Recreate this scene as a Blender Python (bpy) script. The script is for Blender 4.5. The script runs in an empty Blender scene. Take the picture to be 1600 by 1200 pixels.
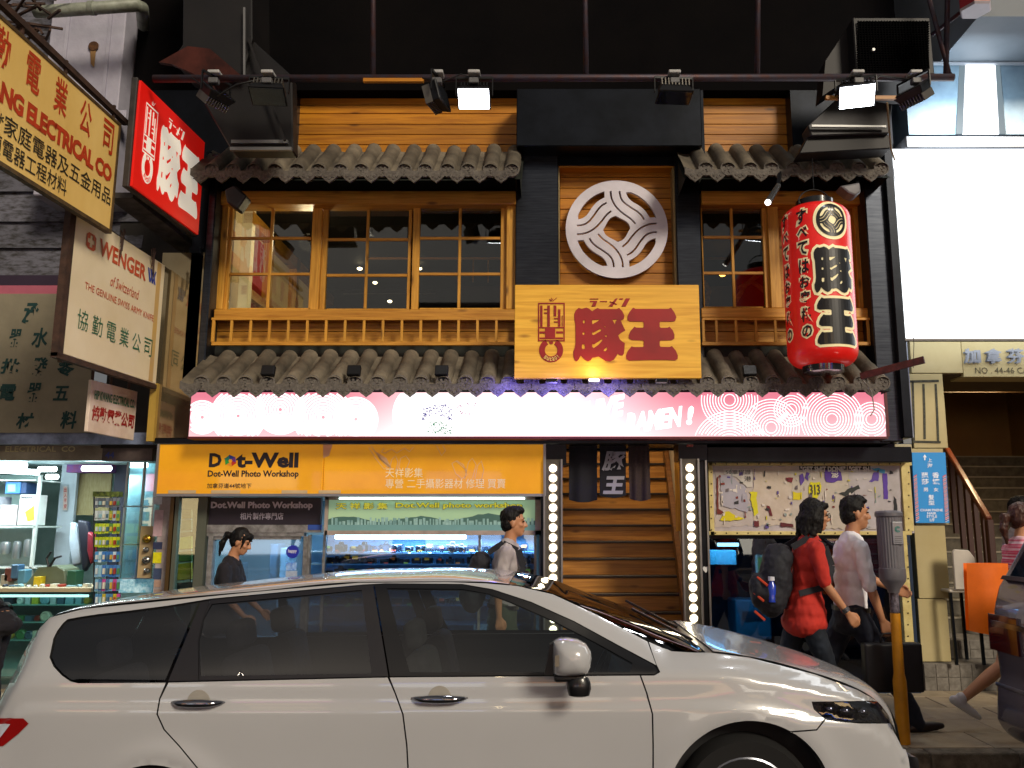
import bpy, bmesh, math, random
from mathutils import Vector, Matrix, noise
from mathutils.geometry import delaunay_2d_cdt
random.seed(7)
R = math.radians
S = bpy.context.scene
COL = S.collection

# ---------------------------------------------------------------- camera
PITCH, F, CX, CY, H = R(9.53), 1311.0, 855.0, 600.0, 1.72
cam = bpy.data.cameras.new('camera'); cam.sensor_width = 36; cam.lens = F / 1600 * 36
cam.shift_x = -55 / 1600; cam.clip_end = 500; cam.clip_start = 0.05
co = bpy.data.objects.new('camera', cam); COL.objects.link(co)
co.location = (0, 0, H); co.rotation_euler = (math.pi / 2 + PITCH, 0, 0)
S.camera = co
# ---------------------------------------------------------------- night sky, city glow
W = bpy.data.worlds.new('World'); S.world = W; W.use_nodes = True
nt = W.node_tree; bg = nt.nodes['Background']
sky = nt.nodes.new('ShaderNodeTexSky'); sky.sky_type = 'NISHITA'; sky.sun_disc = False
sky.sun_elevation = R(38); sky.sun_rotation = R(200); sky.air_density = 1.0; sky.dust_density = 3.0
mixn = nt.nodes.new('ShaderNodeMix'); mixn.data_type = 'RGBA'; mixn.inputs[0].default_value = 0.75
mixn.inputs[7].default_value = (4.0, 3.8, 3.6, 1)
nt.links.new(sky.outputs[0], mixn.inputs[6]); nt.links.new(mixn.outputs[2], bg.inputs[0])
bg.inputs[1].default_value = 0.04
sun = bpy.data.lights.new('sun', 'SUN'); sun.energy = 3.0; sun.angle = R(16); sun.color = (1.0, 0.88, 0.70)
so = bpy.data.objects.new('sun', sun); COL.objects.link(so)
d = Vector((-0.52, 0.75, -0.50)).normalized()
so.rotation_euler = d.to_track_quat('-Z', 'Y').to_euler()
S.view_settings.view_transform = 'Standard'; S.view_settings.look = 'None'
S.view_settings.exposure = 0; S.view_settings.gamma = 1
S.cycles.max_bounces = 6; S.cycles.transparent_max_bounces = 12; S.cycles.glossy_bounces = 3
S.cycles.transmission_bounces = 3; S.cycles.diffuse_bounces = 3
S.cycles.sample_clamp_indirect = 3.0; S.cycles.use_denoising = True
S.cycles.caustics_reflective = False; S.cycles.caustics_refractive = False

# ---------------------------------------------------------------- pixel rays at real depths
SP, CP = math.sin(PITCH), math.cos(PITCH)
def ray(px, py):
    u = (px - CX) / F; v = (CY - py) / F
    return Vector((u, CP - v * SP, SP + v * CP))
CAM = Vector((0, 0, H))
def P(px, py, Y): r = ray(px, py); return CAM + r * (Y / r.y)
def PX(px, py, X): r = ray(px, py); return CAM + r * (X / r.x)
def PZ(px, py, Z): r = ray(px, py); return CAM + r * ((Z - H) / r.z)
def proj(p):
    q = p - CAM; d_ = q.y * CP + q.z * SP; up = -q.y * SP + q.z * CP
    return CX + F * q.x / d_, CY - F * up / d_

# ---------------------------------------------------------------- materials
def lin(h):
    if not isinstance(h, str): return tuple(h)
    h = h.lstrip('#'); o = []
    for i in (0, 2, 4):
        c = int(h[i:i + 2], 16) / 255
        o.append(c / 12.92 if c <= .04045 else ((c + .055) / 1.055) ** 2.4)
    return tuple(o)
MATS = {}
def mat(name, col='808080', rough=.5, metal=0., col2=None, ns=4., cov=.5, soft=.15, stretch=(1, 1, 1), bump=0., bs=40.,
        emit=None, es=0., coat=0., alpha=None, rnd=0., trans=0., ior=1.45, det=5., vary=.08):
    if name in MATS: return MATS[name]
    m = bpy.data.materials.new(name); m.use_nodes = True; t = m.node_tree; n = t.nodes; L = t.links
    b = n['Principled BSDF']
    b.inputs['Base Color'].default_value = (*lin(col), 1); b.inputs['Roughness'].default_value = rough
    b.inputs['Metallic'].default_value = metal; b.inputs['IOR'].default_value = ior
    if coat: b.inputs['Coat Weight'].default_value = coat; b.inputs['Coat Roughness'].default_value = .04
    if trans: b.inputs['Transmission Weight'].default_value = trans
    tc = n.new('ShaderNodeTexCoord'); mp = n.new('ShaderNodeMapping'); mp.inputs['Scale'].default_value = stretch
    L.new(tc.outputs['Object'], mp.inputs[0])
    oi = n.new('ShaderNodeObjectInfo')
    vm = n.new('ShaderNodeVectorMath'); vm.operation = 'MULTIPLY_ADD'
    cx = n.new('ShaderNodeCombineXYZ')
    for i in range(3): L.new(oi.outputs['Random'], cx.inputs[i])
    L.new(cx.outputs[0], vm.inputs[0]); vm.inputs[1].default_value = (37, 17, 23); L.new(mp.outputs[0], vm.inputs[2])
    vec = vm.outputs[0]
    if col2 is not None or vary:
        no = n.new('ShaderNodeTexNoise'); no.inputs['Scale'].default_value = ns; no.inputs['Detail'].default_value = det
        no.inputs['Roughness'].default_value = .62
        L.new(vec, no.inputs['Vector'])
        rp = n.new('ShaderNodeMapRange'); c0 = .5 + (.5 - cov) * .5
        rp.inputs[1].default_value = c0 - soft; rp.inputs[2].default_value = c0 + soft
        L.new(no.outputs[0], rp.inputs[0])
        mx = n.new('ShaderNodeMix'); mx.data_type = 'RGBA'
        c = lin(col); mx.inputs[6].default_value = (*c, 1)
        c2 = lin(col2) if col2 is not None else tuple(max(0, x * (1 - 2 * vary)) for x in c)
        mx.inputs[7].default_value = (*c2, 1)
        L.new(rp.outputs[0], mx.inputs[0]); out = mx.outputs[2]
        if rnd:
            hs = n.new('ShaderNodeHueSaturation'); ml = n.new('ShaderNodeMapRange')
            ml.inputs[3].default_value = 1 - rnd; ml.inputs[4].default_value = 1 + rnd
            L.new(oi.outputs['Random'], ml.inputs[0]); L.new(ml.outputs[0], hs.inputs['Value']); L.new(out, hs.inputs['Color']); out = hs.outputs[0]
        L.new(out, b.inputs['Base Color'])
    if bump:
        nb = n.new('ShaderNodeTexNoise'); nb.inputs['Scale'].default_value = bs; nb.inputs['Detail'].default_value = 4
        L.new(vec, nb.inputs['Vector']); bp = n.new('ShaderNodeBump'); bp.inputs['Strength'].default_value = bump
        bp.inputs['Distance'].default_value = .01
        L.new(nb.outputs[0], bp.inputs['Height']); L.new(bp.outputs[0], b.inputs['Normal'])
    if emit is not None:
        b.inputs['Emission Color'].default_value = (*lin(emit), 1); b.inputs['Emission Strength'].default_value = es
    if alpha is not None: b.inputs['Alpha'].default_value = alpha
    MATS[name] = m; return m
def glass(name, tint='ffffff', refl=.12, rough=.02, haze=0., hcol='808080'):
    """thin pane: mostly transparent, fresnel reflection, optional film of dust"""
    if name in MATS: return MATS[name]
    m = bpy.data.materials.new(name); m.use_nodes = True; t = m.node_tree; n = t.nodes; L = t.links
    n.remove(n['Principled BSDF']); o = n['Material Output']
    tr = n.new('ShaderNodeBsdfTransparent'); tr.inputs[0].default_value = (*lin(tint), 1)
    gl = n.new('ShaderNodeBsdfGlossy'); gl.inputs[1].default_value = rough
    lw = n.new('ShaderNodeFresnel')
    ge = n.new('ShaderNodeNewGeometry'); io = n.new('ShaderNodeMapRange'); io.inputs[3].default_value = 1.5; io.inputs[4].default_value = 1 / 1.5
    L.new(ge.outputs['Backfacing'], io.inputs[0]); L.new(io.outputs[0], lw.inputs[0])
    ml = n.new('ShaderNodeMath'); ml.operation = 'MULTIPLY_ADD'; ml.inputs[1].default_value = 1.1; ml.inputs[2].default_value = refl
    ml.use_clamp = True
    mx = n.new('ShaderNodeMixShader'); L.new(lw.outputs[0], ml.inputs[0]); L.new(ml.outputs[0], mx.inputs[0])
    L.new(tr.outputs[0], mx.inputs[1]); L.new(gl.outputs[0], mx.inputs[2]); last = mx.outputs[0]
    if haze:
        df = n.new('ShaderNodeBsdfDiffuse'); df.inputs[0].default_value = (*lin(hcol), 1)
        m2 = n.new('ShaderNodeMixShader'); m2.inputs[0].default_value = haze
        L.new(last, m2.inputs[1]); L.new(df.outputs[0], m2.inputs[2]); last = m2.outputs[0]
    L.new(last, o.inputs[0]); MATS[name] = m; return m
def woodmat(name, c1, c2, c3=None, rough=.45, along='X', scale=1.):
    if name in MATS: return MATS[name]
    m = mat(name, c1, rough, vary=0); t = m.node_tree; n = t.nodes; L = t.links; b = n['Principled BSDF']
    mp = [x for x in n if x.type == 'MAPPING'][0]; vm = [x for x in n if x.type == 'VECT_MATH'][0]
    st = {'X': (1.2, 9, 22), 'Z': (22, 9, 1.2)}[along]
    mp.inputs['Scale'].default_value = [s * scale for s in st]
    no = n.new('ShaderNodeTexNoise'); no.inputs['Scale'].default_value = 2.2; no.inputs['Detail'].default_value = 6; no.inputs['Distortion'].default_value = .6
    L.new(vm.outputs[0], no.inputs['Vector'])
    cr = n.new('ShaderNodeValToRGB'); e = cr.color_ramp.elements
    e[0].position = .3; e[0].color = (*lin(c2), 1); e[1].position = .62; e[1].color = (*lin(c1), 1)
    L.new(no.outputs[0], cr.inputs[0])
    # knots
    mk = n.new('ShaderNodeMapping'); mk.inputs['Scale'].default_value = {'X': (2.2, 4, 7), 'Z': (7, 4, 2.2)}[along]
    tc = [x for x in n if x.type == 'TEX_COORD'][0]; oi = [x for x in n if x.type == 'OBJECT_INFO'][0]
    L.new(tc.outputs['Object'], mk.inputs[0])
    va = n.new('ShaderNodeVectorMath'); va.operation = 'ADD'; cz = n.new('ShaderNodeMath'); cz.operation = 'MULTIPLY'; cz.inputs[1].default_value = 61
    L.new(oi.outputs['Random'], cz.inputs[0]); L.new(mk.outputs[0], va.inputs[0]); L.new(cz.outputs[0], va.inputs[1])
    vo = n.new('ShaderNodeTexVoronoi'); vo.inputs['Scale'].default_value = 1.; L.new(va.outputs[0], vo.inputs['Vector'])
    mr = n.new('ShaderNodeMapRange'); mr.inputs[1].default_value = .05; mr.inputs[2].default_value = .16; mr.inputs[3].default_value = .75; mr.inputs[4].default_value = 0
    L.new(vo.outputs[0], mr.inputs[0])
    mx = n.new('ShaderNodeMix'); mx.data_type = 'RGBA'; L.new(mr.outputs[0], mx.inputs[0]); L.new(cr.outputs[0], mx.inputs[6])
    mx.inputs[7].default_value = (*lin(c3 or c2), 1)
    hs = n.new('ShaderNodeHueSaturation'); ml = n.new('ShaderNodeMapRange'); ml.inputs[3].default_value = .82; ml.inputs[4].default_value = 1.12
    L.new(oi.outputs['Random'], ml.inputs[0]); L.new(ml.outputs[0], hs.inputs['Value']); L.new(mx.outputs[2], hs.inputs['Color'])
    L.new(hs.outputs[0], b.inputs['Base Color'])
    bp = n.new('ShaderNodeBump'); bp.inputs['Strength'].default_value = .15; bp.inputs['Distance'].default_value = .005
    L.new(no.outputs[0], bp.inputs['Height']); L.new(bp.outputs[0], b.inputs['Normal'])
    return m
def glow(name, col='ffffff', st=1.): return mat(name, '202020', .6, emit=col, es=st, vary=0)

# ---------------------------------------------------------------- mesh building
class MB:
    def __init__(s): s.v = []; s.f = []; s.marks = []
    def add(s, v, f):
        k = len(s.v); s.v += [tuple(x) for x in v]; s.f += [tuple(i + k for i in q) for q in f]; return s
    def box(s, x0, x1, y0, y1, z0, z1, M=None):
        v = [Vector((x, y, z)) for z in (z0, z1) for y in (y0, y1) for x in (x0, x1)]
        if M: v = [M @ p for p in v]
        return s.add(v, [(0, 2, 3, 1), (4, 5, 7, 6), (0, 1, 5, 4), (2, 6, 7, 3), (0, 4, 6, 2), (1, 3, 7, 5)])
    def bar(s, a, b, w, h=None, up=(0, 0, 1)):
        a, b = Vector(a), Vector(b); h = h or w; d_ = (b - a).normalized(); up = Vector(up)
        if abs(d_.dot(up)) > .98: up = Vector((0, 1, 0))
        x = d_.cross(up).normalized(); u = x.cross(d_)
        v = [p + x * i * w / 2 + u * j * h / 2 for p in (a, b) for i, j in ((-1, -1), (1, -1), (1, 1), (-1, 1))]
        return s.add(v, [(3, 2, 1, 0), (4, 5, 6, 7), (0, 1, 5, 4), (1, 2, 6, 5), (2, 3, 7, 6), (3, 0, 4, 7)])
    def tube(s, pts, r, n=8, cap=True):
        pts = [Vector(p) for p in pts]; rs = r if isinstance(r, (list, tuple)) else [r] * len(pts)
        k = len(s.v); ref = None
        for i, p in enumerate(pts):
            d_ = (pts[min(i + 1, len(pts) - 1)] - pts[max(i - 1, 0)]).normalized()
            if ref is None: ref = Vector((0, 0, 1)) if abs(d_.z) < .9 else Vector((1, 0, 0))
            x = d_.cross(ref).normalized(); y = x.cross(d_); ref = y if abs(y.dot(d_)) < .9 else ref
            for j in range(n):
                a = 2 * math.pi * j / n; s.v.append(tuple(p + (x * math.cos(a) + y * math.sin(a)) * rs[i]))
        for i in range(len(pts) - 1):
            for j in range(n):
                a = k + i * n + j; b = k + i * n + (j + 1) % n
                s.f.append((a, a + n, b + n, b))
        if cap:
            s.f.append(tuple(k + j for j in range(n))); s.f.append(tuple(k + (len(pts) - 1) * n + n - 1 - j for j in range(n)))
        return s
    def lathe(s, c, prof, n=24, axis='Z', sx=1., sy=1.):
        c = Vector(c); k = len(s.v)
        for r, z in prof:
            for j in range(n):
                a = 2 * math.pi * j / n; q = (r * math.cos(a) * sx, r * math.sin(a) * sy, z)
                if axis == 'Y': q = (q[0], z, q[1])
                if axis == 'X': q = (z, q[0], q[1])
                s.v.append(tuple(c + Vector(q)))
        for i in range(len(prof) - 1):
            for j in range(n):
                a = k + i * n + j; b = k + i * n + (j + 1) % n; s.f.append((a, b, b + n, a + n))
        s.f.append(tuple(k + n - 1 - j for j in range(n))); m = len(prof) - 1; s.f.append(tuple(k + m * n + j for j in range(n)))
        return s
    def prism(s, poly, fn, d0, d1):
        """poly 2D (a,b); fn(a,b,depth)->point; closed solid"""
        n = len(poly); tri = tri2d([list(poly)])
        V, Fc = tri
        k = len(s.v); m = len(V)
        s.v += [tuple(fn(a, b, d0)) for a, b in V] + [tuple(fn(a, b, d1)) for a, b in V]
        for f in Fc: s.f.append(tuple(k + i for i in f)); s.f.append(tuple(k + m + i for i in reversed(f)))
        for i in range(n):
            j = (i + 1) % n; s.f.append((k + i, k + m + i, k + m + j, k + j))
        return s
    def quad(s, a, b, c, d_): return s.add([a, b, c, d_], [(0, 1, 2, 3)])
    def build(s, name, m, parent=None, smooth=False, bevel=0., seg=1, merge=0., noflip=False):
        if len(s.marks) > 1 and ('lettering' in name or 'character' in name):
            mk = s.marks + [(len(s.v), len(s.f))]
            for (v0, f0), (v1, f1) in zip(mk, mk[1:]):
                q = MB(); q.v = s.v[v0:v1]; q.f = [tuple(i - v0 for i in f) for f in s.f[f0:f1]]; o = q.build(name, m, parent, noflip=noflip)
            return o
        me = bpy.data.meshes.new(name); me.from_pydata(s.v, [], s.f); me.validate()
        b = bmesh.new(); b.from_mesh(me)
        if merge: bmesh.ops.remove_doubles(b, verts=b.verts, dist=merge)
        if not noflip: bmesh.ops.recalc_face_normals(b, faces=b.faces)
        if bevel:
            es = [e for e in b.edges if len(e.link_faces) == 2 and e.calc_face_angle(0) > .6]
            bmesh.ops.bevel(b, geom=es, offset=bevel, segments=seg, affect='EDGES', profile=.5)
        b.to_mesh(me); b.free()
        if smooth:
            me.polygons.foreach_set('use_smooth', [True] * len(me.polygons))
            if isinstance(smooth, float): me.set_sharp_from_angle(angle=smooth)
        me.materials.append(m)
        return link(name, me, parent)
def link(name, me, parent=None):
    o = bpy.data.objects.new(name, me); COL.objects.link(o)
    if parent is not None:
        o.parent = parent
        o.matrix_parent_inverse = Matrix.Translation(-(WL.get(parent, Vector((0, 0, 0)))))
    return o
WL = {}
def thing(name, label, cat, loc=(0, 0, 0), group=None, kind=None):
    o = bpy.data.objects.new(name, None); COL.objects.link(o); o.location = loc; o.empty_display_size = .1
    WL[o] = Vector(loc); return tag(o, label, cat, group, kind)
def tag(o, label=None, cat=None, group=None, kind=None):
    if label: o['label'] = label
    if cat: o['category'] = cat
    if group: o['group'] = group
    if kind: o['kind'] = kind
    return o
def copy_tree(o, loc, label=None, parent=None):
    c = o.copy(); COL.objects.link(c); c.location = loc
    WL[c] = Vector(loc)
    if label: c['label'] = label
    def rec(src, dst):
        for ch in src.children:
            q = ch.copy(); COL.objects.link(q); q.parent = dst; q.matrix_parent_inverse = ch.matrix_parent_inverse.copy(); rec(ch, q)
    rec(o, c); return c
def piece(src, parent, loc, rot=None, scale=None):
    """copy of one mesh piece sharing mesh data"""
    q = src.copy(); COL.objects.link(q); q.parent = parent; q.location = loc
    q.matrix_parent_inverse = Matrix.Translation(-(WL.get(parent, Vector((0, 0, 0)))))
    if rot is not None: q.rotation_euler = rot
    if scale is not None: q.scale = scale
    return q
def tri2d(loops):
    """CDT of closed loops (first outer, others holes) -> verts, faces"""
    V = []; E = []
    for lp in loops:
        k = len(V); V += [Vector(p) for p in lp]; E += [(k + i, k + (i + 1) % len(lp)) for i in range(len(lp))]
    r = delaunay_2d_cdt(V, E, [], 2, 1e-7) if len(loops) == 1 else delaunay_2d_cdt(V, E, [], 0, 1e-7)
    out = [tuple(v) for v in r[0]]; fs = [tuple(f) for f in r[2]]
    def inside(p, lp):
        c = False; j = len(lp) - 1
        for i in range(len(lp)):
            if (lp[i][1] > p[1]) != (lp[j][1] > p[1]) and p[0] < (lp[j][0] - lp[i][0]) * (p[1] - lp[i][1]) / (lp[j][1] - lp[i][1]) + lp[i][0]: c = not c
            j = i
        return c
    keep = []
    for f in fs:
        c = [sum(out[i][k] for i in f) / len(f) for k in (0, 1)]
        if inside(c, loops[0]) and not any(inside(c, h) for h in loops[1:]): keep.append(f)
    return out, keep
def pbox(x0, y0, x1, y1, Y, dep, mb=None):
    """box whose front face fills the pixel rectangle at world plane Y"""
    a = P(x0, y1, Y); b = P(x1, y0, Y); cxm = (x0 + x1) / 2; cym = (y0 + y1) / 2
    a2 = P(x0, cym, Y); b2 = P(x1, cym, Y); zt = P(cxm, y0, Y).z; zb = P(cxm, y1, Y).z
    return (mb or MB()).box(a2.x, b2.x, Y, Y + dep, zb, zt)
def pquad(pts, Y, dep=0.02, mb=None):
    mb = mb or MB(); return mb.prism([(P(x, y, Y).x, P(x, y, Y).z) for x, y in pts], lambda a, b, d_: Vector((a, d_, b)), Y, Y + dep)
# ---------------------------------------------------------------- lettering
TC = {}
TMP = bpy.data.scenes.new('scratch')
def evaluated_mesh(o):
    TMP.collection.objects.link(o); vl = TMP.view_layers[0]; vl.update()
    with bpy.context.temp_override(scene=TMP, view_layer=vl): dg = bpy.context.evaluated_depsgraph_get(); dg.update()
    me = bpy.data.meshes.new_from_object(o.evaluated_get(dg), depsgraph=dg); return me
def text2d(s, bold=0., shear=0., res=2, spacing=1.):
    k = (s, bold, shear, res, spacing)
    if k in TC: return TC[k]
    c = bpy.data.curves.new('lettering', 'FONT'); c.body = s; c.offset = bold; c.shear = shear; c.resolution_u = res; c.space_character = spacing
    o = bpy.data.objects.new('lettering', c); me = evaluated_mesh(o)
    V = [(v.co.x, v.co.y) for v in me.vertices]; Fs = [tuple(p.vertices) for p in me.polygons]
    bpy.data.objects.remove(o); bpy.data.curves.remove(c); bpy.data.meshes.remove(me)
    x0 = min(v[0] for v in V); x1 = max(v[0] for v in V); y0 = min(v[1] for v in V); y1 = max(v[1] for v in V)
    V = [((v[0] - x0) / (x1 - x0), (v[1] - y0) / max(1e-6, y1 - y0)) for v in V]
    TC[k] = (V, Fs, (x1 - x0) / max(1e-6, y1 - y0)); return TC[k]
def text_into(mb, s, fn, bold=0., shear=0., spacing=1.):
    V, Fs, _ = text2d(s, bold, shear, 2, spacing); mb.marks.append((len(mb.v), len(mb.f))); mb.add([fn(u, v) for u, v in V], Fs)
def ptext(mb, s, x0, y0, x1, y1, Y, bold=0., shear=0., spacing=1.):
    a, b = P(x0, y1, Y), P(x1, y0, Y)
    text_into(mb, s, lambda u, v: Vector((a.x + (b.x - a.x) * u, Y, a.z + (b.z - a.z) * v)), bold, shear, spacing)
class Sign:
    """flat board through four 3D corners: bl, br, tr, tl"""
    def __init__(s, bl, br, tr, tl, lift=.004):
        s.c = [Vector(p) for p in (bl, br, tr, tl)]; s.n = (s.c[1] - s.c[0]).cross(s.c[3] - s.c[0]).normalized()
        if s.n.dot(CAM - s.c[0]) < 0: s.n.negate()
        s.l = lift
    def at(s, u, v, w=0.):
        a, b, c, d_ = s.c; return (a * (1 - u) + b * u) * (1 - v) + (d_ * (1 - u) + c * u) * v + s.n * w
    def text(s, mb, st, u0, v0, u1, v1, bold=0., shear=0., spacing=1., w=None):
        text_into(mb, st, lambda u, v: s.at(u0 + (u1 - u0) * u, v0 + (v1 - v0) * v, s.l if w is None else w), bold, shear, spacing)
    def board(s, mb, u0, v0, u1, v1, th, w=0.):
        k = [s.at(u, v, w) for u, v in ((u0, v0), (u1, v0), (u1, v1), (u0, v1))]; b = [p - s.n * th for p in k]
        mb.add(k + b, [(0, 1, 2, 3), (7, 6, 5, 4), (0, 4, 5, 1), (1, 5, 6, 2), (2, 6, 7, 3), (3, 7, 4, 0)])
def flat(loops, fn, mb):
    V, Fs = tri2d(loops); mb.add([fn(*p) for p in V], Fs); return mb
def strokepoly(pts, w):
    pts = [Vector(p) for p in pts]; L_ = []; R_ = []
    for i, p in enumerate(pts):
        d_ = (pts[min(i + 1, len(pts) - 1)] - pts[max(0, i - 1)]).normalized(); nn = Vector((-d_.y, d_.x)) * w / 2
        L_.append(p + nn); R_.append(p - nn)
    return [tuple(p) for p in L_ + R_[::-1]]
def ribbon(mb, pts, w, fn):
    q = strokepoly(pts, w); n = len(pts)
    mb.add([fn(*p) for p in q], [(i, i + 1, 2 * n - 2 - i, 2 * n - 1 - i) for i in range(n - 1)])
def arcpts(cx, cy, r, a0, a1, n=24, rx=None):
    return [(cx + (rx or r) * math.cos(R(a0 + (a1 - a0) * i / n)), cy + r * math.sin(R(a0 + (a1 - a0) * i / n))) for i in range(n + 1)]
# ================================================================= shared materials
wood_h = woodmat('pine_horizontal', 'cc9236', 'a8701e', '4a2a0c', along='X')
wood_v = woodmat('pine_vertical', 'd09a3c', 'ae7824', '4a2a0c', along='Z')
wood_up = woodmat('pine_amber', 'be7c14', '985c0c', '472305', along='X', scale=.7)
board_wood = woodmat('sign_plywood', 'eab43c', 'cf9426', '8a5a12', along='X', scale=.6)
step_wood = woodmat('step_wood', 'c0853a', '925c20', '4c2a0e', along='X', scale=.6)
black_steel = mat('black_steel', '0c1016', .32, .7, col2='181c24', ns=3, bump=.03)
black_paint = mat('black_paint', '0b0b10', .45, col2='15151d', ns=2, soft=.3)
brushed = mat('brushed_steel', '4a4e56', .28, .9, col2='2a2e36', ns=2, stretch=(2, 2, 30), soft=.3)
black_wall = mat('black_wall', '0a0a0c', .95, ior=1.08, col2='121010', ns=1.2, soft=.3, bump=.2)
green_board = mat('dark_green_board', '1b2018', .8, col2='10140f', ns=3)
tile_grey = mat('tile_grey', '7e7463', .8, col2='4a433a', ns=6, soft=.25, bump=.7, bs=45, rnd=.25)
tile_disc = mat('tile_disc_grey', '6e6860', .75, col2='45403c', ns=30, soft=.2, bump=.6, bs=120)
cable_m = mat('cable_black', '08080a', .5)
white_paint = mat('white_enamel', 'dcd8e2', .35, col2='c8c4ce', ns=3)
signred = mat('sign_red', '9a0f10', .5, col2='830a0c', ns=2)

E_SYM = []
def emblem_loops():
    c = Vector((620, 590)); K = 532.0
    n = lambda pts: [((x - c.x) / K, -(y - c.y) / K) for x, y in pts]
    def smooth(pts, it=2):
        for _ in range(it):
            q = [pts[0]]
            for a, b in zip(pts, pts[1:]):
                q += [(a[0] * .75 + b[0] * .25, a[1] * .75 + b[1] * .25), (a[0] * .25 + b[0] * .75, a[1] * .25 + b[1] * .75)]
            pts = q + [pts[-1]]
        return pts
    sa = smooth(n([(562, 175), (565, 240), (590, 310), (640, 380), (710, 440), (770, 480), (815, 535)]))
    sb = smooth(n([(655, 175), (662, 240), (690, 295), (760, 350), (830, 395), (880, 440), (905, 488)]))
    lens = smooth(n([(722, 190), (735, 238), (775, 288), (850, 330), (920, 390), (965, 468)]))
    a0 = math.degrees(math.atan2(590 - 466, 1030 - 620)); a1 = math.degrees(math.atan2(590 - 190, 722 - 620))
    lens = lens + arcpts(0, 0, 430 / K, a0, a1, 10)[:-1]
    dia = smooth(n([(612, 448), (655, 472), (718, 505), (748, 540), (762, 580)]), 1)
    loops = []
    diam = []
    for k in range(4):
        a = -math.pi / 2 * k; cs, sn = math.cos(a), math.sin(a)
        r = lambda pts: [(x * cs - y * sn, x * sn + y * cs) for x, y in pts]
        loops += [strokepoly(r(sa), 20 / K), strokepoly(r(sb), 20 / K), r(lens)]; diam += r(dia)[:-1]
    loops.append(diam)
    return loops
EMB = emblem_loops()
def plate(mb, loops, fn, d0, d1):
    V, Fs = tri2d(loops); k = len(mb.v); m = len(V)
    mb.v += [tuple(fn(a, b, d0)) for a, b in V] + [tuple(fn(a, b, d1)) for a, b in V]
    for f in Fs: mb.f.append(tuple(k + i for i in f)); mb.f.append(tuple(k + m + i for i in reversed(f)))
    for lp in loops:
        q = len(mb.v); n = len(lp)
        for a, b in lp: mb.v += [tuple(fn(a, b, d0)), tuple(fn(a, b, d1))]
        for i in range(n):
            j = (i + 1) % n; mb.f.append((q + 2 * i, q + 2 * i + 1, q + 2 * j + 1, q + 2 * j))
    return mb
K_WANG = [(1062,172),(1085,185),(1430,185),(1455,172),(1490,220),(1512,270),(1500,310),(1480,318),(1345,318),(1338,330),(1338,370),(1348,382),(1420,382),(1440,370),(1475,410),(1492,455),(1490,495),(1465,512),(1350,514),(1338,525),(1338,568),(1348,580),(1440,582),(1465,572),(1505,620),(1527,670),(1525,705),(1500,722),(1400,717),(1240,717),(1020,724),(990,705),(988,670),(1005,625),(1045,575),(1070,583),(1165,582),(1172,570),(1172,525),(1160,514),(1045,510),(1018,490),(1016,460),(1035,415),(1075,370),(1095,380),(1165,382),(1172,370),(1172,330),(1160,318),(1030,316),(1003,300),(1003,260),(1025,215)]
K_TON = [(495,175),(525,185),(575,172),(605,185),(635,210),(655,195),(690,175),(715,187),(890,187),(915,175),(950,210),(970,255),(965,290),(945,302),(930,300),(945,335),(965,380),(980,410),(940,432),(905,462),(925,505),(955,530),(975,540),(970,600),(965,650),(950,672),(920,665),(900,652),(885,680),(860,715),(820,733),(775,725),(735,700),(700,680),(665,690),(640,690),(620,720),(590,732),(560,715),(530,685),(515,670),(500,705),(475,732),(455,725),(440,680),(438,630),(455,590),(462,540),(460,340),(450,300),(448,240),(465,200)]
K_HOLES = [[(540,305),(558,302),(560,330),(545,338),(538,325)],[(535,430),(548,425),(560,440),(548,458),(535,452)],[(530,555),(558,555),(558,600),(535,605),(527,590)],[(635,302),(715,295),(690,315),(640,345),(633,330)],[(635,425),(650,432),(720,393),(732,400),(725,415),(650,458),(635,450)],[(635,548),(655,555),(738,500),(740,515),(700,560),(650,595),(635,580)],[(845,295),(895,297),(880,315),(872,348),(860,325)],[(757,362),(775,365),(775,378),(762,372)],[(762,465),(787,455),(787,480),(775,475)],[(788,585),(793,605),(770,628),(755,622),(765,600)]]
def rc(x0, y0, x1, y1): return [(x0, y0), (x1, y0), (x1, y1), (x0, y1)]
def logo_loops():
    L_ = []
    L_.append([rc(72, 122, 350, 522), rc(84, 134, 338, 510)])
    for r in ((95,150,118,368),(168,150,195,368),(135,185,168,196),(135,222,168,236),(235,150,262,262),(280,190,305,368),(320,255,328,368),(238,280,278,292),(238,314,280,326),(84,374,338,386),(145,386,250,498),(90,420,145,440),(262,420,332,440),(90,483,145,498),(250,483,332,498)):
        L_.append([rc(*r)])
    ring = arcpts(208, 615, 125, -62, 242, 40) + arcpts(208, 615, 66, 242, -62, 30)
    L_.append([ring]); L_.append([[(186,528),(230,528),(222,552),(194,552)]])
    for a, b in (((192,82),(200,104)),((212,70),(205,104)),((228,78),(212,104)),((266,70),(226,104))): L_.append([strokepoly([a, b], 6)])
    # ra-men katakana in slab strokes
    for p in ([(612,78),(700,78),(700,86),(612,86)],[(612,102),(690,102),(668,160),(628,160),(650,112),(612,112)],[(716,104),(792,104),(790,112),(716,112)],
              [(880,76),(902,76),(848,160),(805,160)],[(822,106),(895,134),(888,142),(816,114)],[(920,76),(960,76),(952,88),(918,88)],[(985,76),(1030,76),(985,160),(940,160)]): L_.append([p])
    L_.append([K_WANG]); L_.append([K_TON] + K_HOLES)
    return L_
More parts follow.
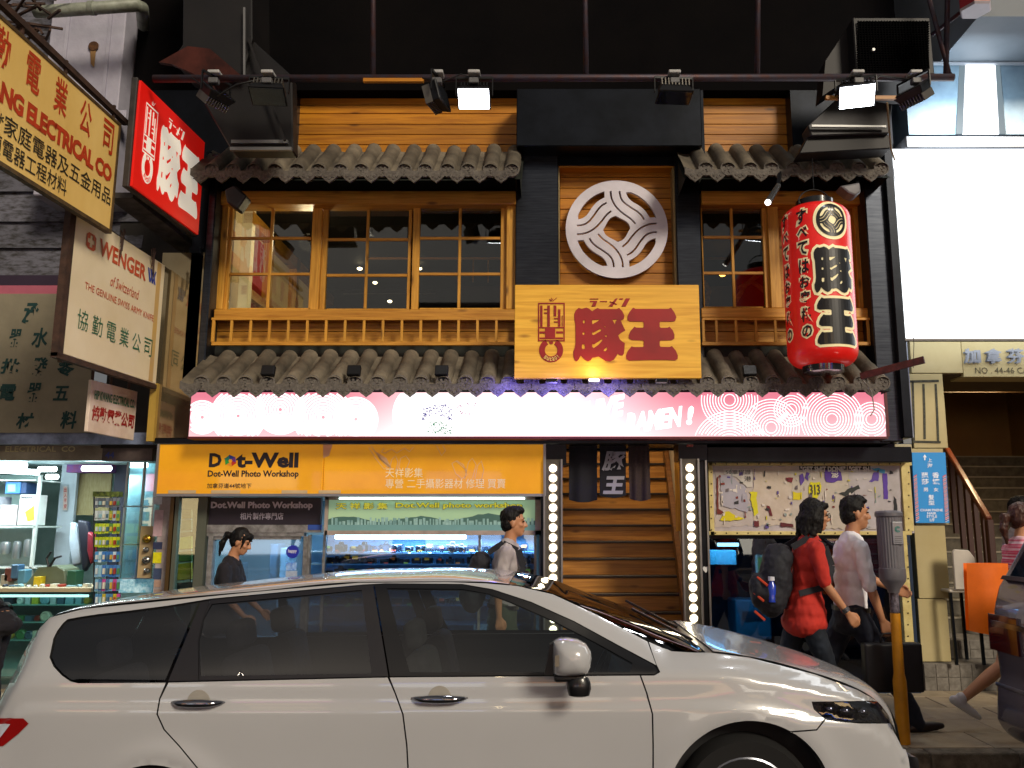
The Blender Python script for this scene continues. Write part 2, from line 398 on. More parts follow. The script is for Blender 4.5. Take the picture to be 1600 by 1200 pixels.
def ring_text(mb, fn, s='Butao!'):
    for i, ch in enumerate(s):
        a = R(-128 + i * 17); cx, cy = 208 + 95 * math.cos(a), 615 - 95 * math.sin(a)
        t = a + math.pi / 2; V, Fs, asp = text2d(ch, .02); h = 40; w = 24 if ch != '!' else 9
        vv = []
        for u, v in V:
            x, y = (u - .5) * w, (v - .5) * h; vv.append(fn(cx + x * math.cos(t) - y * math.sin(t), cy - x * math.sin(t) - y * math.cos(t)))
        mb.add(vv, Fs)

# ================================================================= restaurant upper front
YU = 8.2
rest = thing('restaurant_front', 'two storey ramen restaurant front of amber pine, black steel and tiled eaves', 'shopfront', (0, YU, 0))
def zpx(y, Y=YU, x=800): return P(x, y, Y).z
def xpx(x, Y=YU, y=400): return P(x, y, Y).x
# black fascia above and the sides
pbox(225, -260, 1392, 141, YU - .12, 1.6).build('upper_wall', black_wall, rest)
pbox(805, 229, 873, 592, YU - .1, .3).build('steel_column', brushed, rest, bevel=.01)
pbox(1058, 229, 1097, 592, YU - .1, .3).build('steel_column', brushed, rest, bevel=.01)
pbox(807, 138, 1096, 228, YU - .34, .3).build('steel_fascia', black_steel, rest, bevel=.008)
pbox(872, 229, 1059, 258, YU - .08, .2).build('steel_lintel', black_steel, rest, bevel=.006)
pbox(1095, 141, 1100, 240, YU - .16, .1).build('corner_trim', black_steel, rest)
pbox(1237, 141, 1392, 246, YU - .13, .3).build('side_panel', black_steel, rest)
pbox(228, 141, 459, 246, YU - .13, .3).build('side_panel', black_steel, rest)
pbox(296, 236, 318, 600, YU - .2, .5).build('corner_post', black_steel, rest, bevel=.01)
pbox(318, 240, 330, 600, YU - .22, .5).build('corner_post', brushed, rest, bevel=.01)
pbox(1362, 248, 1396, 690, YU - .24, .4).build('corner_post', brushed, rest, bevel=.01)
pbox(1396, 232, 1411, 684, YU - .3, .6).build('corner_post', black_steel, rest, bevel=.01)
# back structure so that nothing shows through
MB().box(-3.4, 3.4, YU + .26, YU + .3, zpx(700), zpx(500)).build('backing_board', green_board, rest)
MB().box(-3.4, 3.4, YU + .26, YU + .3, zpx(300), zpx(141)).build('backing_board', green_board, rest)
# upper plank walls: one object per plank
def planks(x0, x1, rows, Y, m, dep=.02, name='plank', par=rest, gap=.006):
    for a, b in zip(rows, rows[1:]):
        za, zb = zpx(a, Y), zpx(b, Y)
        MB().box(xpx(x0, Y, (a + b) / 2), xpx(x1, Y, (a + b) / 2), Y, Y + dep, zb + gap / 2, za - gap / 2).build(name, m, par, bevel=.003)
planks(458, 808, [141, 148, 164, 177.5, 194, 210, 226, 243], YU + .05, wood_up)
planks(1096, 1238, [141, 148, 164, 178, 194, 210, 226, 243], YU + .05, wood_up)
planks(875, 1056, [258, 277, 294, 310, 327, 344, 360, 377, 394, 410, 427, 446], YU + .08, wood_up)
for a in ((873, 258, 1057, 262), ): pbox(*a, YU - .06, .14).build('recess_trim', wood_up, rest)
pbox(1052.5, 262, 1057, 446, YU - .06, .14).build('recess_trim', mat('pale_trim', 'a08a5c', .5), rest)
pbox(871, 262, 874.5, 446, YU - .06, .14).build('recess_trim', MATS['pale_trim'], rest)
# round white emblem
ec = P(963.5, 358.5, YU - .02); er = (1043 - 884) / 2 / F * YU / (CP - .184 * SP)
em = plate(MB(), [arcpts(0, 0, 1, 0, 360, 72)[:-1]] + EMB, lambda a, b, d_: Vector((ec.x + a * er, YU - .04 + d_, ec.z + b * er)), 0, .035)
tag(em.build('emblem', white_paint, None), 'round white cut-out emblem of woven wave bands on the pine panel', 'emblem')
# windows
def sash(x0, y0, x1, y1, gx, gy, Y, frame_w, par, nm='window'):
    """x0.. outer px, gx=[left,split,right], gy=[top,r1,r2,bottom] glass px"""
    w = pbox(x0, y0, gx[0], y1, Y, .05); pbox(gx[2], y0, x1, y1, Y, .05, w)
    pbox(gx[0], y0, gx[2], gy[0], Y, .05, w); pbox(gx[0], gy[3], gx[2], y1, Y, .05, w)
    fr = w.build(nm, wood_v, par, bevel=.004)
    b = MB(); b2 = pbox(gx[1] - 2.2, gy[0], gx[1] + 2.2, gy[3], Y + .008, .03)
    b2.build('mullion', wood_v, fr, bevel=.003)
    for g in gy[1:3]:
        pbox(gx[0], g - 2.2, gx[2], g + 2.2, Y + .012, .028).build('glazing_bar', wood_h, fr, bevel=.003)
    xs = gx; 
    for i in range(2):
        for j in range(3):
            pbox(xs[i], gy[j], xs[i + 1], gy[j + 1], Y + .022, .003).build('pane', glass('window_glass', 'f4f6f0', .05), fr)
    return fr
pbox(330, 298, 806, 319, YU - .1, .2).build('window_header', wood_h, rest, bevel=.006)
pbox(334, 483, 806, 497, YU - .12, .24).build('window_sill', wood_h, rest, bevel=.006)
pbox(337, 319, 352, 483, YU - .04, .12).build('window_post', wood_v, rest, bevel=.005)
pbox(791, 319, 806, 483, YU - .04, .12).build('window_post', wood_v, rest, bevel=.005)
sash(352, 320, 500, 492, [359, 422, 485], [321, 372, 428, 481], YU + .01, 0, rest)
sash(502, 320, 642, 492, [510, 573, 637], [321, 374, 430, 482], YU + .05, 0, rest)
sash(644, 320, 791, 492, [655, 718, 782], [320, 372, 428, 481], YU + .01, 0, rest)
pbox(1096, 298, 1362, 319, YU - .1, .2).build('window_header', wood_h, rest, bevel=.006)
pbox(1096, 481, 1362, 496, YU - .12, .24).build('window_sill', wood_h, rest, bevel=.006)
sash(1097, 319, 1202, 481, [1099, 1145, 1193], [319, 370.5, 426.5, 479], YU + .01, 0, rest)
pbox(1202, 319, 1219, 481, YU - .03, .1).build('window_post', wood_v, rest, bevel=.005)
pbox(1219, 319, 1352, 481, YU + .06, .03).build('window_board', wood_up, rest)
pbox(1338, 319, 1362, 481, YU - .03, .1).build('window_post', wood_v, rest, bevel=.005)
# green bands under eaves
pbox(330, 282, 806, 298, YU - .06, .3).build('eave_board', green_board, rest)
pbox(1096, 280, 1362, 298, YU - .06, .3).build('eave_board', green_board, rest)
pbox(330, 540, 1362, 612, YU + .0, .3).build('eave_board', green_board, rest)
# plank wall behind the railings
planks(332, 805, [496, 518, 541], YU + .03, wood_h)
planks(1096, 1362, [496, 518, 541], YU + .03, wood_h)
def railing(x0, x1, xs, label):
    t = thing('balcony_railing', label, 'railing', (xpx((x0 + x1) / 2), YU - .16, zpx(540)), 'low pine railings under the upper windows')
    pbox(x0, 496, x1, 500, YU - .17, .035).build('top_rail', wood_h, t, bevel=.003)
    pbox(x0, 534, x1, 539.5, YU - .17, .045).build('bottom_rail', wood_h, t, bevel=.003)
    pbox(x0, 500, x0 + 4.5, 534, YU - .17, .03).build('end_post', wood_v, t, bevel=.003)
    for x in xs: pbox(x - 2, 500, x + 2, 534, YU - .165, .022).build('baluster', wood_v, t, bevel=.002)
railing(330, 804, [361 + 29.6 * i for i in range(15)], 'long low pine railing under the three wide upper windows')
railing(1097, 1361, [1120, 1150.5, 1181.5, 1212, 1243, 1274, 1305, 1337, 1357], 'short low pine railing behind the red lantern')
# ---------------------------------------------------------------- tiled eaves
def roll_mesh(Ln, r):
    m = MB(); segs = [(0, .0), (.5, .006), (.5, -.003), (1, .004)]
    N = 9
    k = len(m.v)
    for t, dr in segs:
        for j in range(N):
            a = math.pi * j / (N - 1); m.v.append(((r + dr) * math.cos(a), t * Ln, (r + dr) * math.sin(a)))
    for i in range(len(segs) - 1):
        for j in range(N - 1):
            a = i * N + j; m.f.append((a, a + 1, a + N + 1, a + N))
    return m
def disc_mesh(r):
    m = MB(); m.lathe((0, 0, 0), [(r, .03), (r, 0), (r * .8, -.002), (r * .78, .005), (r * .12, .005)], 14, 'Y')
    for k in range(4):   # raised pattern
        a = R(45 + 90 * k); m.lathe((r * .42 * math.cos(a), -.001, r * .42 * math.sin(a)), [(r * .2, .004), (r * .16, -.002)], 8, 'Y')
    m.lathe((0, -.001, 0), [(r * .2, .004), (r * .15, -.003)], 8, 'Y')
    return m
def pan_mesh(Ln, w, r):
    m = MB(); N = 7
    for t, dz in ((0, 0), (.5, .006), (.5, -.004), (1, .004)):
        for j in range(N):
            x = -w / 2 + w * j / (N - 1); z = .034 - .03 * math.cos(math.pi * x / w)
            m.v.append((x, t * Ln, z + dz))
    for i in range(3):
        for j in range(N - 1): a = i * N + j; m.f.append((a, a + 1, a + N + 1, a + N))
    return m
def lip_mesh(w):
    pts = []
    n = 8
    for i in range(n + 1):
        x = -w / 2 + w * i / n; pts.append((x, .034 - .03 * math.cos(math.pi * x / w) + .006))
    low = [(w * .5, -.03), (w * .36, -.05), (w * .24, -.078), (w * .1, -.095), (0, -.112), (-w * .1, -.095), (-w * .24, -.078), (-w * .36, -.05), (-w * .5, -.03)]
    m = MB().prism(pts + low, lambda a, b, d_: Vector((a, d_, b)), -.012, .012)
    for i in range(3): m.lathe((w * .16 * (i - 1), -.012, -.045 - (.02 if i == 1 else 0)), [(.016, 0), (.012, -.006)], 7, 'Y')
    return m
def eave(x_first, y_disc, y_back, pitch_px, n, Yf, Yb, label, skip=()):
    a = P(x_first, y_disc, Yf); pit = pitch_px / F * Yf * (a - CAM).length / (a - CAM).y if False else (P(x_first + pitch_px, y_disc, Yf).x - a.x)
    zb = P(x_first, y_back, Yb).z; Ln = math.hypot(Yb - Yf, zb - a.z); ang = math.atan2(zb - a.z, Yb - Yf)
    t = thing('tiled_eave', label, 'tiled eave', (a.x + pit * n / 2, Yb, zb), 'grey tiled eaves of the restaurant')
    r = pit * .36; ref = None
    rot = (ang, 0, 0)
    for i in range(n):
        j = random.uniform(-.006, .006)
        loc = Vector((a.x + i * pit + j, Yf, a.z))
        if ref is None:
            ro = roll_mesh(Ln, r).build('roll_tile', tile_grey, None, smooth=True, noflip=True); ro.parent = None
            di = disc_mesh(r * .98).build('disc_cap', tile_disc, None, smooth=.5)
            pa = pan_mesh(Ln, pit * .98, r).build('pan_tile', tile_grey, None, smooth=True, noflip=True)
            li = lip_mesh(pit * .94).build('drip_lip', tile_disc, None, smooth=.5)
            ref = (ro, di, pa, li); src = [ro, di, pa, li]
        M_ = [loc + Vector((0, 0, 0)), loc + Vector((0, -.02, .012)), loc + Vector((-pit / 2, 0, -.012)), loc + Vector((-pit / 2, -.01, -.012))]
        rr = [(ang + random.uniform(-.015, .015), 0, random.uniform(-.01, .01)), (random.uniform(-.08, .02), random.uniform(0, 6), 0), rot, (random.uniform(-.05, .05), 0, 0)]
        rr[1] = (rr[1][0], random.uniform(-.5, .5), 0)
        for s_, l_, q_ in zip(src, M_, rr): piece(s_, t, l_, q_)
    for s_ in src: bpy.data.objects.remove(s_)
    # board under the tiles
    MB().add([(a.x - pit, Yf + .04, a.z - .06), (a.x + pit * n - pit * .5, Yf + .04, a.z - .06), (a.x + pit * n - pit * .5, Yb, zb - .05), (a.x - pit, Yb, zb - .05)], [(0, 1, 2, 3)]).build('eave_underboard', green_board, t)
    for sx in (a.x - pit * .9, a.x + pit * (n - .6)):
        MB().add([(sx, Yf + .04, a.z - .06), (sx, Yb, zb - .02), (sx, Yb, a.z - .06)], [(0, 1, 2)]).build('eave_cheek', green_board, t)
    return t
eave(331.5, 268, 237, 33.4, 15, 7.6, 8.12, 'upper left tiled eave over the three wide windows')
eave(1103, 266, 236, 34.1, 9, 7.6, 8.12, 'upper right tiled eave above the red lantern')
eave(316, 600, 557, 34.27, 32, 7.52, 8.12, 'long lower tiled eave above the glowing pink light box')

# plywood name board
bd = pbox(804, 445, 1094, 591, 7.42, .06).build('name_board', board_wood, None, bevel=.004)
tag(bd, 'wide plywood name board with dark red characters below the round emblem', 'signboard')
YB = 7.42
def zoomfn(Y): 
    def fn(a, b, d_=0): 
        p = P(830 + a / 6.667, 455 + b / 6.667, YB); return Vector((p.x, Y + d_, p.z))
    return fn
zf = zoomfn(YB)
m = MB()
for lps in logo_loops(): plate(m, lps, zf, -.006, .001)
m.build('red_lettering', signred, bd)
m = MB(); ring_text(m, lambda a, b: zf(a, b, -.009)); m.build('ring_lettering', mat('cream_print', 'd8b860', .6), bd)
# ================================================================= setting: road, kerb, pavement
ZP = .15
road_m = mat('asphalt', '2c2a28', .85, col2='1e1d1c', ns=18, bump=.5, bs=160)
pave_m = mat('pavement_concrete', 'a8987e', .85, col2='8a7a64', ns=7, soft=.3, bump=.35, bs=90, rnd=.12)
kerb_m = mat('kerb_stone', '7c7262', .85, col2='524a3e', ns=12, bump=.5, bs=80, rnd=.15)
tag(MB().box(-60, 60, -14, 6.2, -.3, 0).build('road', road_m), kind='structure')
tag(MB().box(-60, 60, -22, -14.0, -.3, ZP).build('far_pavement', pave_m), kind='structure')
pv = tag(MB().box(-60, 60, 6.34, 30, -.3, ZP - .02).build('pavement', mat('pavement_base', '3c362e', .9)), kind='structure')
kb = tag(MB().box(-60, 60, 6.22, 6.33, -.3, ZP - .03).build('kerb', kerb_m), kind='structure')
for i in range(20):
    x = -6 + i * .62
    MB().box(x, x + .61, 6.2, 6.34, -.02, ZP).build('kerb_stone', kerb_m, kb, bevel=.012, seg=2)
rows = [6.345, 6.8, 7.25, 7.7, 8.15, 8.6, 9.05]
for j, (a, b) in enumerate(zip(rows, rows[1:])):
    x = -5.8 - (j % 2) * .3
    while x < 6:
        w = .6; MB().box(x, x + w - .008, a, b - .008, ZP - .05, ZP + random.uniform(-.002, .002)).build('paving_slab', pave_m, pv, bevel=.003); x += w
# gap cover: drain line colour difference comes from slabs; a dark strip of wear beside the kerb
YG = 8.6
# ================================================================= light box sign over the ground floor
lb = thing('light_box_sign', 'long glowing pink light box sign below the lower tiled eave', 'light box', (0, 7.75, P(800, 683, 7.75).z))
pink = glow('lightbox_pink', 'e0284c', 1.1)
m_ = pink; t_ = m_.node_tree; b_ = t_.nodes['Principled BSDF']
def hot_emission(m, c_hot, base, hot, c_base, xw=1.9):
    """tubes inside the box shine stronger near its middle"""
    t = m.node_tree; n = t.nodes; L = t.links; b = n['Principled BSDF']
    tc = n.new('ShaderNodeTexCoord'); sx = n.new('ShaderNodeSeparateXYZ'); L.new(tc.outputs['Object'], sx.inputs[0])
    ds = n.new('ShaderNodeMath'); ds.operation = 'MULTIPLY_ADD'; ds.inputs[1].default_value = 1.; ds.inputs[2].default_value = .35; L.new(sx.outputs[0], ds.inputs[0])
    ab = n.new('ShaderNodeMath'); ab.operation = 'ABSOLUTE'; L.new(ds.outputs[0], ab.inputs[0])
    mr = n.new('ShaderNodeMapRange'); mr.interpolation_type = 'SMOOTHSTEP'; mr.inputs[1].default_value = xw; mr.inputs[2].default_value = .25; mr.inputs[3].default_value = 0; mr.inputs[4].default_value = 1
    L.new(ab.outputs[0], mr.inputs[0])
    # unevenness of separate tubes, brighter towards the lower edge
    no = n.new('ShaderNodeTexNoise'); no.inputs['Scale'].default_value = 1.7; L.new(tc.outputs['Object'], no.inputs['Vector'])
    mz = n.new('ShaderNodeMapRange'); zb = P(800, 683, 7.75).z; mz.inputs[1].default_value = zb; mz.inputs[2].default_value = zb + .38; mz.inputs[3].default_value = .62; mz.inputs[4].default_value = .05
    L.new(sx.outputs[2], mz.inputs[0])
    ad = n.new('ShaderNodeMath'); ad.operation = 'ADD'; ad.use_clamp = True; L.new(mz.outputs[0], ad.inputs[0]); L.new(mr.outputs[0], ad.inputs[1])
    mu = n.new('ShaderNodeMath'); mu.operation = 'MULTIPLY_ADD'; mu.inputs[1].default_value = hot - base; mu.inputs[2].default_value = base; L.new(ad.outputs[0], mu.inputs[0])
    mx = n.new('ShaderNodeMix'); mx.data_type = 'RGBA'; L.new(ad.outputs[0], mx.inputs[0]); mx.inputs[6].default_value = (*lin(c_base), 1); mx.inputs[7].default_value = (*lin(c_hot), 1)
    L.new(mx.outputs[2], b.inputs['Emission Color']); L.new(mu.outputs[0], b.inputs['Emission Strength'])
hot_emission(pink, 'ffd8d8', 1.0, 1.5, 'f08096')
lit_white = glow('lightbox_white', 'fff4f4', 1.6)
pbox(297, 613, 1384, 682, 7.76, .12).build('sign_face', pink, lb)
pbox(293, 682, 1388, 685.5, 7.74, .16).build('box_edge', mat('box_edge_red', '5a1420', .5), lb)
pbox(1384, 613, 1388, 682, 7.74, .16).build('box_edge', MATS['box_edge_red'], lb)
YL = 7.756
def pf(Y): return lambda x, y, w=0: Vector((P(x, y, Y).x, Y + w, P(x, y, Y).z))
fL = pf(YL)
def clipseg(pts, y0, y1, x0=297, x1=1384):
    out = []; cur = []
    for p in pts:
        if y0 <= p[1] <= y1 and x0 <= p[0] <= x1: cur.append(p)
        else:
            if len(cur) > 1: out.append(cur)
            cur = []
    if len(cur) > 1: out.append(cur)
    return out
def rings(cx, cy, r, step, w, k0=3, a0=0, a1=360):
    m = MB(); rr = step * k0
    while rr <= r:
        for c in clipseg(arcpts(cx, cy, rr, a0, a1, 72), 615, 681): ribbon(m, c, w, fL)
        rr += step
    m.build('ring_print', lit_white, lb)
for (cx, cy, r) in ((316, 652, 27), (372, 650, 44), (438, 640, 42), (505, 652, 48), (556, 655, 36)): rings(cx, cy, r, 4.2, 3.0, 1)
for (cx, cy, r) in ((1140, 625, 46), (1140, 700, 60), (1205, 668, 44), (1236, 640, 30), (1300, 655, 50), (1362, 655, 28)): rings(cx, cy, r, 4.4, 1.5, 2)
m = MB()
for (cx, cy, rx, ry) in ((683, 648, 70, 60),):
    pts = [(min(1384, max(297, x)), min(681.5, max(614, y))) for x, y in arcpts(cx, cy, ry, 0, 360, 60, rx)[:-1]]
    flat([pts], lambda a, b: fL(a, b, -.001), m)
m.build('bowl_print', glow('bowl_white', 'fffafc', 1.4), lb)
rnd = random.Random(3)
for nm, c, n_, (cx, cy), (sx, sy), ky in (('seaweed_print', '4a4aa8', 70, (683, 641), (24, 9), 1), ('onion_print', '4aa878', 60, (688, 668), (18, 10), 0), ('garnish_print', 'c86a9a', 14, (730, 636), (14, 12), 0)):
    m = MB()
    for i in range(n_):
        x, y = cx + rnd.uniform(-1, 1) * sx, cy + rnd.uniform(-1, 1) * sy
        if ky: y += ((x - cx) / sx) ** 2 * 10 - 2
        if y > 680: continue
        a = rnd.uniform(0, 3.1); l_ = rnd.uniform(1, 4.5); ribbon(m, [(x, y), (x + l_ * math.cos(a), y + l_ * .7 * math.sin(a))], rnd.uniform(.8, 1.8), lambda a_, b_: fL(a_, b_, -.002))
    m.build(nm, glow(nm, c, .7), lb)
m = MB(); a_ = lambda a, b: fL(a, b, -.002)
def slant(mb, s, x0, y0, x1, y1, dy, bold):
    text_into(mb, s, lambda u, v: a_(x0 + (x1 - x0) * u, y1 - (y1 - y0) * v + dy * (u - .5)), bold, .15)
for a in (('LIVE', 912, 622, 976, 656, -14, .05), ('RAMEN', 978, 640, 1066, 672, -12, .05), ('!', 1072, 634, 1084, 664, 0, .06), ('U', 770, 616, 796, 676, 0, .08)):
    m = MB(); slant(m, *a); m.build('slogan_print', glow('slogan_white', 'ffffff', 1.9), lb)
tint_strip = thing('added_tint_strip', 'blue-violet light strip added above the middle of the pink light box to tint the tiles', 'light strip', tuple(P(870, 612, 7.6)))  # strip and point lights added to cast a blue-violet tint on the tiles
MB().tube([P(740, 609, 7.66), P(1000, 609, 7.66)], .012, 6).build('tint_tube', glow('tint_blue', '3a30ff', 5.), tint_strip)
for xx in (790, 870, 950):
    L_ = bpy.data.lights.new('tint_light', 'POINT'); L_.energy = 6; L_.color = (.2, .16, 1); L_.shadow_soft_size = .05; o = bpy.data.objects.new('tint_light', L_); COL.objects.link(o); o.location = P(xx, 612, 7.36)
# dark band and frame over the shopfronts
fr = thing('shopfront_frame', 'dark metal beam and posts framing the stair entrance and the shops', 'frame', (0, 8.0, 0))
pbox(240, 684, 1392, 694, 7.98, .5).build('beam', black_steel, fr, bevel=.01)
pbox(852, 690, 885, 727, 8.02, .3).build('beam', black_steel, fr)
pbox(1060, 686, 1105, 719, 8.02, .3).build('beam', black_steel, fr)
pbox(1105, 698, 1425, 722, 8.03, .3).build('beam', black_steel, fr, bevel=.006)
pbox(1088, 719, 1107, 1075, 8.04, .25).build('door_post', black_steel, fr, bevel=.006)
pbox(845, 690, 856, 1075, 8.04, .1).build('door_post', black_steel, fr, bevel=.006)
pbox(1107, 719, 1110, 1075, 8.02, .1).build('edge_strip', chrome_like := mat('dull_aluminium', '8a8a8a', .4, .8), fr)
ht = MB(); hs = [(0, -5), (4, -1), (5, 2.5), (3.2, 5), (.6, 4.2), (0, 3), (-.6, 4.2), (-3.2, 5), (-5, 2.5), (-4, -1)]
ht.prism([(1103 + x, 890 - y) for x, y in hs], lambda a, b, d_: pf(8.035)(a, b, d_), 0, .004); tag(ht.build('heart_sticker', mat('sticker_white', 'd8d8d8', .5)), 'small white heart sticker on the black door post', 'sticker')
pbox(1073, 689, 1083, 698, 8.0, .03).build('red_lamp', mat('red_lens', '701008', .3), fr)
# ---------------------------------------------------------------- stair entrance
st = thing('staircase', 'steep wooden staircase with dark treads going up behind the cloth curtains', 'staircase', (.9, 8.5, ZP))
ys = [985, 932, 907+ -8, 866, 834, 805, 780]
# risers: heights in pixels from bottom up; each riser further back
ris = [(1020, 964), (958, 930), (926, 898), (893, 868), (864, 837), (833, 808), (804, 780), (776, 752), (748, 724), (720, 696)]
zb = ZP; yy = 8.45
stepz = .175
for k in range(16):
    MB().box(xpx(870, 8.5, 850) - .1, xpx(1052, 8.5, 850) + .18, yy + .01, yy + .04, zb, zb + stepz - .025).build('riser', step_wood, st, bevel=.002)
    MB().box(xpx(870, 8.5, 850) - .1, xpx(1052, 8.5, 850) + .18, yy - .015, yy + .24, zb + stepz - .025, zb + stepz).build('tread', mat('tread_dark', '2c1e16', .45, col2='1c120c', ns=12), st, bevel=.004)
    yy += .105; zb += stepz
# entrance walls
wl = thing('entrance_walls', 'cream plaster side walls of the restaurant stair entrance', 'wall', (.9, 8.6, ZP))
x0, x1 = xpx(870, 8.4, 850) - .06, xpx(1060, 8.4, 850)
MB().box(x0 - .1, x0, 8.16, 10.5, ZP, 3.2).build('side_wall', mat('wall_dark_wood', '3a2412', .6), wl)
MB().add([(x1 + .12, 8.2, ZP), (x1 + .12, 10.5, ZP), (x1 + .12, 10.5, 3.2), (x1 + .12, 8.2, 3.2), (x1 + .2, 8.2, ZP), (x1 + .2, 10.5, ZP), (x1 + .2, 10.5, 3.2), (x1 + .2, 8.2, 3.2)], [(0, 1, 2, 3), (4, 5, 6, 7), (0, 3, 7, 4)]).build('side_wall', mat('plaster_cream', 'b8a488', .8, col2='a08c70', ns=3), wl)
MB().box(x0, x1 + .2, 10.4, 10.5, ZP, 3.3).build('rear_wall', mat('rear_brown', '5a3c1c', .7), wl)
MB().box(x0, x1 + .2, 8.2, 10.5, 3.25, 3.3).build('entrance_ceiling', mat('rear_brown', '5a3c1c'), wl)
t = thing('assumed_entrance_lamp', 'small warm downlight assumed in the ceiling of the stair entrance', 'lamp', (x0 + .8, 8.75, 3.2))  # downlight assumed from the warm-lit wall, added to brighten the stairs
MB().lathe((x0 + .8, 8.75, 3.2), [(.06, 0), (.06, .05)], 16).build('lamp_ring', glow('assumed_entrance_glow', 'ffd8a0', 6.), t)
L_ = bpy.data.lights.new('assumed_entrance_light', 'AREA'); L_.energy = 19; L_.size = .5; L_.color = (1, .78, .5); o = bpy.data.objects.new('assumed_entrance_light', L_); COL.objects.link(o); o.parent = t; o.location = (0, 0, -.03)
# slanted stringer on the right wall
MB().bar((x1 + .09, 8.25, ZP + .0), (x1 + .09, 10.3, 3.35), .05, .16).build('stringer', woodmat('stringer_wood', '7a4c1c', '5a3410', along='X'), st)
pbox(1055, 700, 1071, 830, 8.75, .02).build('picture_frame', wood_v, wl)
# curtains
cloth_n = mat('navy_cloth', '16161f', .9, col2='0e0e16', ns=14, soft=.4, bump=.3, bs=120)
def cloth(x0, x1, y0, y1, Y, amp, waves, m, sk=0):
    mb = MB(); nx, nz = 26, 12
    for j in range(nz + 1):
        v = j / nz; yy_ = y0 + (y1 - y0) * v
        for i in range(nx + 1):
            u = i / nx; x = x0 + (x1 - x0) * u + sk * v
            p = P(x, yy_ + (4 * math.sin(u * 3.1) if j == nz else 0), Y); p.y = Y + amp * math.sin(u * waves * 6.28 + v) * (.4 + .6 * v); mb.v.append(tuple(p))
    for j in range(nz):
        for i in range(nx): a = j * (nx + 1) + i; mb.f.append((a, a + 1, a + nx + 2, a + nx + 1))
    return mb
def curtain(label, x0, x1, y1, waves=1.5, amp=.02, nm=cloth_n, sk=0):
    o = cloth(x0, x1, 680, y1, 8.13, amp, waves, nm, sk).build('noren_curtain', nm, None, smooth=True, noflip=True); return tag(o, label, 'curtain', 'split cloth curtains over the stairs')
curtain('plain navy cloth curtain panel at the left of the stairs', 889, 933, 781, 1.5)
c2 = curtain('navy cloth curtain panel printed with a ring emblem and two white characters', 937, 978, 774, .5, .004)
curtain('loose see-through dark mesh curtain panel at the right of the stairs', 981, 1014, 779, 2, .02, mat('mesh_cloth', '241c24', .9, col2='3a2c28', ns=60, soft=.2), 3)
fC = pf(8.12); m = MB()
flat([arcpts(957, 679, 17, 0, 180, 30)] + [], lambda a, b: fC(a, max(684, b)), m) if False else None
for r_ in (16.5, 12.5, 9, 5.5):
    for c in clipseg(arcpts(957, 681, r_, 0, 180, 40), 686.5, 800, 800, 1100): ribbon(m, c, 1.6 if r_ > 16 else .8, fC)
def glyph(mb, loops, X0, Y0, X1, Y1, bx, fn):
    bx0, by0, bx1, by1 = bx
    V, Fs = tri2d(loops); mb.add([fn(X0 + (X1 - X0) * (a - bx0) / (bx1 - bx0), Y0 + (Y1 - Y0) * (b - by0) / (by1 - by0)) for a, b in V], Fs)
text_into(m, '豚', lambda u, v: fC(940 + 35 * u + 3 * v, 736 - 31 * v), .035, .1); text_into(m, '王', lambda u, v: fC(942 + 32 * u + 2 * v, 772 - 28 * v), .05, .1)
m.build('curtain_lettering', mat('grey_print', '8c8c98', .8), c2)
# LED bulb strips
bulb_hot = glow('bulb_hot', 'fff0cc', 13.)
def strip(x, xb, y0, y1, n, label):
    t = thing('bulb_strip', label, 'light strip', tuple(P(x, y1, 8.0)), 'bulb strips on both sides of the stair entrance')
    a, b = P(x, y0, 8.0), P(xb, y1, 8.0)
    MB().box(a.x - .075, a.x + .075, 7.99, 8.03, ZP, P(x, y0 - 14, 8).z).build('strip_board', mat('strip_board', '4a453e', .5, col2='3a352e', ns=8), t)
    for sx in (-.082, .082): MB().box(a.x + sx - .008, a.x + sx + .008, 7.96, 8.03, ZP, P(x, y0 - 14, 8).z).build('strip_edge', MATS['dull_aluminium'], t)
    src = MB().lathe((0, 0, 0), [(.034, .0), (.033, -.012), (.022, -.026), (.008, -.032)], 14, 'Y').build('bulb', bulb_hot, None, smooth=True)
    sock = MB().lathe((0, 0, 0), [(.046, .0), (.044, -.008), (.034, -.008)], 14, 'Y').build('bulb_socket', mat('socket_white', '9a9286', .5), None, smooth=.5)
    k = 0; zz = a.z; dz = (a.z - b.z) / (n - 1)
    while zz > ZP + .1:
        piece(src, t, (a.x, 7.99, zz)); piece(sock, t, (a.x, 7.99, zz)); zz -= dz
    bpy.data.objects.remove(src); bpy.data.objects.remove(sock)
strip(864, 865, 732, 903, 12, 'vertical strip of round warm bulbs left of the wooden stairs')
strip(1077, 1079, 731, 982, 17, 'vertical strip of round warm bulbs right of the wooden stairs')
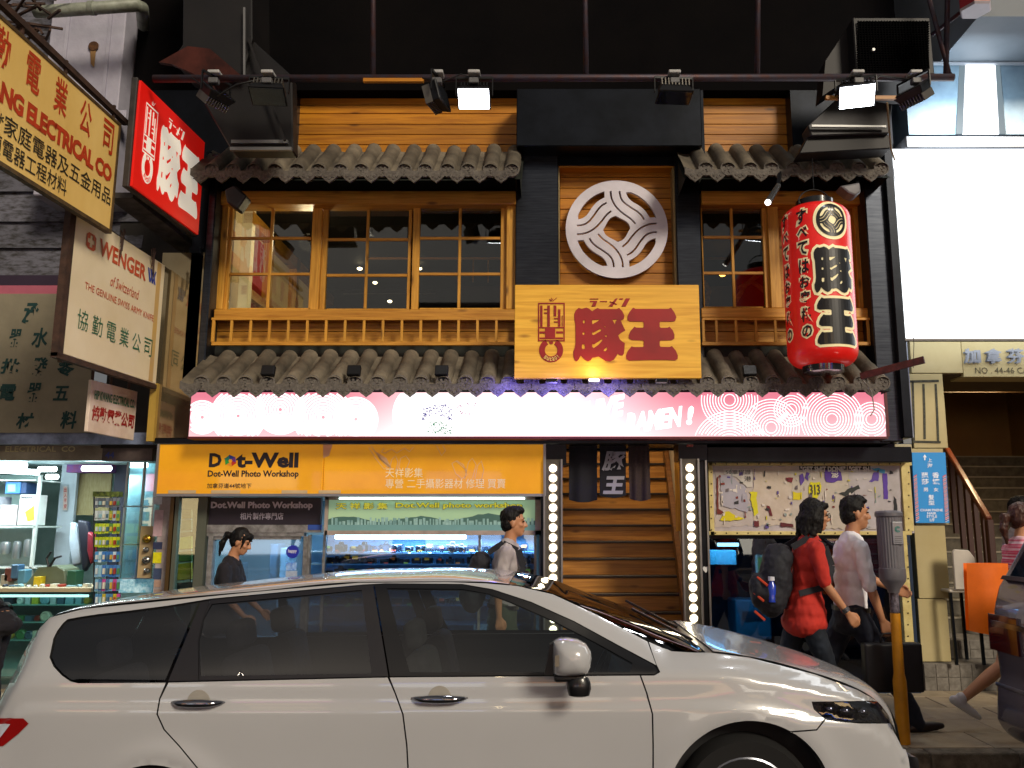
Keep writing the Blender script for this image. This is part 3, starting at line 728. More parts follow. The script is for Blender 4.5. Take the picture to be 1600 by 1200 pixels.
# ================================================================= white estate car by the kerb
import numpy as np, bisect
YC = 5.22
paint = mat('white_car_paint', 'a6a7aa', .26, 0, coat=.8, vary=.02, ns=1.)
dark_in = mat('car_interior_black', '0d0d10', .8)
trim_black = mat('car_trim_black', '0b0b0e', .35, coat=.3)
pillar_black = mat('car_pillar_satin', '17161c', .5, .0)
cglass = glass('car_glass', 'd2dcda', .05, .01)
tint = glass('car_tinted_glass', 'aeb2b8', .07, .01)
chrome = mat('chrome', '8c8c94', .12, 1.)
def pchip(xs, ys):
    xs, ys = np.array(xs, float), np.array(ys, float); h = np.diff(xs); dl = np.diff(ys) / h; d_ = np.zeros(len(xs))
    for i in range(1, len(xs) - 1):
        if dl[i - 1] * dl[i] > 0:
            w1, w2 = 2 * h[i] + h[i - 1], h[i] + 2 * h[i - 1]; d_[i] = (w1 + w2) / (w1 / dl[i - 1] + w2 / dl[i])
    d_[0], d_[-1] = dl[0], dl[-1]
    xl, hl, yl, dd, n2 = xs.tolist(), h.tolist(), ys.tolist(), d_.tolist(), len(xs) - 2
    def f(x):
        x = min(max(x, xl[0]), xl[-1]); i = min(bisect.bisect_right(xl, x) - 1, n2); t = (x - xl[i]) / hl[i]
        t2 = t * t; t3 = t2 * t; return (2 * t3 - 3 * t2 + 1) * yl[i] + (t3 - 2 * t2 + t) * hl[i] * dd[i] + (-2 * t3 + 3 * t2) * yl[i + 1] + (t3 - t2) * hl[i] * dd[i + 1]
    return f
class Car:
    XN, XT = 1.9, -3.05
    def __init__(s):
        g = lambda pts, Y: [(lambda q: (q.x, q.z))(P(x, y, Y if not callable(Y) else Y(x))) for x, y in pts]
        C = g([(330, 916), (400, 908), (560, 893.5), (640, 891.5), (695, 890), (760, 894), (806, 901), (884, 921), (982, 952), (1049, 981), (1083, 998), (1115, 997), (1152, 1001), (1246, 1022), (1316, 1045), (1349, 1068), (1372, 1100), (1385, 1150)], YC)
        Cf = pchip(*zip(*C))
        s.hE = pchip([-3.05, -2.5, -.3, .18, .78, 1.4, 1.9], [.64, .62, .60, .63, .72, .70, .62])
        Ex = [(-95, 1245), (-50, 1165), (0, 1080), (28, 1032), (52, 990), (78, 963), (130, 950), (240, 937), (400, 923), (560, 909), (700, 908), (760, 909), (808, 914), (864, 927), (931, 958), (999, 995), (1050, 1016), (1085, 1018), (1110, 1018), (1172, 1026), (1273, 1052), (1339, 1076), (1380, 1102), (1412, 1150), (1425, 1190)]
        E_ = []
        for x, y in Ex:
            X = (x - 855) * .0032
            for _ in range(6): q = P(x, y, YC - s.hE(X)); X = q.x
            E_.append((q.x, q.z))
        s.E = pchip(*zip(*E_)); x0_ = C[0][0]
        s.C = lambda X: Cf(X) if X > x0_ else s.E(X) + (Cf(x0_) - s.E(x0_)) * max(.3, 1 - (x0_ - X) * .5)
        Bx = [(-95, 1262), (-50, 1190), (0, 1108), (28, 1068), (52, 1060), (100, 1058), (600, 1057), (1000, 1054), (1060, 1053), (1110, 1053), (1200, 1065), (1300, 1085), (1360, 1102), (1395, 1130), (1412, 1165), (1425, 1200)]
        s.B = pchip(*zip(*g(Bx, YC - .857)))
        s.G = pchip([-3.05, -2.85, -2.4, -1.8, .9, 1.3, 1.58, 1.76, 1.9], [.86, .93, .985, 1, 1, .985, .95, .89, .78])
        q = P(1172, 1257, YC - .87); s.wf = (q.x, q.z); s.rf = 130 / F * (YC - .87) / 1.05
        q = P(237, 1300, YC - .87); s.wr = (q.x, q.z); s.rr = 104 / F * (YC - .87) / 1.05
    def keys(s, X):
        zb, ze, zc, he, g = s.B(X), s.E(X), s.C(X), s.hE(X), s.G(X)
        zc = max(zc, ze + .004)
        zm = zb + (ze - zb) * .5; hb = .857
        k = [(.27 * zb, .80 * g), (.44 * zb, .855 * g), (.63 * zb, .872 * g), (.83 * zb, .884 * g), (.875 * zb, .872 * g), (.965 * zb, .866 * g), (zb, hb * g),
             (zm, (hb + (he - hb) * .44) * g), (ze, he * g), (ze + (zc - ze) * .5, he * g * .9), (ze + (zc - ze) * .86, he * g * .58), (zc, 0.0001)]
        return k
    S_ = [0, .12, .24, .34, .37, .44, .48, .58, .7, .745, .86, 1.]
    def sec(s, X):
        X = round(X, 4)
        if X not in s.cache:
            k = s.keys(X); s.cache[X] = (pchip(s.S_, [a[0] for a in k]), pchip(s.S_, [a[1] for a in k]))
        return s.cache[X]
    cache = {}
    def flare(s, X, z):
        f = 0
        for (cx, cz), r in ((s.wf, s.rf), (s.wr, s.rr)):
            d_ = math.hypot(X - cx, z - cz); f += .016 * math.exp(-((d_ - r - .02) / .07) ** 2) if d_ > r - .02 else .016
        return f
    def pt(s, X, t):
        X = min(max(X, s.XT), s.XN); fz, fh = s.sec(X); z = fz(t); h = fh(t)
        if t < .48: h += s.flare(X, z) * s.G(X)
        return Vector((X, YC - h, z))
    def inv(s, px, py, tmax=.7):
        Y = YC - .87; r = ray(px, py)
        for _ in range(14):
            q = CAM + r * (Y / r.y); X = min(max(q.x, s.XT), s.XN); fz, fh = s.sec(X)
            if q.z >= fz(tmax): t = tmax
            elif q.z <= fz(0): t = 0
            else:
                a, b = 0., tmax
                for _ in range(22):
                    m = (a + b) / 2
                    if fz(m) < q.z: a = m
                    else: b = m
                t = a
            h = fh(t) + (s.flare(X, fz(t)) * s.G(X) if t < .48 else 0)
            Y = Y * .4 + (YC - h) * .6
        return X, t
    def nrm(s, X, t):
        e = .006; a = s.pt(X + e, t) - s.pt(X - e, t); b = s.pt(X, min(1, t + e)) - s.pt(X, max(0, t - e))
        n = a.cross(b)
        n.normalize()
        if n.y > 0 and t < .69: n.negate()
        if n.z < 0 and t >= .69: n.negate()
        return n
CAR = Car()
car = thing('estate_car', 'white estate car parked along the kerb in front of the shops', 'car', (-.6, YC, 0))
def dens(lp, st=7.):
    out = []
    for i, a in enumerate(lp):
        b = lp[(i + 1) % len(lp)]; n = max(1, int(math.hypot(b[0] - a[0], b[1] - a[1]) / st))
        out += [(a[0] + (b[0] - a[0]) * k / n, a[1] + (b[1] - a[1]) * k / n) for k in range(n)]
    return out
def inset(lp, d_):
    A = sum(lp[i][0] * lp[(i + 1) % len(lp)][1] - lp[(i + 1) % len(lp)][0] * lp[i][1] for i in range(len(lp)))
    sg = 1 if A > 0 else -1; out = []
    for i in range(len(lp)):
        a, b, c = Vector(lp[i - 1]), Vector(lp[i]), Vector(lp[(i + 1) % len(lp)])
        e1 = (b - a); e2 = (c - b)
        if e1.length < 1e-6 or e2.length < 1e-6: out.append(tuple(b)); continue
        n1 = Vector((-e1.y, e1.x)).normalized() * sg; n2 = Vector((-e2.y, e2.x)).normalized() * sg
        n = (n1 + n2); n = n / max(.5, n.length ** 2 / 2) if n.length > 1e-6 else n1
        out.append(tuple(b + n * d_))
    return out
def panel(name, outer, m, holes=(), lift=0., ins=.7, par=None, lining=True, step=10., both=True, curve=False, tmax=.7):
    lp = dens(inset(outer, ins), 7); hs = [dens(inset(h, -ins), 7) for h in holes]
    xs = [p[0] for p in lp]; ys = [p[1] for p in lp]
    def inside(p, l_):
        c = False; j = len(l_) - 1
        for i in range(len(l_)):
            if (l_[i][1] > p[1]) != (l_[j][1] > p[1]) and p[0] < (l_[j][0] - l_[i][0]) * (p[1] - l_[i][1]) / (l_[j][1] - l_[i][1]) + l_[i][0]: c = not c
            j = i
        return c
    pts = []
    bnd = [p for l_ in [lp] + hs for p in l_]
    y = min(ys) + step / 2; row = 0
    while y < max(ys):
        x = min(xs) + step / 2 + (row % 2) * step / 2
        while x < max(xs):
            if inside((x, y), lp) and not any(inside((x, y), h) for h in hs) and min((x - a) ** 2 + (y - b) ** 2 for a, b in bnd) > (step * .5) ** 2: pts.append((x, y))
            x += step
        y += step; row += 1
    V = []; Ed = []
    for l_ in [lp] + hs:
        k = len(V); V += [Vector(p) for p in l_]; Ed += [(k + i, k + (i + 1) % len(l_)) for i in range(len(l_))]
    V += [Vector(p) for p in pts]
    r = delaunay_2d_cdt(V, Ed, [], 0, 1e-6); out = [tuple(v) for v in r[0]]; fs = []
    for f in r[2]:
        c = (sum(out[i][0] for i in f) / 3, sum(out[i][1] for i in f) / 3)
        if inside(c, lp) and not any(inside(c, h) for h in hs): fs.append(tuple(f))
    uv = [CAR.inv(x, y, tmax) for x, y in out]; res = []
    for side in ((0, 1) if both else (0,)):
        P3 = []; N3 = []
        for X, t in uv:
            p = CAR.pt(X, t); n = CAR.nrm(X, t); p = p + n * lift
            if side: p.y = 2 * YC - p.y; n = Vector((n.x, -n.y, n.z))
            P3.append(p); N3.append(n)
        me = bpy.data.meshes.new(name); F2 = []
        for f in fs:
            n = (P3[f[1]] - P3[f[0]]).cross(P3[f[2]] - P3[f[0]])
            F2.append(f if n.dot(N3[f[0]]) > 0 else f[::-1])
        me.from_pydata([tuple(p) for p in P3], [], F2)
        me.polygons.foreach_set('use_smooth', [True] * len(F2)); me.normals_split_custom_set_from_vertices([tuple(n) for n in N3])
        me.materials.append(m); o = link(name, me, par or car); res.append(o)
        if lining:
            me2 = bpy.data.meshes.new('inner_lining'); me2.from_pydata([tuple(p - n * (.018 + lift)) for p, n in zip(P3, N3)], [], [f[::-1] for f in F2]); me2.materials.append(dark_in)
            LIN.append(me2)
    return res
LIN = []
def arc_px(cx, cy, r, a0, a1, n=22): return [(cx + r * math.cos(R(a0 + (a1 - a0) * i / n)), cy - r * math.sin(R(a0 + (a1 - a0) * i / n))) for i in range(n + 1)]
qwin = [(310, 941), (262, 949), (200, 957), (155, 962), (128, 966), (108, 970), (101, 975), (92, 987), (86, 998), (80, 1027), (86, 1040), (98, 1053), (110, 1062), (122, 1065), (258, 1064)]
railtop = [(0, 1082), (28, 1034), (52, 991), (78, 964), (130, 951), (240, 940), (400, 924), (560, 910), (700, 909), (760, 911), (808, 915), (864, 928), (931, 959), (1012, 1002)]
panel('body_side', railtop + [(1026, 1040), (965, 1008), (897, 971), (830, 941), (769, 921), (722, 913), (603, 912), (566, 914), (329, 936), (312, 939)] + [(262, 947), (200, 955), (155, 960), (128, 964), (106, 968), (99, 974), (90, 986), (84, 998), (78, 1027), (84, 1041), (97, 1055), (110, 1064), (122, 1067), (260, 1066)] +
      [(249, 1092), (245, 1116), (256, 1140), (280, 1166), (312, 1205), (325, 1245)] + arc_px(237, 1300, 104, 32, 180) + [(133, 1330), (-70, 1330), (-85, 1240), (-50, 1168)], paint, step=9)
panel('quarter_window', qwin, tint, lift=-.002, lining=False)
panel('window_pillar', [(313, 941), (329, 938), (318, 966), (310, 1002), (311, 1064), (262, 1065)], pillar_black, lift=.001)
dr = panel('rear_door', [(263, 1066), (606, 1058), (617, 1083), (629, 1116), (635, 1164), (637, 1200), (637, 1330), (341, 1330), (341, 1300)] + arc_px(237, 1300, 104, 8, 32, 6) + [(313, 1205), (281, 1166), (257, 1140), (246, 1116), (250, 1092)], paint, step=9)
rg = [(331, 944), (565, 922), (580, 1052), (313, 1056), (311, 1002), (319, 966)]
panel('window_frame', [(329, 936), (567, 914), (585, 914), (608, 1057), (262, 1065), (311, 1064), (311, 1002), (319, 966)], pillar_black, lining=False, holes=[rg][:0], lift=.0) if False else None
panel('window_frame', [(329, 937), (566, 914.5), (583, 914), (607, 1057), (311, 1063.5), (309.5, 1002), (317.5, 966)], pillar_black, holes=[rg], ins=.3)
panel('door_window', rg, tint, lift=-.004, ins=-1, lining=False)
fg = [(622, 919.5), (722, 920.5), (764, 928), (796, 940), (864, 970), (930, 1004), (985, 1034), (985, 1050), (652, 1050), (640, 1000)]
fg = [(605, 919.5), (722, 920.5), (764, 928), (796, 940), (864, 970), (930, 1004), (988, 1036), (984, 1050), (640, 1050), (622, 985)]
panel('window_frame', [(585, 914), (603, 912.5), (722, 913.5), (769, 921.5), (830, 941.5), (897, 971.5), (965, 1008.5), (1022, 1039.5), (1029, 1049), (1022, 1053.5), (609, 1057)], trim_black, holes=[fg], ins=.3)
panel('door_window', fg, cglass, lift=-.004, ins=-1, lining=False)
panel('front_door', [(608, 1058), (1000, 1055), (1010, 1083), (1019, 1116), (1020, 1164), (1020, 1200), (1016, 1330), (638, 1330), (638, 1200), (636, 1164), (630, 1116), (618, 1083)], paint, step=9)
a0 = math.degrees(math.atan2(1257 - 1143, 1236 - 1172))
hl = [(1269, 1098), (1371, 1096), (1385, 1109), (1401, 1129), (1345, 1129), (1308, 1126), (1290, 1122), (1273, 1107)]
panel('front_wing', [(1001, 1055), (1022, 1055), (1031, 1050), (1025, 1038), (1013, 1002), (1050, 1017), (1085, 1019), (1110, 1019), (1172, 1027), (1273, 1053), (1339, 1077), (1371, 1095), (1269, 1097), (1272, 1108), (1289, 1123), (1276, 1140), (1236, 1143)] + arc_px(1172, 1257, 130, a0, 180, 30) + [(1042, 1330), (1018, 1330), (1021, 1200), (1021, 1164), (1020, 1116), (1011, 1083)], paint, step=9)
panel('front_bumper', [(1236, 1144), (1276, 1141), (1290, 1124), (1308, 1127), (1345, 1130), (1401, 1130), (1410, 1150), (1420, 1185), (1424, 1210), (1424, 1330), (1302, 1330)] + arc_px(1172, 1257, 130, 0, a0, 14), paint)
panel('headlight_bowl', hl, mat('headlight_dark', '1a1c22', .2, .6, col2='3a3c44', ns=30), lift=-.05, ins=0, lining=False, both=True)
hp = panel('headlight', hl, glass('lens_glass', 'd8dce4', .10, .03), lift=.002, ins=.3, lining=False)
# reflectors inside the headlight
for sgn in (0, 1):
    m = MB()
    for (x, y, r_) in ((1300, 1111, .03), (1325, 1114, .034), (1352, 1115, .028)):
        X, t = CAR.inv(x, y); q = CAR.pt(X, t) + Vector((0, .04, 0))
        if sgn: q.y = 2 * YC - q.y
        m.lathe(q, [(r_, -.02), (r_ * .9, 0), (r_ * .4, .02)], 12, 'Y')
    m.build('lamp_reflector', chrome, hp[sgn], smooth=True)
tl = panel('tail_light', [(-50, 1122), (38, 1122), (46, 1130), (30, 1146), (6, 1165), (-55, 1170)], mat('tail_red', '7a0808', .15, coat=1, emit='ff1010', es=.03), lift=.006, ins=0, lining=False)
panel('reverse_lens', [(-45, 1131), (18, 1131), (2, 1152), (-50, 1158)], mat('lens_white', 'b8bcc8', .15, coat=1), lift=.009, ins=0, lining=False)
# top panels as parametric sheets
def sheet(name, X0, X1, t0, m, nx=40, nt_=12, lift=0., lining=True, par=None, ex=None):
    V = []; N = []
    ts = [t0 + (1 - t0) * i / nt_ for i in range(nt_ + 1)]
    full = [(t, 0) for t in ts] + [(t, 1) for t in ts[-2::-1]]
    for i in range(nx + 1):
        X = X0 + (X1 - X0) * i / nx
        for t, sd in full:
            XX = X + (ex(t) if ex else 0)
            p = CAR.pt(XX, t); n = CAR.nrm(XX, min(t, .985)); n = Vector((n.x, n.y if t < .98 else 0, n.z)).normalized()
            if n.z < 0: n.negate()
            p = p + n * lift
            if sd: p.y = 2 * YC - p.y; n.y = -n.y
            V.append(p); N.append(n)
    K = len(full); Fs = [(i * K + j, (i + 1) * K + j, (i + 1) * K + j + 1, i * K + j + 1) for i in range(nx) for j in range(K - 1)]
    me = bpy.data.meshes.new(name); F2 = []
    for f in Fs:
        n = (V[f[1]] - V[f[0]]).cross(V[f[2]] - V[f[0]]); F2.append(f if n.dot(N[f[0]]) > 0 else f[::-1])
    me.from_pydata([tuple(p) for p in V], [], F2); me.polygons.foreach_set('use_smooth', [True] * len(F2))
    me.normals_split_custom_set_from_vertices([tuple(n) for n in N]); me.materials.append(m)
    if lining:
        me2 = bpy.data.meshes.new('l'); me2.from_pydata([tuple(p - n * .02) for p, n in zip(V, N)], [], [f[::-1] for f in F2]); me2.materials.append(dark_in); LIN.append(me2)
    return link(name, me, par or car)
bow = lambda t: .07 * (1 - ((1 - t) / .3) ** 2)
sheet('roof', -2.66, -.205, .698, paint, 60)
sheet('windscreen', -.202, .815, .705, glass('windscreen_glass', '8c9490', .05, .01), 40, 12, lift=-.002, lining=False)
sheet('scuttle_panel', .818, .855, .705, trim_black, 3, 8, lift=-.006)
sheet('bonnet', .86, 1.86, .702, paint, 50)
sheet('tailgate', -3.03, -2.665, .698, paint, 12)
# nose and tail caps
def cap(name, X, dx, m, t0=0.):
    ts = [t0 + (1 - t0) * i / 24 for i in range(25)]; ring = [CAR.pt(X, t) for t in ts] + [Vector((p.x, 2 * YC - p.y, p.z)) for p in [CAR.pt(X, t) for t in ts[-2::-1]]]
    c = sum(ring, Vector()) / len(ring); mb = MB(); n = len(ring); K = 5
    for k in range(K + 1):
        a = k / K
        for p in ring: q = p.lerp(c, a); mb.v.append((X + dx * math.sin(a * math.pi / 2), q.y, q.z))
    for k in range(K):
        for j in range(n - 1): a = k * n + j; mb.f.append((a, a + 1, a + n + 1, a + n))
    mb.build(name, m, car, smooth=True)
cap('nose_panel', 1.895, .03, paint); cap('tail_panel', -3.03, -.05, paint)
MB().box(1.88, 1.935, YC - .3, YC + .42, .42, .6).build('grille', trim_black, car, bevel=.01)
# merged dark lining and cabin
bmx = bmesh.new()
for me2 in LIN: bmx.from_mesh(me2); bpy.data.meshes.remove(me2)
ml = bpy.data.meshes.new('inner_lining'); bmx.to_mesh(ml); bmx.free(); ml.materials.append(dark_in); link('inner_lining', ml, car)
MB().box(-2.8, 1.7, YC - .78, YC + .78, .28, .34).build('floor_pan', dark_in, car)
seat_m = mat('seat_cloth', '2a262a', .9, col2='1c1a1e', ns=20)
def seat(X, Y, z=.55):
    m = MB(); m.box(X - .25, X + .3, Y - .24, Y + .24, z - .12, z + .08)
    Mx = Matrix.Translation((X - .26, Y, z)) @ Matrix.Rotation(R(-14), 4, 'Y'); m.box(-.07, .07, -.23, .23, 0, .5, Mx)
    o = m.build('seat', seat_m, car, bevel=.05, seg=3, smooth=True)
    h = MB(); Mx = Matrix.Translation((X - .39, Y, z + .48)) @ Matrix.Rotation(R(-10), 4, 'Y'); h.box(-.05, .05, -.13, .13, .02, .17, Mx)
    h.build('headrest', seat_m, o, bevel=.04, seg=3, smooth=True)
for yy in (YC - .37, YC + .37): seat(-.33, yy); seat(-1.3, yy); seat(-2.0, yy, .45)
MB().box(.38, .84, YC - .72, YC + .72, .55, .93).build('dashboard', dark_in, car, bevel=.06, seg=3)
m = MB(); 
for i in range(20):
    a, b = 2 * math.pi * i / 20, 2 * math.pi * (i + 1) / 20
    f_ = lambda t: Vector((.28 + .07 * math.sin(t), YC - .37 + .18 * math.cos(t), .88 + .17 * math.sin(t)))
    m.tube([f_(a), f_(b)], .014, 6, cap=False)
m.tube([(.28, YC - .55, .88), (.28, YC - .19, .88)], .014, 6); m.tube([(.28, YC - .37, .88), (.5, YC - .37, .8)], .025, 8)
m.build('steering_wheel', dark_in, car, smooth=True)
# door handles
def handle(x0, x1, y):
    X0, t = CAR.inv(x0, y); X1, t1 = CAR.inv(x1, y); a, b = CAR.pt(X0, t), CAR.pt(X1, t1); par = dr[0] if x0 < 500 else car
    xm = (x0 + x1) / 2; Xc, tc_ = CAR.inv(xm, y); c = CAR.pt(Xc, tc_)
    cupm = MB().lathe(c + Vector((0, .0005, 0)), [(.058, 0), (.056, -.0022), (.0, -.0022)], 28, 'Y', sy=1.)
    cupm.build('handle_recess', mat('recess_grey', '98948c', .3, coat=.6), car, smooth=.5)
    pts = []; rs = []
    for i in range(15):
        u = i / 14; p = a.lerp(b, u); out = .035 * min(1, math.sin(math.pi * u) * 1.6); p.y -= out + .002; pts.append(p); rs.append(.003 + .017 * math.sin(math.pi * min(1, max(0, u))) ** .6)
    MB().tube(pts, rs, 10).build('door_handle', chrome, car, smooth=True)
handle(268, 352, 1097); handle(643, 731, 1090.5)
# door mirror
mx_, mt = CAR.inv(893, 1045); base = CAR.pt(mx_, mt)
mp_ = P(893, 1028, base.y - .17)
m = MB(); prof = [(-.088, .055), (-.085, .075), (-.06, .088), (-.02, .090), (.03, .082), (.07, .062), (.092, .03), (.096, 0), (.09, -.04), (.075, -.068), (.04, -.078), (-.02, -.082), (-.07, -.080), (-.088, -.065)]
NS = len(prof)
lay = [(1.0, .06), (1.02, .02), (1.0, -.02), (.9, -.055), (.7, -.08), (.4, -.095), (.05, -.1)]
for sc, dy in lay:
    for x, z in prof: m.v.append((mp_.x + x * sc, mp_.y + dy, mp_.z + z * sc))
for i in range(len(lay) - 1):
    for j in range(NS): a = i * NS + j; b = i * NS + (j + 1) % NS; m.f.append((a, b, b + NS, a + NS))
m.f.append(tuple(range(NS))); m.f.append(tuple(range((len(lay) - 1) * NS, len(lay) * NS)))
mir = m.build('door_mirror', paint, car, smooth=.9)
MB().prism([(-.08, .022), (-.02, .03), (.03, .018), (.062, -.002), (.05, -.01), (-.02, -.018), (-.08, -.03)], lambda a, b, d_: Vector((mp_.x + a, mp_.y - .079 + abs(a) * .12 + d_, mp_.z + b)), -.009, .012).build('indicator_lens', mat('lens_clear', '7c7468', .12, coat=1), mir)
mm = MB(); mm.box(mp_.x - .085, mp_.x + .07, mp_.y - .03, mp_.y + .06, mp_.z - .108, mp_.z - .078); mm.build('mirror_base', trim_black, mir, bevel=.012, seg=2)
mm = MB().bar((mp_.x - .02, mp_.y + .03, mp_.z - .085), (mp_.x - .01, base.y + .03, mp_.z - .075), .09, .035); mm.build('mirror_arm', trim_black, mir, bevel=.01)
mm = MB().lathe((mp_.x + .035, mp_.y - .01, mp_.z - .14), [(.03, -.036), (.05, -.03), (.058, 0), (.056, .03), (.045, .05)], 18, 'Z', 1, .7); mm.build('round_mirror', trim_black, mir, smooth=.7)
mm = MB().prism([(-.13, -.08), (-.088, -.08), (-.086, .07), (-.105, .06)], lambda a, b, d_: Vector((mp_.x + a, mp_.y + d_, mp_.z + b)), .0, .07); mm.build('mirror_edge', trim_black, mir)
# wheels
tyre_m = mat('tyre_rubber', '0a0a0b', .85); alloy = mat('alloy', '7a7c84', .25, 1.)
def wheel(X, Y, out):
    m = MB(); m.lathe((X, Y, .345), [(.245, .1 * out), (.32, .11 * out), (.345, .07 * out), (.345, -.07 * out), (.32, -.11 * out), (.245, -.1 * out)], 40, 'Y')
    w = m.build('wheel', tyre_m, car, smooth=.6)
    r_ = MB(); r_.lathe((X, Y, .345), [(.252, .097 * out), (.238, .104 * out), (.232, .04 * out), (.21, -.06 * out)], 36, 'Y')
    for k in range(9):
        a = 2 * math.pi * k / 9; c, s_ = math.cos(a), math.sin(a)
        r_.bar((X + .04 * c, Y + .07 * out, .345 + .04 * s_), (X + .24 * c, Y + .085 * out, .345 + .24 * s_), .034, .02, up=(0, 1, 0))
    r_.lathe((X, Y, .345), [(.05, .06 * out), (.045, .09 * out), (.0, .092 * out)], 16, 'Y'); r_.build('rim', alloy, w, smooth=.4)
    MB().lathe((X, Y, .345), [(.43, .0), (.43, -.28 * out), (.1, -.28 * out)], 28, 'Y').build('wheel_arch_liner', dark_in, car, smooth=.5)
for (X, z), r_ in ((CAR.wf, 0), (CAR.wr, 0)):
    wheel(X, YC - .735, -1); wheel(X, YC + .735, 1)
# wipers
for k, (a, b) in enumerate((((.79, 4.75), (.5, 5.1)), ((.8, 5.35), (.52, 5.7)))):
    def wp(X, Y): 
        t = .705
        for i in range(30):
            t = .705 + i * .01
            if CAR.pt(X, t).y > min(Y, YC - .01) or t > .99: break
        q = CAR.pt(X, min(t, 1)); return Vector((X, Y, q.z + .02))
    MB().tube([wp(a[0], a[1]), wp(b[0], b[1])], .008, 6).build('wiper', trim_black, car)
# ================================================================= upper storey interior seen through the windows
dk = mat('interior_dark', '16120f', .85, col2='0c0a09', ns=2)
inn = thing('upstairs_dining_room', 'dark upstairs dining room behind the wide windows with small ceiling lamps', 'room', (0, 9.5, 3.5))
ya, yb2 = YU + .32, 12.2
xl, xr = -3.35, 3.3
zt_, zf_ = zpx(300), zpx(500)
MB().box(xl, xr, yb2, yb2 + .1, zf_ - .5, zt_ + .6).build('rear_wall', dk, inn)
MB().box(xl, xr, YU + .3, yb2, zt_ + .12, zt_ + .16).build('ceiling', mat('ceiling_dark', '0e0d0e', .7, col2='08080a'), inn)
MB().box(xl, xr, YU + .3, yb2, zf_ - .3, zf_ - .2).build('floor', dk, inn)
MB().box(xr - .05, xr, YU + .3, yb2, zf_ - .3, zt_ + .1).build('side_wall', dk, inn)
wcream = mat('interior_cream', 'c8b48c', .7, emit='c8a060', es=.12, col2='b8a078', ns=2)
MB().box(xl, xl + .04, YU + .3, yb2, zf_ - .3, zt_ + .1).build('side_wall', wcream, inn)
pbox(361, 318, 391, 485, YU + .5, .1).build('pale_pillar', mat('pillar_cream', 'd8c8a0', .7, emit='e8d098', es=.35, vary=.02), inn)  # glow in the cream stands in for lamplight on the pillar
MB().bar((xl + .1, YU + .5, zt_ - .08), (xl + .1, yb2, zt_ - .08), .1, .14).build('ceiling_beam', wood_h, inn)
MB().bar((xl + .1, YU + .5, zt_ - .9), (xl + .1, yb2, zt_ - .9), .06, .1).build('ceiling_beam', wood_h, inn)
for y_ in (9.4, 10.4, 11.4): MB().bar((xl + .1, y_, zf_ - .2), (xl + .1, y_, zt_), .1, .1).build('wall_post', wood_v, inn)
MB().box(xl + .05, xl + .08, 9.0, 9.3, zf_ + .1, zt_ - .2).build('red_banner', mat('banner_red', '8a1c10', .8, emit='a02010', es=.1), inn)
for y_ in (10.8, 9.9):
    MB().box(-2.2, 2.2, y_, y_ + .03, P(600, 405, y_).z, P(600, 402, y_).z).build('shelf_rail', step_wood, inn)
for i in range(16): MB().box(-1.2 + i * .2, -1.18 + i * .2, 10.8, 10.83, P(600, 440, 10.8).z, P(600, 405, 10.8).z).build('screen_bar', step_wood, inn)
MB().box(-1.2, 3.0, 10.9, 10.95, P(600, 478, 10.9).z, P(600, 447, 10.9).z).build('wood_panel', mat('panel_plum', '2a1414', .6), inn)
lamp_w = glow('lamp_warm_white', 'ffe8c0', 9.)
lamp_c = glow('lamp_cool_white', 'e8f4ff', 9.)
for k, (x, y, Y, r_, mm_, lbl) in enumerate(((419, 339, 10.2, .045, lamp_w, 'small round ceiling lamp in the left window, nearest the pale pillar'), (440, 360, 10.8, .05, lamp_w, 'small round ceiling lamp in the left window, second from the pillar'), (455, 379, 11.3, .05, lamp_w, 'small round ceiling lamp in the left window, lowest of its row'),
        (562, 420, 11, .035, lamp_w, 'small bright lamp in the middle window beside its mullion'), (586, 442, 11, .03, lamp_w, 'small tilted lamp low in the middle window'), (609, 471, 11, .03, lamp_w, 'tiny flat lamp at the bottom of the middle window'), (656, 420, 11, .028, lamp_w, 'tiny lamp at the left edge of the third window'), (725, 475, 11, .04, lamp_w, 'flat lamp at the bottom of the third window'),
        (1129, 429, 10.5, .045, glow('lamp_amber', 'ffb050', 9.), 'amber hanging bulb inside the right window'), (1122, 477, 11, .05, lamp_c, 'flat white lamp at the bottom of the right window'))):
    o = MB().lathe(P(x, y, Y), [(.01, r_ * .6), (r_, r_ * .3), (r_, -r_ * .1), (r_ * .6, -r_ * .45)], 12, 'Z').build('room_lamp', mm_, None, smooth=True); tag(o, lbl, 'lamp', 'small lamps of the upstairs room')
def panel_lamp(pts, Y, lbl, m_):
    o = pquad(pts, Y, .02).build('panel_lamp', m_, None); tag(o, lbl, 'lamp', 'panel lamps of the upstairs room')
panel_lamp([(719, 346), (727, 345), (734, 364), (729, 370), (721, 367)], 10, 'bright tilted panel lamp in the third window', lamp_w)
panel_lamp([(754, 361), (781, 362), (781, 369), (753, 368)], 10, 'pale blue-white panel lamp at the right of the third window', lamp_c)
panel_lamp([(476, 361), (485, 348), (485, 366), (476, 366)], 10, 'slanted warm panel lamp at the right edge of the left window', lamp_w)
panel_lamp([(1150, 361), (1180, 361), (1176, 368), (1154, 368)], 10, 'white panel lamp in the right window, top pane', lamp_c)
MB().tube([P(536, 459, 10.6), P(680, 459, 10.6)], .006, 6).build('lamp_rod', dull := MATS['dull_aluminium'], inn)
m = MB()
for pts in ([(1155, 450), (1175, 440), (1195, 455)], [(1150, 470), (1165, 445), (1190, 425)], [(1100, 440), (1108, 455), (1103, 478)]):
    m.tube([P(x, y, 9.2) for x, y in pts], .03, 6)
m.build('driftwood', step_wood, inn)

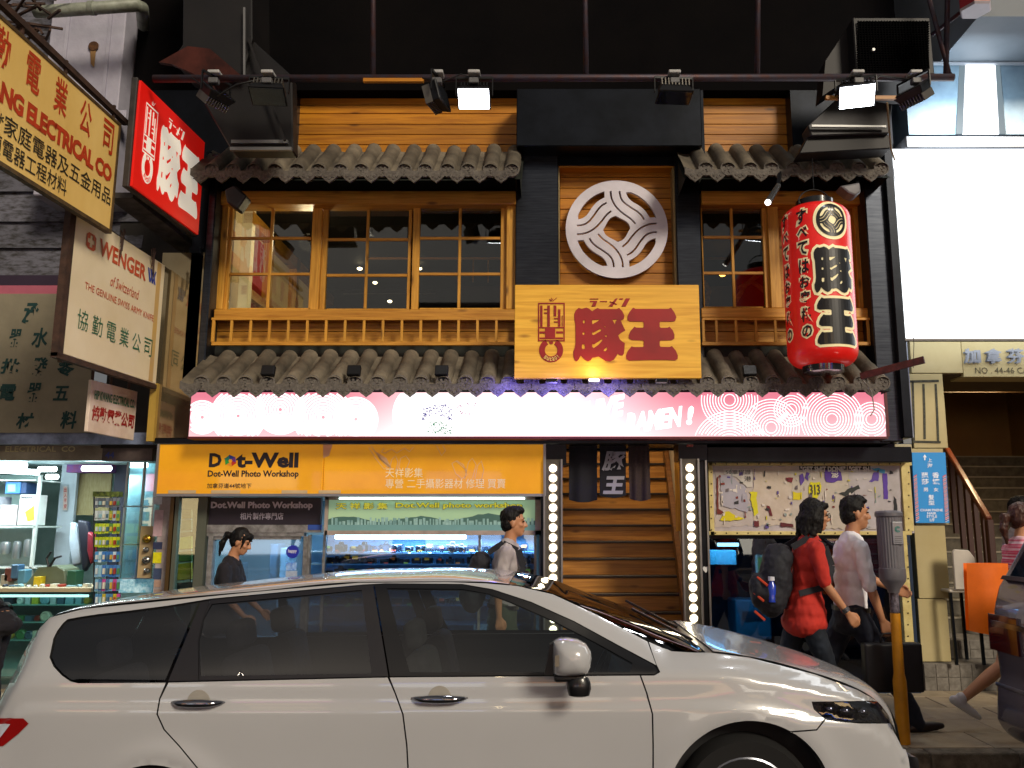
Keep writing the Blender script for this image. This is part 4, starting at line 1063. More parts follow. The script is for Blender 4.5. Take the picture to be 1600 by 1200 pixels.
L_ = bpy.data.lights.new('added_room_light', 'POINT'); L_.energy = 14; L_.color = (1, .8, .5); L_.shadow_soft_size = .1; o = bpy.data.objects.new('added_room_light', L_); COL.objects.link(o); o.location = (xl + .75, 8.75, zt_ - .35)  # point light added to brighten the pillar side, no fixture of its own
# ================================================================= ducts, pipe frame, floodlights
duct_m = mat('duct_black', '0c0d10', .5, .3, col2='1f1c1c', ns=2, soft=.3)
du = thing('exhaust_duct', 'big black exhaust duct with an angled hood at the upper left', 'duct', tuple(P(380, 230, 7.4)))
pquad([(288, -200), (392, -200), (394, 60), (378, 118), (322, 118), (268, 92), (285, 70)], 6.95, .5).build('duct_body', duct_m, du, bevel=.01)
pquad([(248, 97), (293, 72), (328, 76), (378, 119), (322, 124), (268, 100)], 6.9, .04).build('duct_mouth', mat('duct_mouth_red', '5c3028', .35, .7, col2='3a201c', ns=4), du)
pquad([(392, 60), (456, 118), (458, 236), (362, 236), (318, 160), (380, 118)], 7.0, .16).build('duct_hood', duct_m, du, bevel=.012)
MB().bar(P(362, 222, 6.98), P(450, 222, 6.98), .03).build('duct_flange', dull, du); MB().bar(P(360, 233, 6.96), P(456, 233, 6.96), .03).build('duct_flange', dull, du)
MB().bar(P(382, 12, 6.9), P(382, 120, 6.9), .018).build('hanger', dull, du); MB().bar(P(388, 60, 6.92), P(445, 220, 6.92), .02).build('hanger', duct_m, du)
louvre_m = mat('louvre_black', '060607', .9, ior=1.1)
ac = thing('ventilation_box', 'dark louvred ventilation box hanging above the right floodlight', 'ventilation', tuple(P(1390, 115, 7.1)))
pbox(1335, 27, 1457, 116, 6.95, .55).build('box_body', duct_m, ac, bevel=.01)
pquad([(1335, 27), (1335, 116), (1285, 150), (1290, 95)], 7.1, .2).build('box_side', duct_m, ac)
for i in range(22):
    y = 33 + i * 3.7; pbox(1341, y, 1452, y + 1.5, 6.93, .02).build('louvre', louvre_m, ac)
for i in range(24): pbox(1343 + i * 4.6, 32, 1344.2 + i * 4.6, 113, 6.925, .01).build('louvre', louvre_m, ac)
MB().lathe(P(1364, 79, 6.92), [(.02, 0), (.014, -.02)], 8, 'Y').build('latch', dull, ac)
hd = thing('canopy_hood', 'grey sloped metal hood below the ventilation box', 'hood', tuple(P(1330, 230, 7.3)))
hd_m = mat('hood_grey', '3a3a3c', .5, .5, col2='2a2828', ns=3)
pquad([(1312, 150), (1395, 162), (1390, 208), (1268, 212), (1262, 196)], 7.3, .2).build('hood_panel', hd_m, hd, bevel=.01)
pquad([(1262, 213), (1390, 210), (1392, 232), (1248, 240)], 7.35, .2).build('hood_panel', duct_m, hd, bevel=.01)
MB().bar(P(1268, 197, 7.26), P(1384, 198, 7.26), .02).build('hood_seam', dull, hd)
# pipe frame
pipe_m = mat('frame_pipe', '3c3640', .5, .5, col2='4a2a20', ns=12, cov=.35)
pf_ = thing('pipe_frame', 'long horizontal pipe frame with hangers carrying the floodlights', 'pipe frame', tuple(P(900, 123, 6.6)))
MB().tube([P(240, 123, 6.6), P(1490, 121, 6.6)], .032, 10).build('main_pipe', pipe_m, pf_, smooth=True)
for x0, x1 in ((583, 583), (911, 916), (1187, 1183), (1485, 1478)):
    MB().tube([P(x1, 121, 6.62), P(x0, -220, 6.62)], .024, 8).build('hanger_pipe', pipe_m, pf_, smooth=True)
MB().tube([P(1484, 118, 6.62), P(1452, 0, 6.62)], .02, 8).build('brace_pipe', pipe_m, pf_, smooth=True)
MB().tube([P(1500, 20, 6.62), P(1455, 55, 6.8)], .018, 8).build('brace_pipe', pipe_m, pf_, smooth=True)
MB().bar(P(568, 126, 6.57), P(662, 126, 6.57), .035, .03).build('batten', wood_up, pf_)
MB().bar(P(1290, 153, 6.6), P(1428, 153, 6.6), .03, .03).build('batten', step_wood, pf_)
case_m = mat('lamp_case', '1a1b1e', .4, .4, vary=.1); fin_m = mat('lamp_fin', '6a6660', .4, .7)
flood_hot = glow('flood_lens', 'f4f8ff', 30.); flood_off = mat('lens_off', '20242a', .1, coat=1)
def flood(px, py, Y, w, h, yaw, pitch, lit, label, name='floodlight'):
    c = P(px, py, Y); t = thing(name, label, 'floodlight', tuple(c), 'floodlights clamped on the pipe frame')
    Mx = Matrix.Translation(c) @ Matrix.Rotation(yaw, 4, 'Z') @ Matrix.Rotation(pitch, 4, 'X')
    b = MB()
    vs = [(-w / 2, -.05, -h / 2), (w / 2, -.05, -h / 2), (w / 2, -.05, h / 2), (-w / 2, -.05, h / 2), (-w * .32, .07, -h * .3), (w * .32, .07, -h * .3), (w * .32, .07, h * .3), (-w * .32, .07, h * .3)]
    b.add([Mx @ Vector(v) for v in vs], [(0, 3, 2, 1), (4, 5, 6, 7), (0, 1, 5, 4), (1, 2, 6, 5), (2, 3, 7, 6), (3, 0, 4, 7)])
    b.build('case', case_m, t, bevel=.006)
    MB().box(-w / 2 + .015, w / 2 - .015, -.056, -.052, -h / 2 + .015, h / 2 - .015, Mx).build('lens', flood_hot if lit else flood_off, t)
    f_ = MB()
    for i in range(9):
        x = -w * .38 + w * .76 * i / 8; f_.box(x - .004, x + .004, .02, .085, -h * .42, h * .42, Mx)
    tag(f_.build('cooling_fins', fin_m if not lit else case_m, t), kind='stuff')
    k = MB(); up = Vector((0, 0, 1)); q0 = Mx @ Vector((-w / 2 - .012, 0, 0)); q1 = Mx @ Vector((w / 2 + .012, 0, 0)); top = max(.1, P(px, 122, Y).z - c.z)
    k.bar(q0, q0 + up * top, .008, .025); k.bar(q1, q1 + up * top, .008, .025); k.bar(q0 + up * top, q1 + up * top, .02, .02); k.build('bracket', case_m, t)
    cb = P(px, 119, Y - .02); MB().box(cb.x - .05, cb.x + .05, cb.y - .06, cb.y + .06, cb.z, cb.z + .03).build('clamp', mat('clamp_white', 'a8a8a8', .5), t, bevel=.006)
    MB().box(cb.x - .04, cb.x + .04, cb.y - .06, cb.y, cb.z - .09, cb.z - .04).build('junction_box', mat('clamp_grey', '5a5a5c', .5), t, bevel=.006)
    if lit:
        L_ = bpy.data.lights.new('flood_beam', 'SPOT'); L_.energy = lit; L_.spot_size = R(150); L_.spot_blend = .6; L_.color = (.95, .97, 1); L_.shadow_soft_size = .1
        o = bpy.data.objects.new('flood_beam', L_); COL.objects.link(o); o.parent = t; o.matrix_parent_inverse = Matrix.Translation(-c)
        dr_ = (Mx.to_3x3() @ Vector((0, -1, 0))); o.matrix_basis = Matrix.Translation(Mx @ Vector((0, -.08, 0))) @ dr_.to_track_quat('-Z', 'Y').to_matrix().to_4x4()
    return t
flood(337, 150, 6.6, .26, .2, R(60), R(-50), 0, 'unlit floodlight seen from the side above the red sign')
flood(420, 145, 6.55, .30, .2, R(5), R(65), 0, 'unlit floodlight facing down in front of the black duct')
flood(684, 152, 6.55, .26, .2, R(75), R(-15), 0, 'unlit floodlight turned sideways just left of the lit white one')
flood(741, 150, 6.5, .28, .2, 0, R(54), 70, 'brightly lit white floodlight above the right end of the left eave')
flood(1053, 145, 6.55, .30, .2, R(4), R(82), 0, 'unlit floodlight facing down on the dark fascia above the emblem')
flood(1338, 146, 6.5, .30, .22, R(-14), R(56), 70, 'brightly lit yellowish floodlight below the ventilation box')
flood(1428, 146, 6.55, .28, .2, R(-60), R(-55), 0, 'unlit floodlight seen from the side at the right end of the pipe')
# loose cables
m = MB()
for pts, r_ in (([(300, 122), (340, 150), (370, 132), (420, 121)], .008), ([(660, 122), (690, 128), (720, 116), (745, 122)], .006), ([(1320, 122), (1350, 135), (1375, 118), (1420, 124)], .007)):
    m = MB().tube([P(x, y, 6.52) for x, y in pts], r_, 6); tag(m.build('loose_cable', cable_m, None, smooth=True), {300: 'loose black cable hanging by the left floodlights', 660: 'loose black cable beside the lit white floodlight', 1320: 'loose black cable beside the lit yellowish floodlight'}[pts[0][0]], 'cable')
m = MB().tube([P(1386, 160, 6.6), P(1392, 232, 6.9), P(1398, 250, 7.2)], .008, 6); tag(m.build('rope', mat('rope', '8a7a5c', .9), None), 'pale rope hanging from the hood down to the white billboard', 'rope')
m = MB().tube([P(1396, 262, 7.3), P(1410, 380, 7.3), P(1428, 535, 7.3), P(1427, 575, 7.3)], .003, 5); tag(m.build('thin_wire', cable_m, None), 'thin wire hanging in front of the white billboard', 'wire')

# ================================================================= red paper lantern
LYc = 7.28; lc = P(1279, 440, LYc); LR = .30
zt2, zb2 = P(1279, 314, LYc - .2).z, P(1279, 566, LYc - .2).z
lan = thing('paper_lantern', 'tall red paper lantern with black and cream characters hanging at the right window', 'lantern', (lc.x, LYc, zb2))
lan_red = mat('lantern_red', 'c8140c', .42, col2='b00e0a', ns=6, emit='e01810', es=.28, coat=.35, bump=.1)
prof = []; NR = 62
hh = zt2 - zb2
def LRz(z):
    u = (z - zb2) / hh; e = min(u, 1 - u) * hh; c = .13
    return (LR - c * .9 * (1 - math.sqrt(max(0, 1 - (1 - min(e, c) / c) ** 2)))) if e < c else LR
for i in range(NR * 2 + 1):
    z = zb2 + hh * i / (NR * 2); prof.append((LRz(z) + (.0022 if i % 2 else -.0015), z - zb2))
MB().lathe((lc.x, LYc, zb2), prof, 56).build('paper_shade', lan_red, lan, smooth=True)
blk = mat('lantern_black_cap', '0a0a0c', .25, coat=.6)
MB().lathe((lc.x, LYc, zt2 - .005), [(.185, 0), (.185, .015), (.165, .02), (.165, .075), (.15, .08), (.15, .02)], 32).build('top_ring', blk, lan, smooth=.5)
MB().lathe((lc.x, LYc, zb2 - .06), [(.15, 0), (.175, .005), (.18, .06), (.17, .065)], 32).build('bottom_ring', blk, lan, smooth=.5)
m = MB(); m.tube([(lc.x + .15 * math.cos(a), LYc, zt2 + .05 + .14 * math.sin(a)) for a in [math.pi * i / 12 for i in range(13)]], .006, 6)
m.tube([(lc.x, LYc, zt2 + .19), (lc.x + .01, LYc + .02, zt2 + .5)], .005, 6); m.build('hanger_wire', cable_m, lan, smooth=True)
def lfn(lift):
    def fn(x, y, w=0):   # x,y in photo pixels on the lantern front -> cylinder
        th = (x - 1279) / 55.0 * .97; z = P(1279, y, LYc - LR).z
        r_ = LRz(min(max(z, zb2), zt2)) + lift; return Vector((lc.x + r_ * math.sin(th), LYc - r_ * math.cos(th), z))
    return fn
def cyl_flat(mb, loops, fn, st=5.):
    """fill with extra points so that big shapes wrap round the cylinder"""
    lps = [dens(lp, st) for lp in loops]; xs = [p[0] for p in lps[0]]; ys = [p[1] for p in lps[0]]
    V = []; Ed = []
    for l_ in lps:
        k = len(V); V += [Vector(p) for p in l_]; Ed += [(k + i, k + (i + 1) % len(l_)) for i in range(len(l_))]
    y = min(ys)
    while y < max(ys):
        x = min(xs)
        while x < max(xs): V.append(Vector((x + .13, y + .07))); x += st
        y += st
    r = delaunay_2d_cdt(V, Ed, [], 0, 1e-6); out = [tuple(v) for v in r[0]]
    def inside(p, l_):
        c = False; j = len(l_) - 1
        for i in range(len(l_)):
            if (l_[i][1] > p[1]) != (l_[j][1] > p[1]) and p[0] < (l_[j][0] - l_[i][0]) * (p[1] - l_[i][1]) / (l_[j][1] - l_[i][1]) + l_[i][0]: c = not c
            j = i
        return c
    fs = [f for f in r[2] if inside([sum(out[i][k] for i in f) / len(f) for k in (0, 1)], lps[0]) and not any(inside([sum(out[i][k] for i in f) / len(f) for k in (0, 1)], h) for h in lps[1:])]
    mb.add([fn(*p) for p in out], [tuple(f) for f in fs])
def scaleloop(lp, bx, tx): return [(tx[0] + (x - bx[0]) / (bx[2] - bx[0]) * (tx[2] - tx[0]), tx[1] + (y - bx[1]) / (bx[3] - bx[1]) * (tx[3] - tx[1])) for x, y in lp]
cream = mat('lantern_cream', 'e4d8a8', .5, emit='ffe8b0', es=.12, vary=.03); ink = mat('lantern_ink', '0c0b0d', .35, coat=.4, vary=0)
mc, mk = MB(), MB(); f1, f2 = lfn(.004), lfn(.0065)
BT, BW = (437, 170, 980, 735), (985, 170, 1528, 725)
for off in (0, 135):
    tt, tw = (1254 + off, 385, 1324 + off, 457), (1254 + off, 464, 1324 + off, 538)
    A_ = scaleloop(K_TON, BT, tt); B_ = scaleloop(K_WANG, BW, tw)
    for lp_ in (A_, B_): q_ = MB(); cyl_flat(q_, [inset(lp_, -4.2)], f1); q_.build('cream_outline', cream, lan, noflip=True)
    for lps_ in ([A_] + [scaleloop(h, BT, tt) for h in K_HOLES], [B_]): q_ = MB(); cyl_flat(q_, lps_, f2); q_.build('ink_lettering', ink, lan, noflip=True)
cyl_flat(mc, [arcpts(1288, 343, 31, 0, 360, 40)[:-1]], f1)
for off in (0,):
    cyl_flat(mk, [arcpts(1288, 343, 26, 0, 360, 40)[:-1]] + [[(1288 + x * 26, 343 - y * 26) for x, y in lp] for lp in EMB], f2, 3.)
for ch, y0, y1 in (('す', 322, 346), ('べ', 350, 367), ('て', 373, 394), ('は', 401, 423), ('お', 428, 446), ('客', 451, 472), ('様', 477, 500), ('の', 505, 524)):
    for dx, b_, mb_, f_ in ((0, .16, mc, f1), (0, .03, mk, f2), (-38, .16, mc, f1), (-38, .03, mk, f2)):
        g = 2.6 if b_ > .1 else 0
        q_ = MB(); text_into(q_, ch, lambda u, v: f_(1230 + dx - g + (17 + 2 * g) * u, y1 + g - (y1 - y0 + 2 * g) * v), b_, .05); q_.build('cream_outline' if mb_ is mc else 'ink_lettering', cream if mb_ is mc else ink, lan, noflip=True)
mc.build('cream_outline', cream, lan, noflip=True); mk.build('ink_lettering', ink, lan, noflip=True)
# spot lamps on the wall by the lantern
def bullet(px, py, Y, tip, r_, label, lit=0):
    a = P(px, py, Y); b = P(tip[0], tip[1], Y - .2); t = thing('spot_lamp', label, 'spot lamp', tuple(a))
    d_ = (b - a); MB().tube([a, a + d_ * .85, b], [r_ * .8, r_, r_], 14).build('lamp_barrel', mat('spot_silver', '9a9a9a', .25, .8), t, smooth=.6)
    MB().tube([b - d_ * .02, b + d_ * .03], [r_ * .85, r_ * .85], 14).build('lamp_lens', glow('spot_lens', 'fff8f0', 5.) if lit else flood_off, t)
    MB().bar(a, P(px + 3, py - 22, Y + .1), .03).build('lamp_arm', case_m, t); return a, b
bullet(1216, 290, 7.5, (1200, 316), .032, 'small silver spot lamp pointing down beside the red lantern', 1)
def horn(px, py, pts, label):
    t = thing('wall_lamp', label, 'wall lamp', tuple(P(px, py, 7.7)))
    pquad(pts, 7.45, .16).build('lamp_head', mat('horn_grey', '77767a', .5, .2) if px > 800 else case_m, t, bevel=.02, seg=2)
    MB().bar(P(px, py, 7.5), P(px, py - 12, 8.1), .03).build('lamp_arm', case_m, t)
horn(1340, 288, [(1312, 290), (1344, 284), (1346, 300), (1337, 306), (1326, 302)], 'grey wedge-shaped lamp under the upper eave right of the lantern')
horn(365, 300, [(350, 296), (366, 288), (385, 305), (370, 327), (354, 316)], 'dark wedge-shaped lamp under the left end of the upper eave')
# small floods standing on the lower eave
def small(px, label):
    c = P(px, 579, 7.5); t = thing('eave_lamp', label, 'small floodlight', tuple(c), 'small black floodlights standing on the lower eave')
    Mx = Matrix.Translation(c) @ Matrix.Rotation(R(-20), 4, 'X'); MB().box(-.06, .06, -.02, .03, -.05, .05, Mx).build('lamp_case', case_m, t, bevel=.006)
    MB().box(-.05, .05, .031, .034, -.04, .04, Mx).build('lens', flood_off, t); MB().bar(c + Vector((0, 0, -.05)), c + Vector((0, .03, -.13)), .05, .02).build('bracket', case_m, t)
for px, l_ in ((419, 'first small black floodlight on the lower eave, near its left end'), (553, 'second small black floodlight on the lower eave from the left'), (690, 'third small black floodlight on the lower eave, nearest the name board'), (1171, 'small black floodlight on the lower eave left of the lantern')): small(px, l_)
for px, lit, l_ in ((862, 0, 'tiny unlit lamp under the left half of the name board'), (928, 1, 'tiny lit lamp under the middle of the name board'), (1034, 0, 'tiny pale lamp under the right half of the name board')):
    c = P(px, 594, 7.3); t = thing('board_lamp', l_, 'small lamp', tuple(c), 'tiny lamps under the name board')
    MB().box(c.x - .05, c.x + .05, 7.28, 7.36, c.z - .02, c.z + .012).build('lamp_case', mat('small_case', '4a4a4c', .4), t, bevel=.004)
    MB().box(c.x - .045, c.x + .045, 7.274, 7.28, c.z - .014, c.z + .008).build('lens', glow('small_lens', 'fff0d0', 6.) if lit else flood_off, t)
    if lit:
        L_ = bpy.data.lights.new('board_glow', 'POINT'); L_.energy = 1.6; L_.color = (1, .85, .4); L_.shadow_soft_size = .03
        o = bpy.data.objects.new('board_glow', L_); COL.objects.link(o); o.parent = t; o.matrix_parent_inverse = Matrix.Translation(-c); o.location = c + Vector((0, -.02, .1))
m = MB().bar(P(1345, 588, 7.35), P(1444, 562, 7.0), .03, .06); tag(m.build('red_bar', mat('rusty_red', '5a2420', .7, col2='3a1814', ns=20), None), 'rusty red metal bar sticking out above the right end of the light box', 'metal bar')
m = MB().tube([P(1349, 595, 7.4), P(1362, 612, 7.35), P(1366, 640, 7.35), P(1360, 650, 7.35)], .005, 6); tag(m.build('bar_wire', mat('wire_pale', '8a8478', .6), None), 'pale wire curling down from the rusty red bar', 'wire')
# ================================================================= left neighbour: pillar, siding, hanging signs
old_white = mat('old_white_paint', 'b4b2c0', .7, col2='8c8a98', ns=3, soft=.3, bump=.2)
rust = mat('rusty_iron', '4a3226', .8, col2='241812', ns=10, soft=.2, bump=.3)
pil = thing('street_pillar', 'tall white painted pillar with a rust stain behind the yellow sign', 'pillar', tuple(P(140, 700, 8.3)))
pbox(81, -260, 197, 305, 7.9, .5).build('pillar_shaft', old_white, pil, bevel=.01)
for x in (102, 168): pbox(x, -200, x + 5, 300, 7.885, .03).build('pillar_fillet', old_white, pil)
rs = MB().lathe(P(146, 72, 7.88), [(.055, 0), (.05, -.006)], 12, 'Y', sx=1, sy=1.0); rs.build('rust_spot', mat('rust_spot', '5a3a1e', .9, col2='2c1a10', ns=30), pil)
pquad([(141, 76), (150, 76), (147, 105), (142, 100)], 7.882, .003).build('rust_streak', mat('rust_streak', '8a6a42', .9), pil)
MB().box(P(150, 180, 7.8).x, P(197, 180, 7.8).x, 7.8, 7.9, P(150, 188, 7.8).z, P(150, 172, 7.8).z).build('pillar_cap', old_white, pil)
o = MB().tube([P(55, 18, 7.4), P(75, 18, 7.4), P(215, 8, 7.4), P(222, 12, 7.5), P(224, 40, 8)], .06, 14).build('drain_pipe', mat('pipe_green_grey', '9aa092', .5, col2='6e7266', ns=8), None, smooth=True); tag(o, 'fat grey-green drain pipe across the top of the white pillar', 'pipe')
MB().tube([P(140, 13, 7.4), P(148, 12.5, 7.4)], .068, 14).build('pipe_collar', MATS['pipe_green_grey'], o, smooth=.7)
mf = thing('gap_wall', 'dark recessed wall strip between the white pillar and the restaurant', 'wall', tuple(P(210, 600, 8.4)))
pbox(197, -200, 300, 700, 8.35, .2).build('wall_panel', mat('stained_wall', '2c2824', .85, col2='15120f', ns=3, soft=.3), mf)
# siding wall behind the signs
sd = thing('clad_wall', 'worn grey clapboard wall above the calligraphy banner at the left', 'wall', (-6, 8.5, 2))
sid = mat('worn_boards', '5c5c66', .85, col2='2a2826', ns=9, cov=.4, soft=.12, stretch=(1, 1, 3), bump=.3, rnd=.15)
ys_ = [-60, 40, 96, 150, 205, 262, 300, 347, 388, 436]
for a, b in zip(ys_, ys_[1:]):
    z1, z0 = P(0, a, 8.35).z, P(0, b, 8.35).z
    MB().add([(-9, 8.33, z0), (-4.2, 8.33, z0), (-4.2, 8.37, z1), (-9, 8.37, z1), (-9, 8.4, z0), (-4.2, 8.4, z0), (-4.2, 8.4, z1), (-9, 8.4, z1)], [(0, 1, 2, 3), (7, 6, 5, 4), (0, 4, 5, 1), (3, 2, 6, 7), (1, 5, 6, 2), (0, 3, 7, 4)]).build('board', sid, sd)
pbox(-300, 430, 108, 447, 8.3, .05).build('dark_trim', mat('plum_trim', '2a1c30', .7), sd)
pbox(-300, 446, 108, 459, 8.27, .05).build('pink_trim', mat('pink_trim', 'a8586a', .6), sd)
brn = mat('banner_grey_brown', '8e8670', .85, col2='6e6858', ns=3, soft=.4, bump=.15, bs=20)
o = pquad([(-260, 459), (142, 459), (142, 676), (-260, 676)], 8.25, .03).build('calligraphy_banner', brn, None); tag(o, 'large faded grey banner with dark green brush characters over the electrical shop', 'banner')
m = MB(); grn = mat('brush_green', '163a38', .8)
for ch, x0, y0, x1, y1 in (('承', 33, 473, 62, 508), ('器', 12, 514, 35, 542), ('水', 48, 512, 76, 543), ('電', 86, 515, 108, 540), ('批', 0, 560, 32, 584), ('發', 48, 558, 76, 588), ('零', 88, 560, 118, 588), ('電', -2, 600, 26, 626), ('器', 40, 598, 66, 628), ('五', 82, 603, 108, 626), ('金', 124, 600, 150, 624), ('材', 24, 645, 54, 670), ('料', 93, 642, 121, 670)):
    if x1 < 142: ptext(m, ch, x0, y0, x1, y1, 8.245, .03, .12)
m.build('brush_lettering', grn, o)
# --- yellow hanging sign
def hanging(name, X, pxl, tl, bl, pxr, tr, br, col, label, th=.1, edge=None):
    s = Sign(PX(pxl, bl, X), PX(pxr, br, X), PX(pxr, tr, X), PX(pxl, tl, X))
    # verticals made truly vertical
    for a, b in ((0, 3), (1, 2)): s.c[a].y = s.c[b].y = (s.c[a].y + s.c[b].y) / 2
    return s
yel = hanging('y', -3.6, 0, 26, 255, 179, 188, 366, None, None)
ymat = mat('yellow_enamel', 'f2d080', .45, col2='d8ae58', ns=2.5, stretch=(1, 1, .5), soft=.4, bump=.03)
o = thing('hanging_sign', 'large yellow hanging sign with red and black characters, nearest the camera at top left', 'sign', tuple(yel.at(.5, 0)))
mb = MB(); yel.board(mb, -.45, 0, 1, 1, .035); mb.build('sign_board', ymat, o, bevel=.004)
mb = MB(); yel.board(mb, -.45, -.02, 1.005, 0.012, .05, .008); yel.board(mb, -.45, .99, 1.005, 1.015, .05, .008); yel.board(mb, .995, -.02, 1.012, 1.015, .05, .008); tag(mb.build('sign_rim', mat('brown_rim', '5e4a2a', .6, col2='3a2a18', ns=14), o), kind='stuff')
red_p = mat('red_enamel_paint', 'c0401e', .5, col2='a83616', ns=8); blk_p = mat('black_enamel_paint', '2a2618', .55)
mr, mk = MB(), MB()
for k, ch in enumerate('協勤電業公司'):
    u = .89 + .004 - .228 * (5 - k); yel.text(mr, ch, u - .055, .66, u + .055, .95, .015)
yel.text(mr, 'HIP KWANG ELECTRICAL CO', -.43, .415, .965, .575, .05, 0, .9)
yel.text(mk, '自配鎖匙*家庭電器及五金用品', -.40, .215, .975, .365, .005, 0, 1.)
yel.text(mk, '各類電器工程材料', -.12, .05, .56, .19, .005)
mr.build('red_lettering', red_p, o); mk.build('black_lettering', blk_p, o)
for u in (.14, .5, .98):
    a = yel.at(u, 1.0, -.04); MB().bar(a, a + Vector((0, 0, .16)), .02).build('hanger', rust, o)
a0_, a1_ = yel.at(-.45, 1.1, -.04), yel.at(1.12, 1.13, -.04)
MB().bar(a0_ + Vector((0, 0, .04)), a1_ + Vector((0, 0, -.02)), .045, .045).build('support_bar', rust, o)
m = MB(); rnd = random.Random(5)
for k in range(26):
    p = P(rnd.uniform(-10, 80), rnd.uniform(-15, 55), 7.2); q = p + Vector((rnd.uniform(-.35, .35), rnd.uniform(-.2, .2), rnd.uniform(-.12, .12))); m.bar(p, q, .02)
tag(tag(m.build('scrap_rack', rust, None), 'tangle of rusty scrap bars above the yellow sign', 'scrap rack'), kind='stuff')
# --- white sign with emblem
we = hanging('w', -3.75, 108, 318, 556, 251, 410, 603, None, None)
cr_m = mat('cream_enamel', 'ecdfc2', .4, col2='d8c6a0', ns=2, soft=.35)
o = thing('hanging_sign', 'cream hanging sign with an orange cross badge and green characters, below the yellow one', 'sign', tuple(we.at(.5, 0)))
mb = MB(); we.board(mb, 0, 0, 1, 1, .03); mb.build('sign_board', cr_m, o, bevel=.004)
mb = MB(); we.board(mb, -.05, -.03, .0, 1.03, .05, .01); mb.build('sign_rim', rust, o)
mb = MB(); we.board(mb, -.05, -.04, 1.0, -.005, .05, .01); mb.build('sign_rim', rust, o)
mb = MB(); we.board(mb, 0.9, 0.01, .95, .99, .001, .003); mb.build('rust_run', mat('rust_run', 'cfa85c', .6, col2='c0a070', ns=5), o)
og = mat('orange_print', 'c4441c', .5); bp_ = mat('blue_print', '2a3f98', .5); gp = mat('green_print', '2c6a50', .5)
m = MB(); sq = arcpts(.16 - .03, .80, .0, 0, 0, 1); rcq = []
cx_, cy_, hw_, hh_ = .16, .835, .045, .058
sqr = [(cx_ - hw_, cy_ - hh_ * .7), (cx_ - hw_ * .6, cy_ - hh_), (cx_ + hw_ * .6, cy_ - hh_), (cx_ + hw_, cy_ - hh_ * .7), (cx_ + hw_, cy_ + hh_ * .7), (cx_ + hw_ * .6, cy_ + hh_), (cx_ - hw_ * .6, cy_ + hh_), (cx_ - hw_, cy_ + hh_ * .7)]
a, b = hw_ * .26, hh_ * .26; A2, B2 = hw_ * .72, hh_ * .72
cross = [(cx_ + x, cy_ + y) for x, y in ((-a, -B2), (a, -B2), (a, -b), (A2, -b), (A2, b), (a, b), (a, B2), (-a, B2), (-a, b), (-A2, b), (-A2, -b), (-a, -b))]
flat([sqr, cross], lambda u, v: we.at(u, v, .004), m); m.build('cross_badge', og, o); m = MB(); we.text(m, 'WENGER', .24, .775, .765, .90, .03); 
we.text(m, 'of Switzerland', .38, .60, .70, .68, .0, .2); we.text(m, 'THE GENUINE SWISS ARMY KNIFE', .14, .49, .90, .54, .0)
m.build('orange_lettering', og, o)
m = MB()
for k in range(3): flat([[(.78 + k * .03, .90), (.80 + k * .03, .90), (.83 + k * .03, .79), (.81 + k * .03, .79)]], lambda u, v: we.at(u, v, .004), m)
for k in range(2): flat([[(.815 + k * .03, .80), (.825 + k * .03, .79), (.86 + k * .03, .90), (.845 + k * .03, .90)]], lambda u, v: we.at(u, v, .0045), m)
m.build('blue_mark', bp_, o)
m = MB()
for k, ch in enumerate('協勤電業公司'): u = .15 + k * .142; we.text(m, ch, u - .05, .20, u + .05, .34, .0)
m.build('green_lettering', gp, o)
pbox(101, 330, 108, 566, 6.5, .03).build('support_post', mat('post_rust', '5e5038', .8, col2='2c1c12', ns=14), o)
MB().tube([we.at(-.02, 1.03, -.06), we.at(1.08, 1.0, -.06)], .022, 6).build('support_bar', rust, o)
for u in (.43, .8):
    c = MB(); q = we.at(u, 1.03, .03)
    for k in range(8): c.tube([q + Vector((0, rnd.uniform(-.05, .05), rnd.uniform(-.03, .05))), q + Vector((0, rnd.uniform(-.04, .04), -.02 - .03 * k))], .005, 5)
    tag(c.build('wire_loop', rust, o), kind='stuff')
# --- small sign
sm = hanging('s', -3.95, 140, 592, 675, 212, 611, 689, None, None)
o = thing('hanging_sign', 'small pale sign with green and dark red lettering hanging below the cream sign', 'sign', tuple(sm.at(.5, 0)))
mb = MB(); sm.board(mb, 0, 0, 1, 1, .03); mb.build('sign_board', mat('pale_enamel', 'e4d4c4', .5, col2='ccb8a4', ns=4), o, bevel=.004)
m = MB(); sm.text(m, 'HIP KWANG ELECTRICAL CO.', .07, .64, .95, .82, .03); m.build('green_lettering', gp, o)
m = MB(); sm.text(m, '協勤電業公司', .05, .22, .97, .52, .035, .1); m.build('red_lettering', mat('dark_red_print', '9a1c1c', .5), o)
for u in (.12, .5, .9): q = sm.at(u, 1, -.05); MB().tube([q, q + Vector((0, .0, .14))], .012, 6).build('chain', rust, o)
# --- red sign
rd = hanging('r', -3.42, 214, 118, 296, 315, 217, 371, None, None)
o = thing('hanging_sign', 'bright red hanging sign with white brush characters at the corner of the restaurant', 'sign', tuple(rd.at(.5, 0)))
mb = MB(); rd.board(mb, 0, 0, 1, 1, .02); mb.build('sign_face', mat('red_face', 'd0140c', .45, emit='e01810', es=.35, vary=.03), o)
mb = MB(); rd.board(mb, -.02, -.02, 1.02, 1.02, .05, -.022); mb.build('sign_case', mat('dark_case', '1e1c1c', .6, col2='3a3430', ns=5), o, bevel=.006)
m = MB(); wf = mat('lit_cream', 'e8e0d0', .5, emit='f0e8d8', es=.4, vary=0)
def rfn(a, b, w=0): return rd.at(.08 + .87 * (a - 72) / 1456, .91 - .80 * (b - 70) / 670, .004 - w)
for lps in logo_loops():
    V, Fs = tri2d(lps); m.add([rfn(x, y) for x, y in V], Fs)
m.build('white_lettering', wf, o)
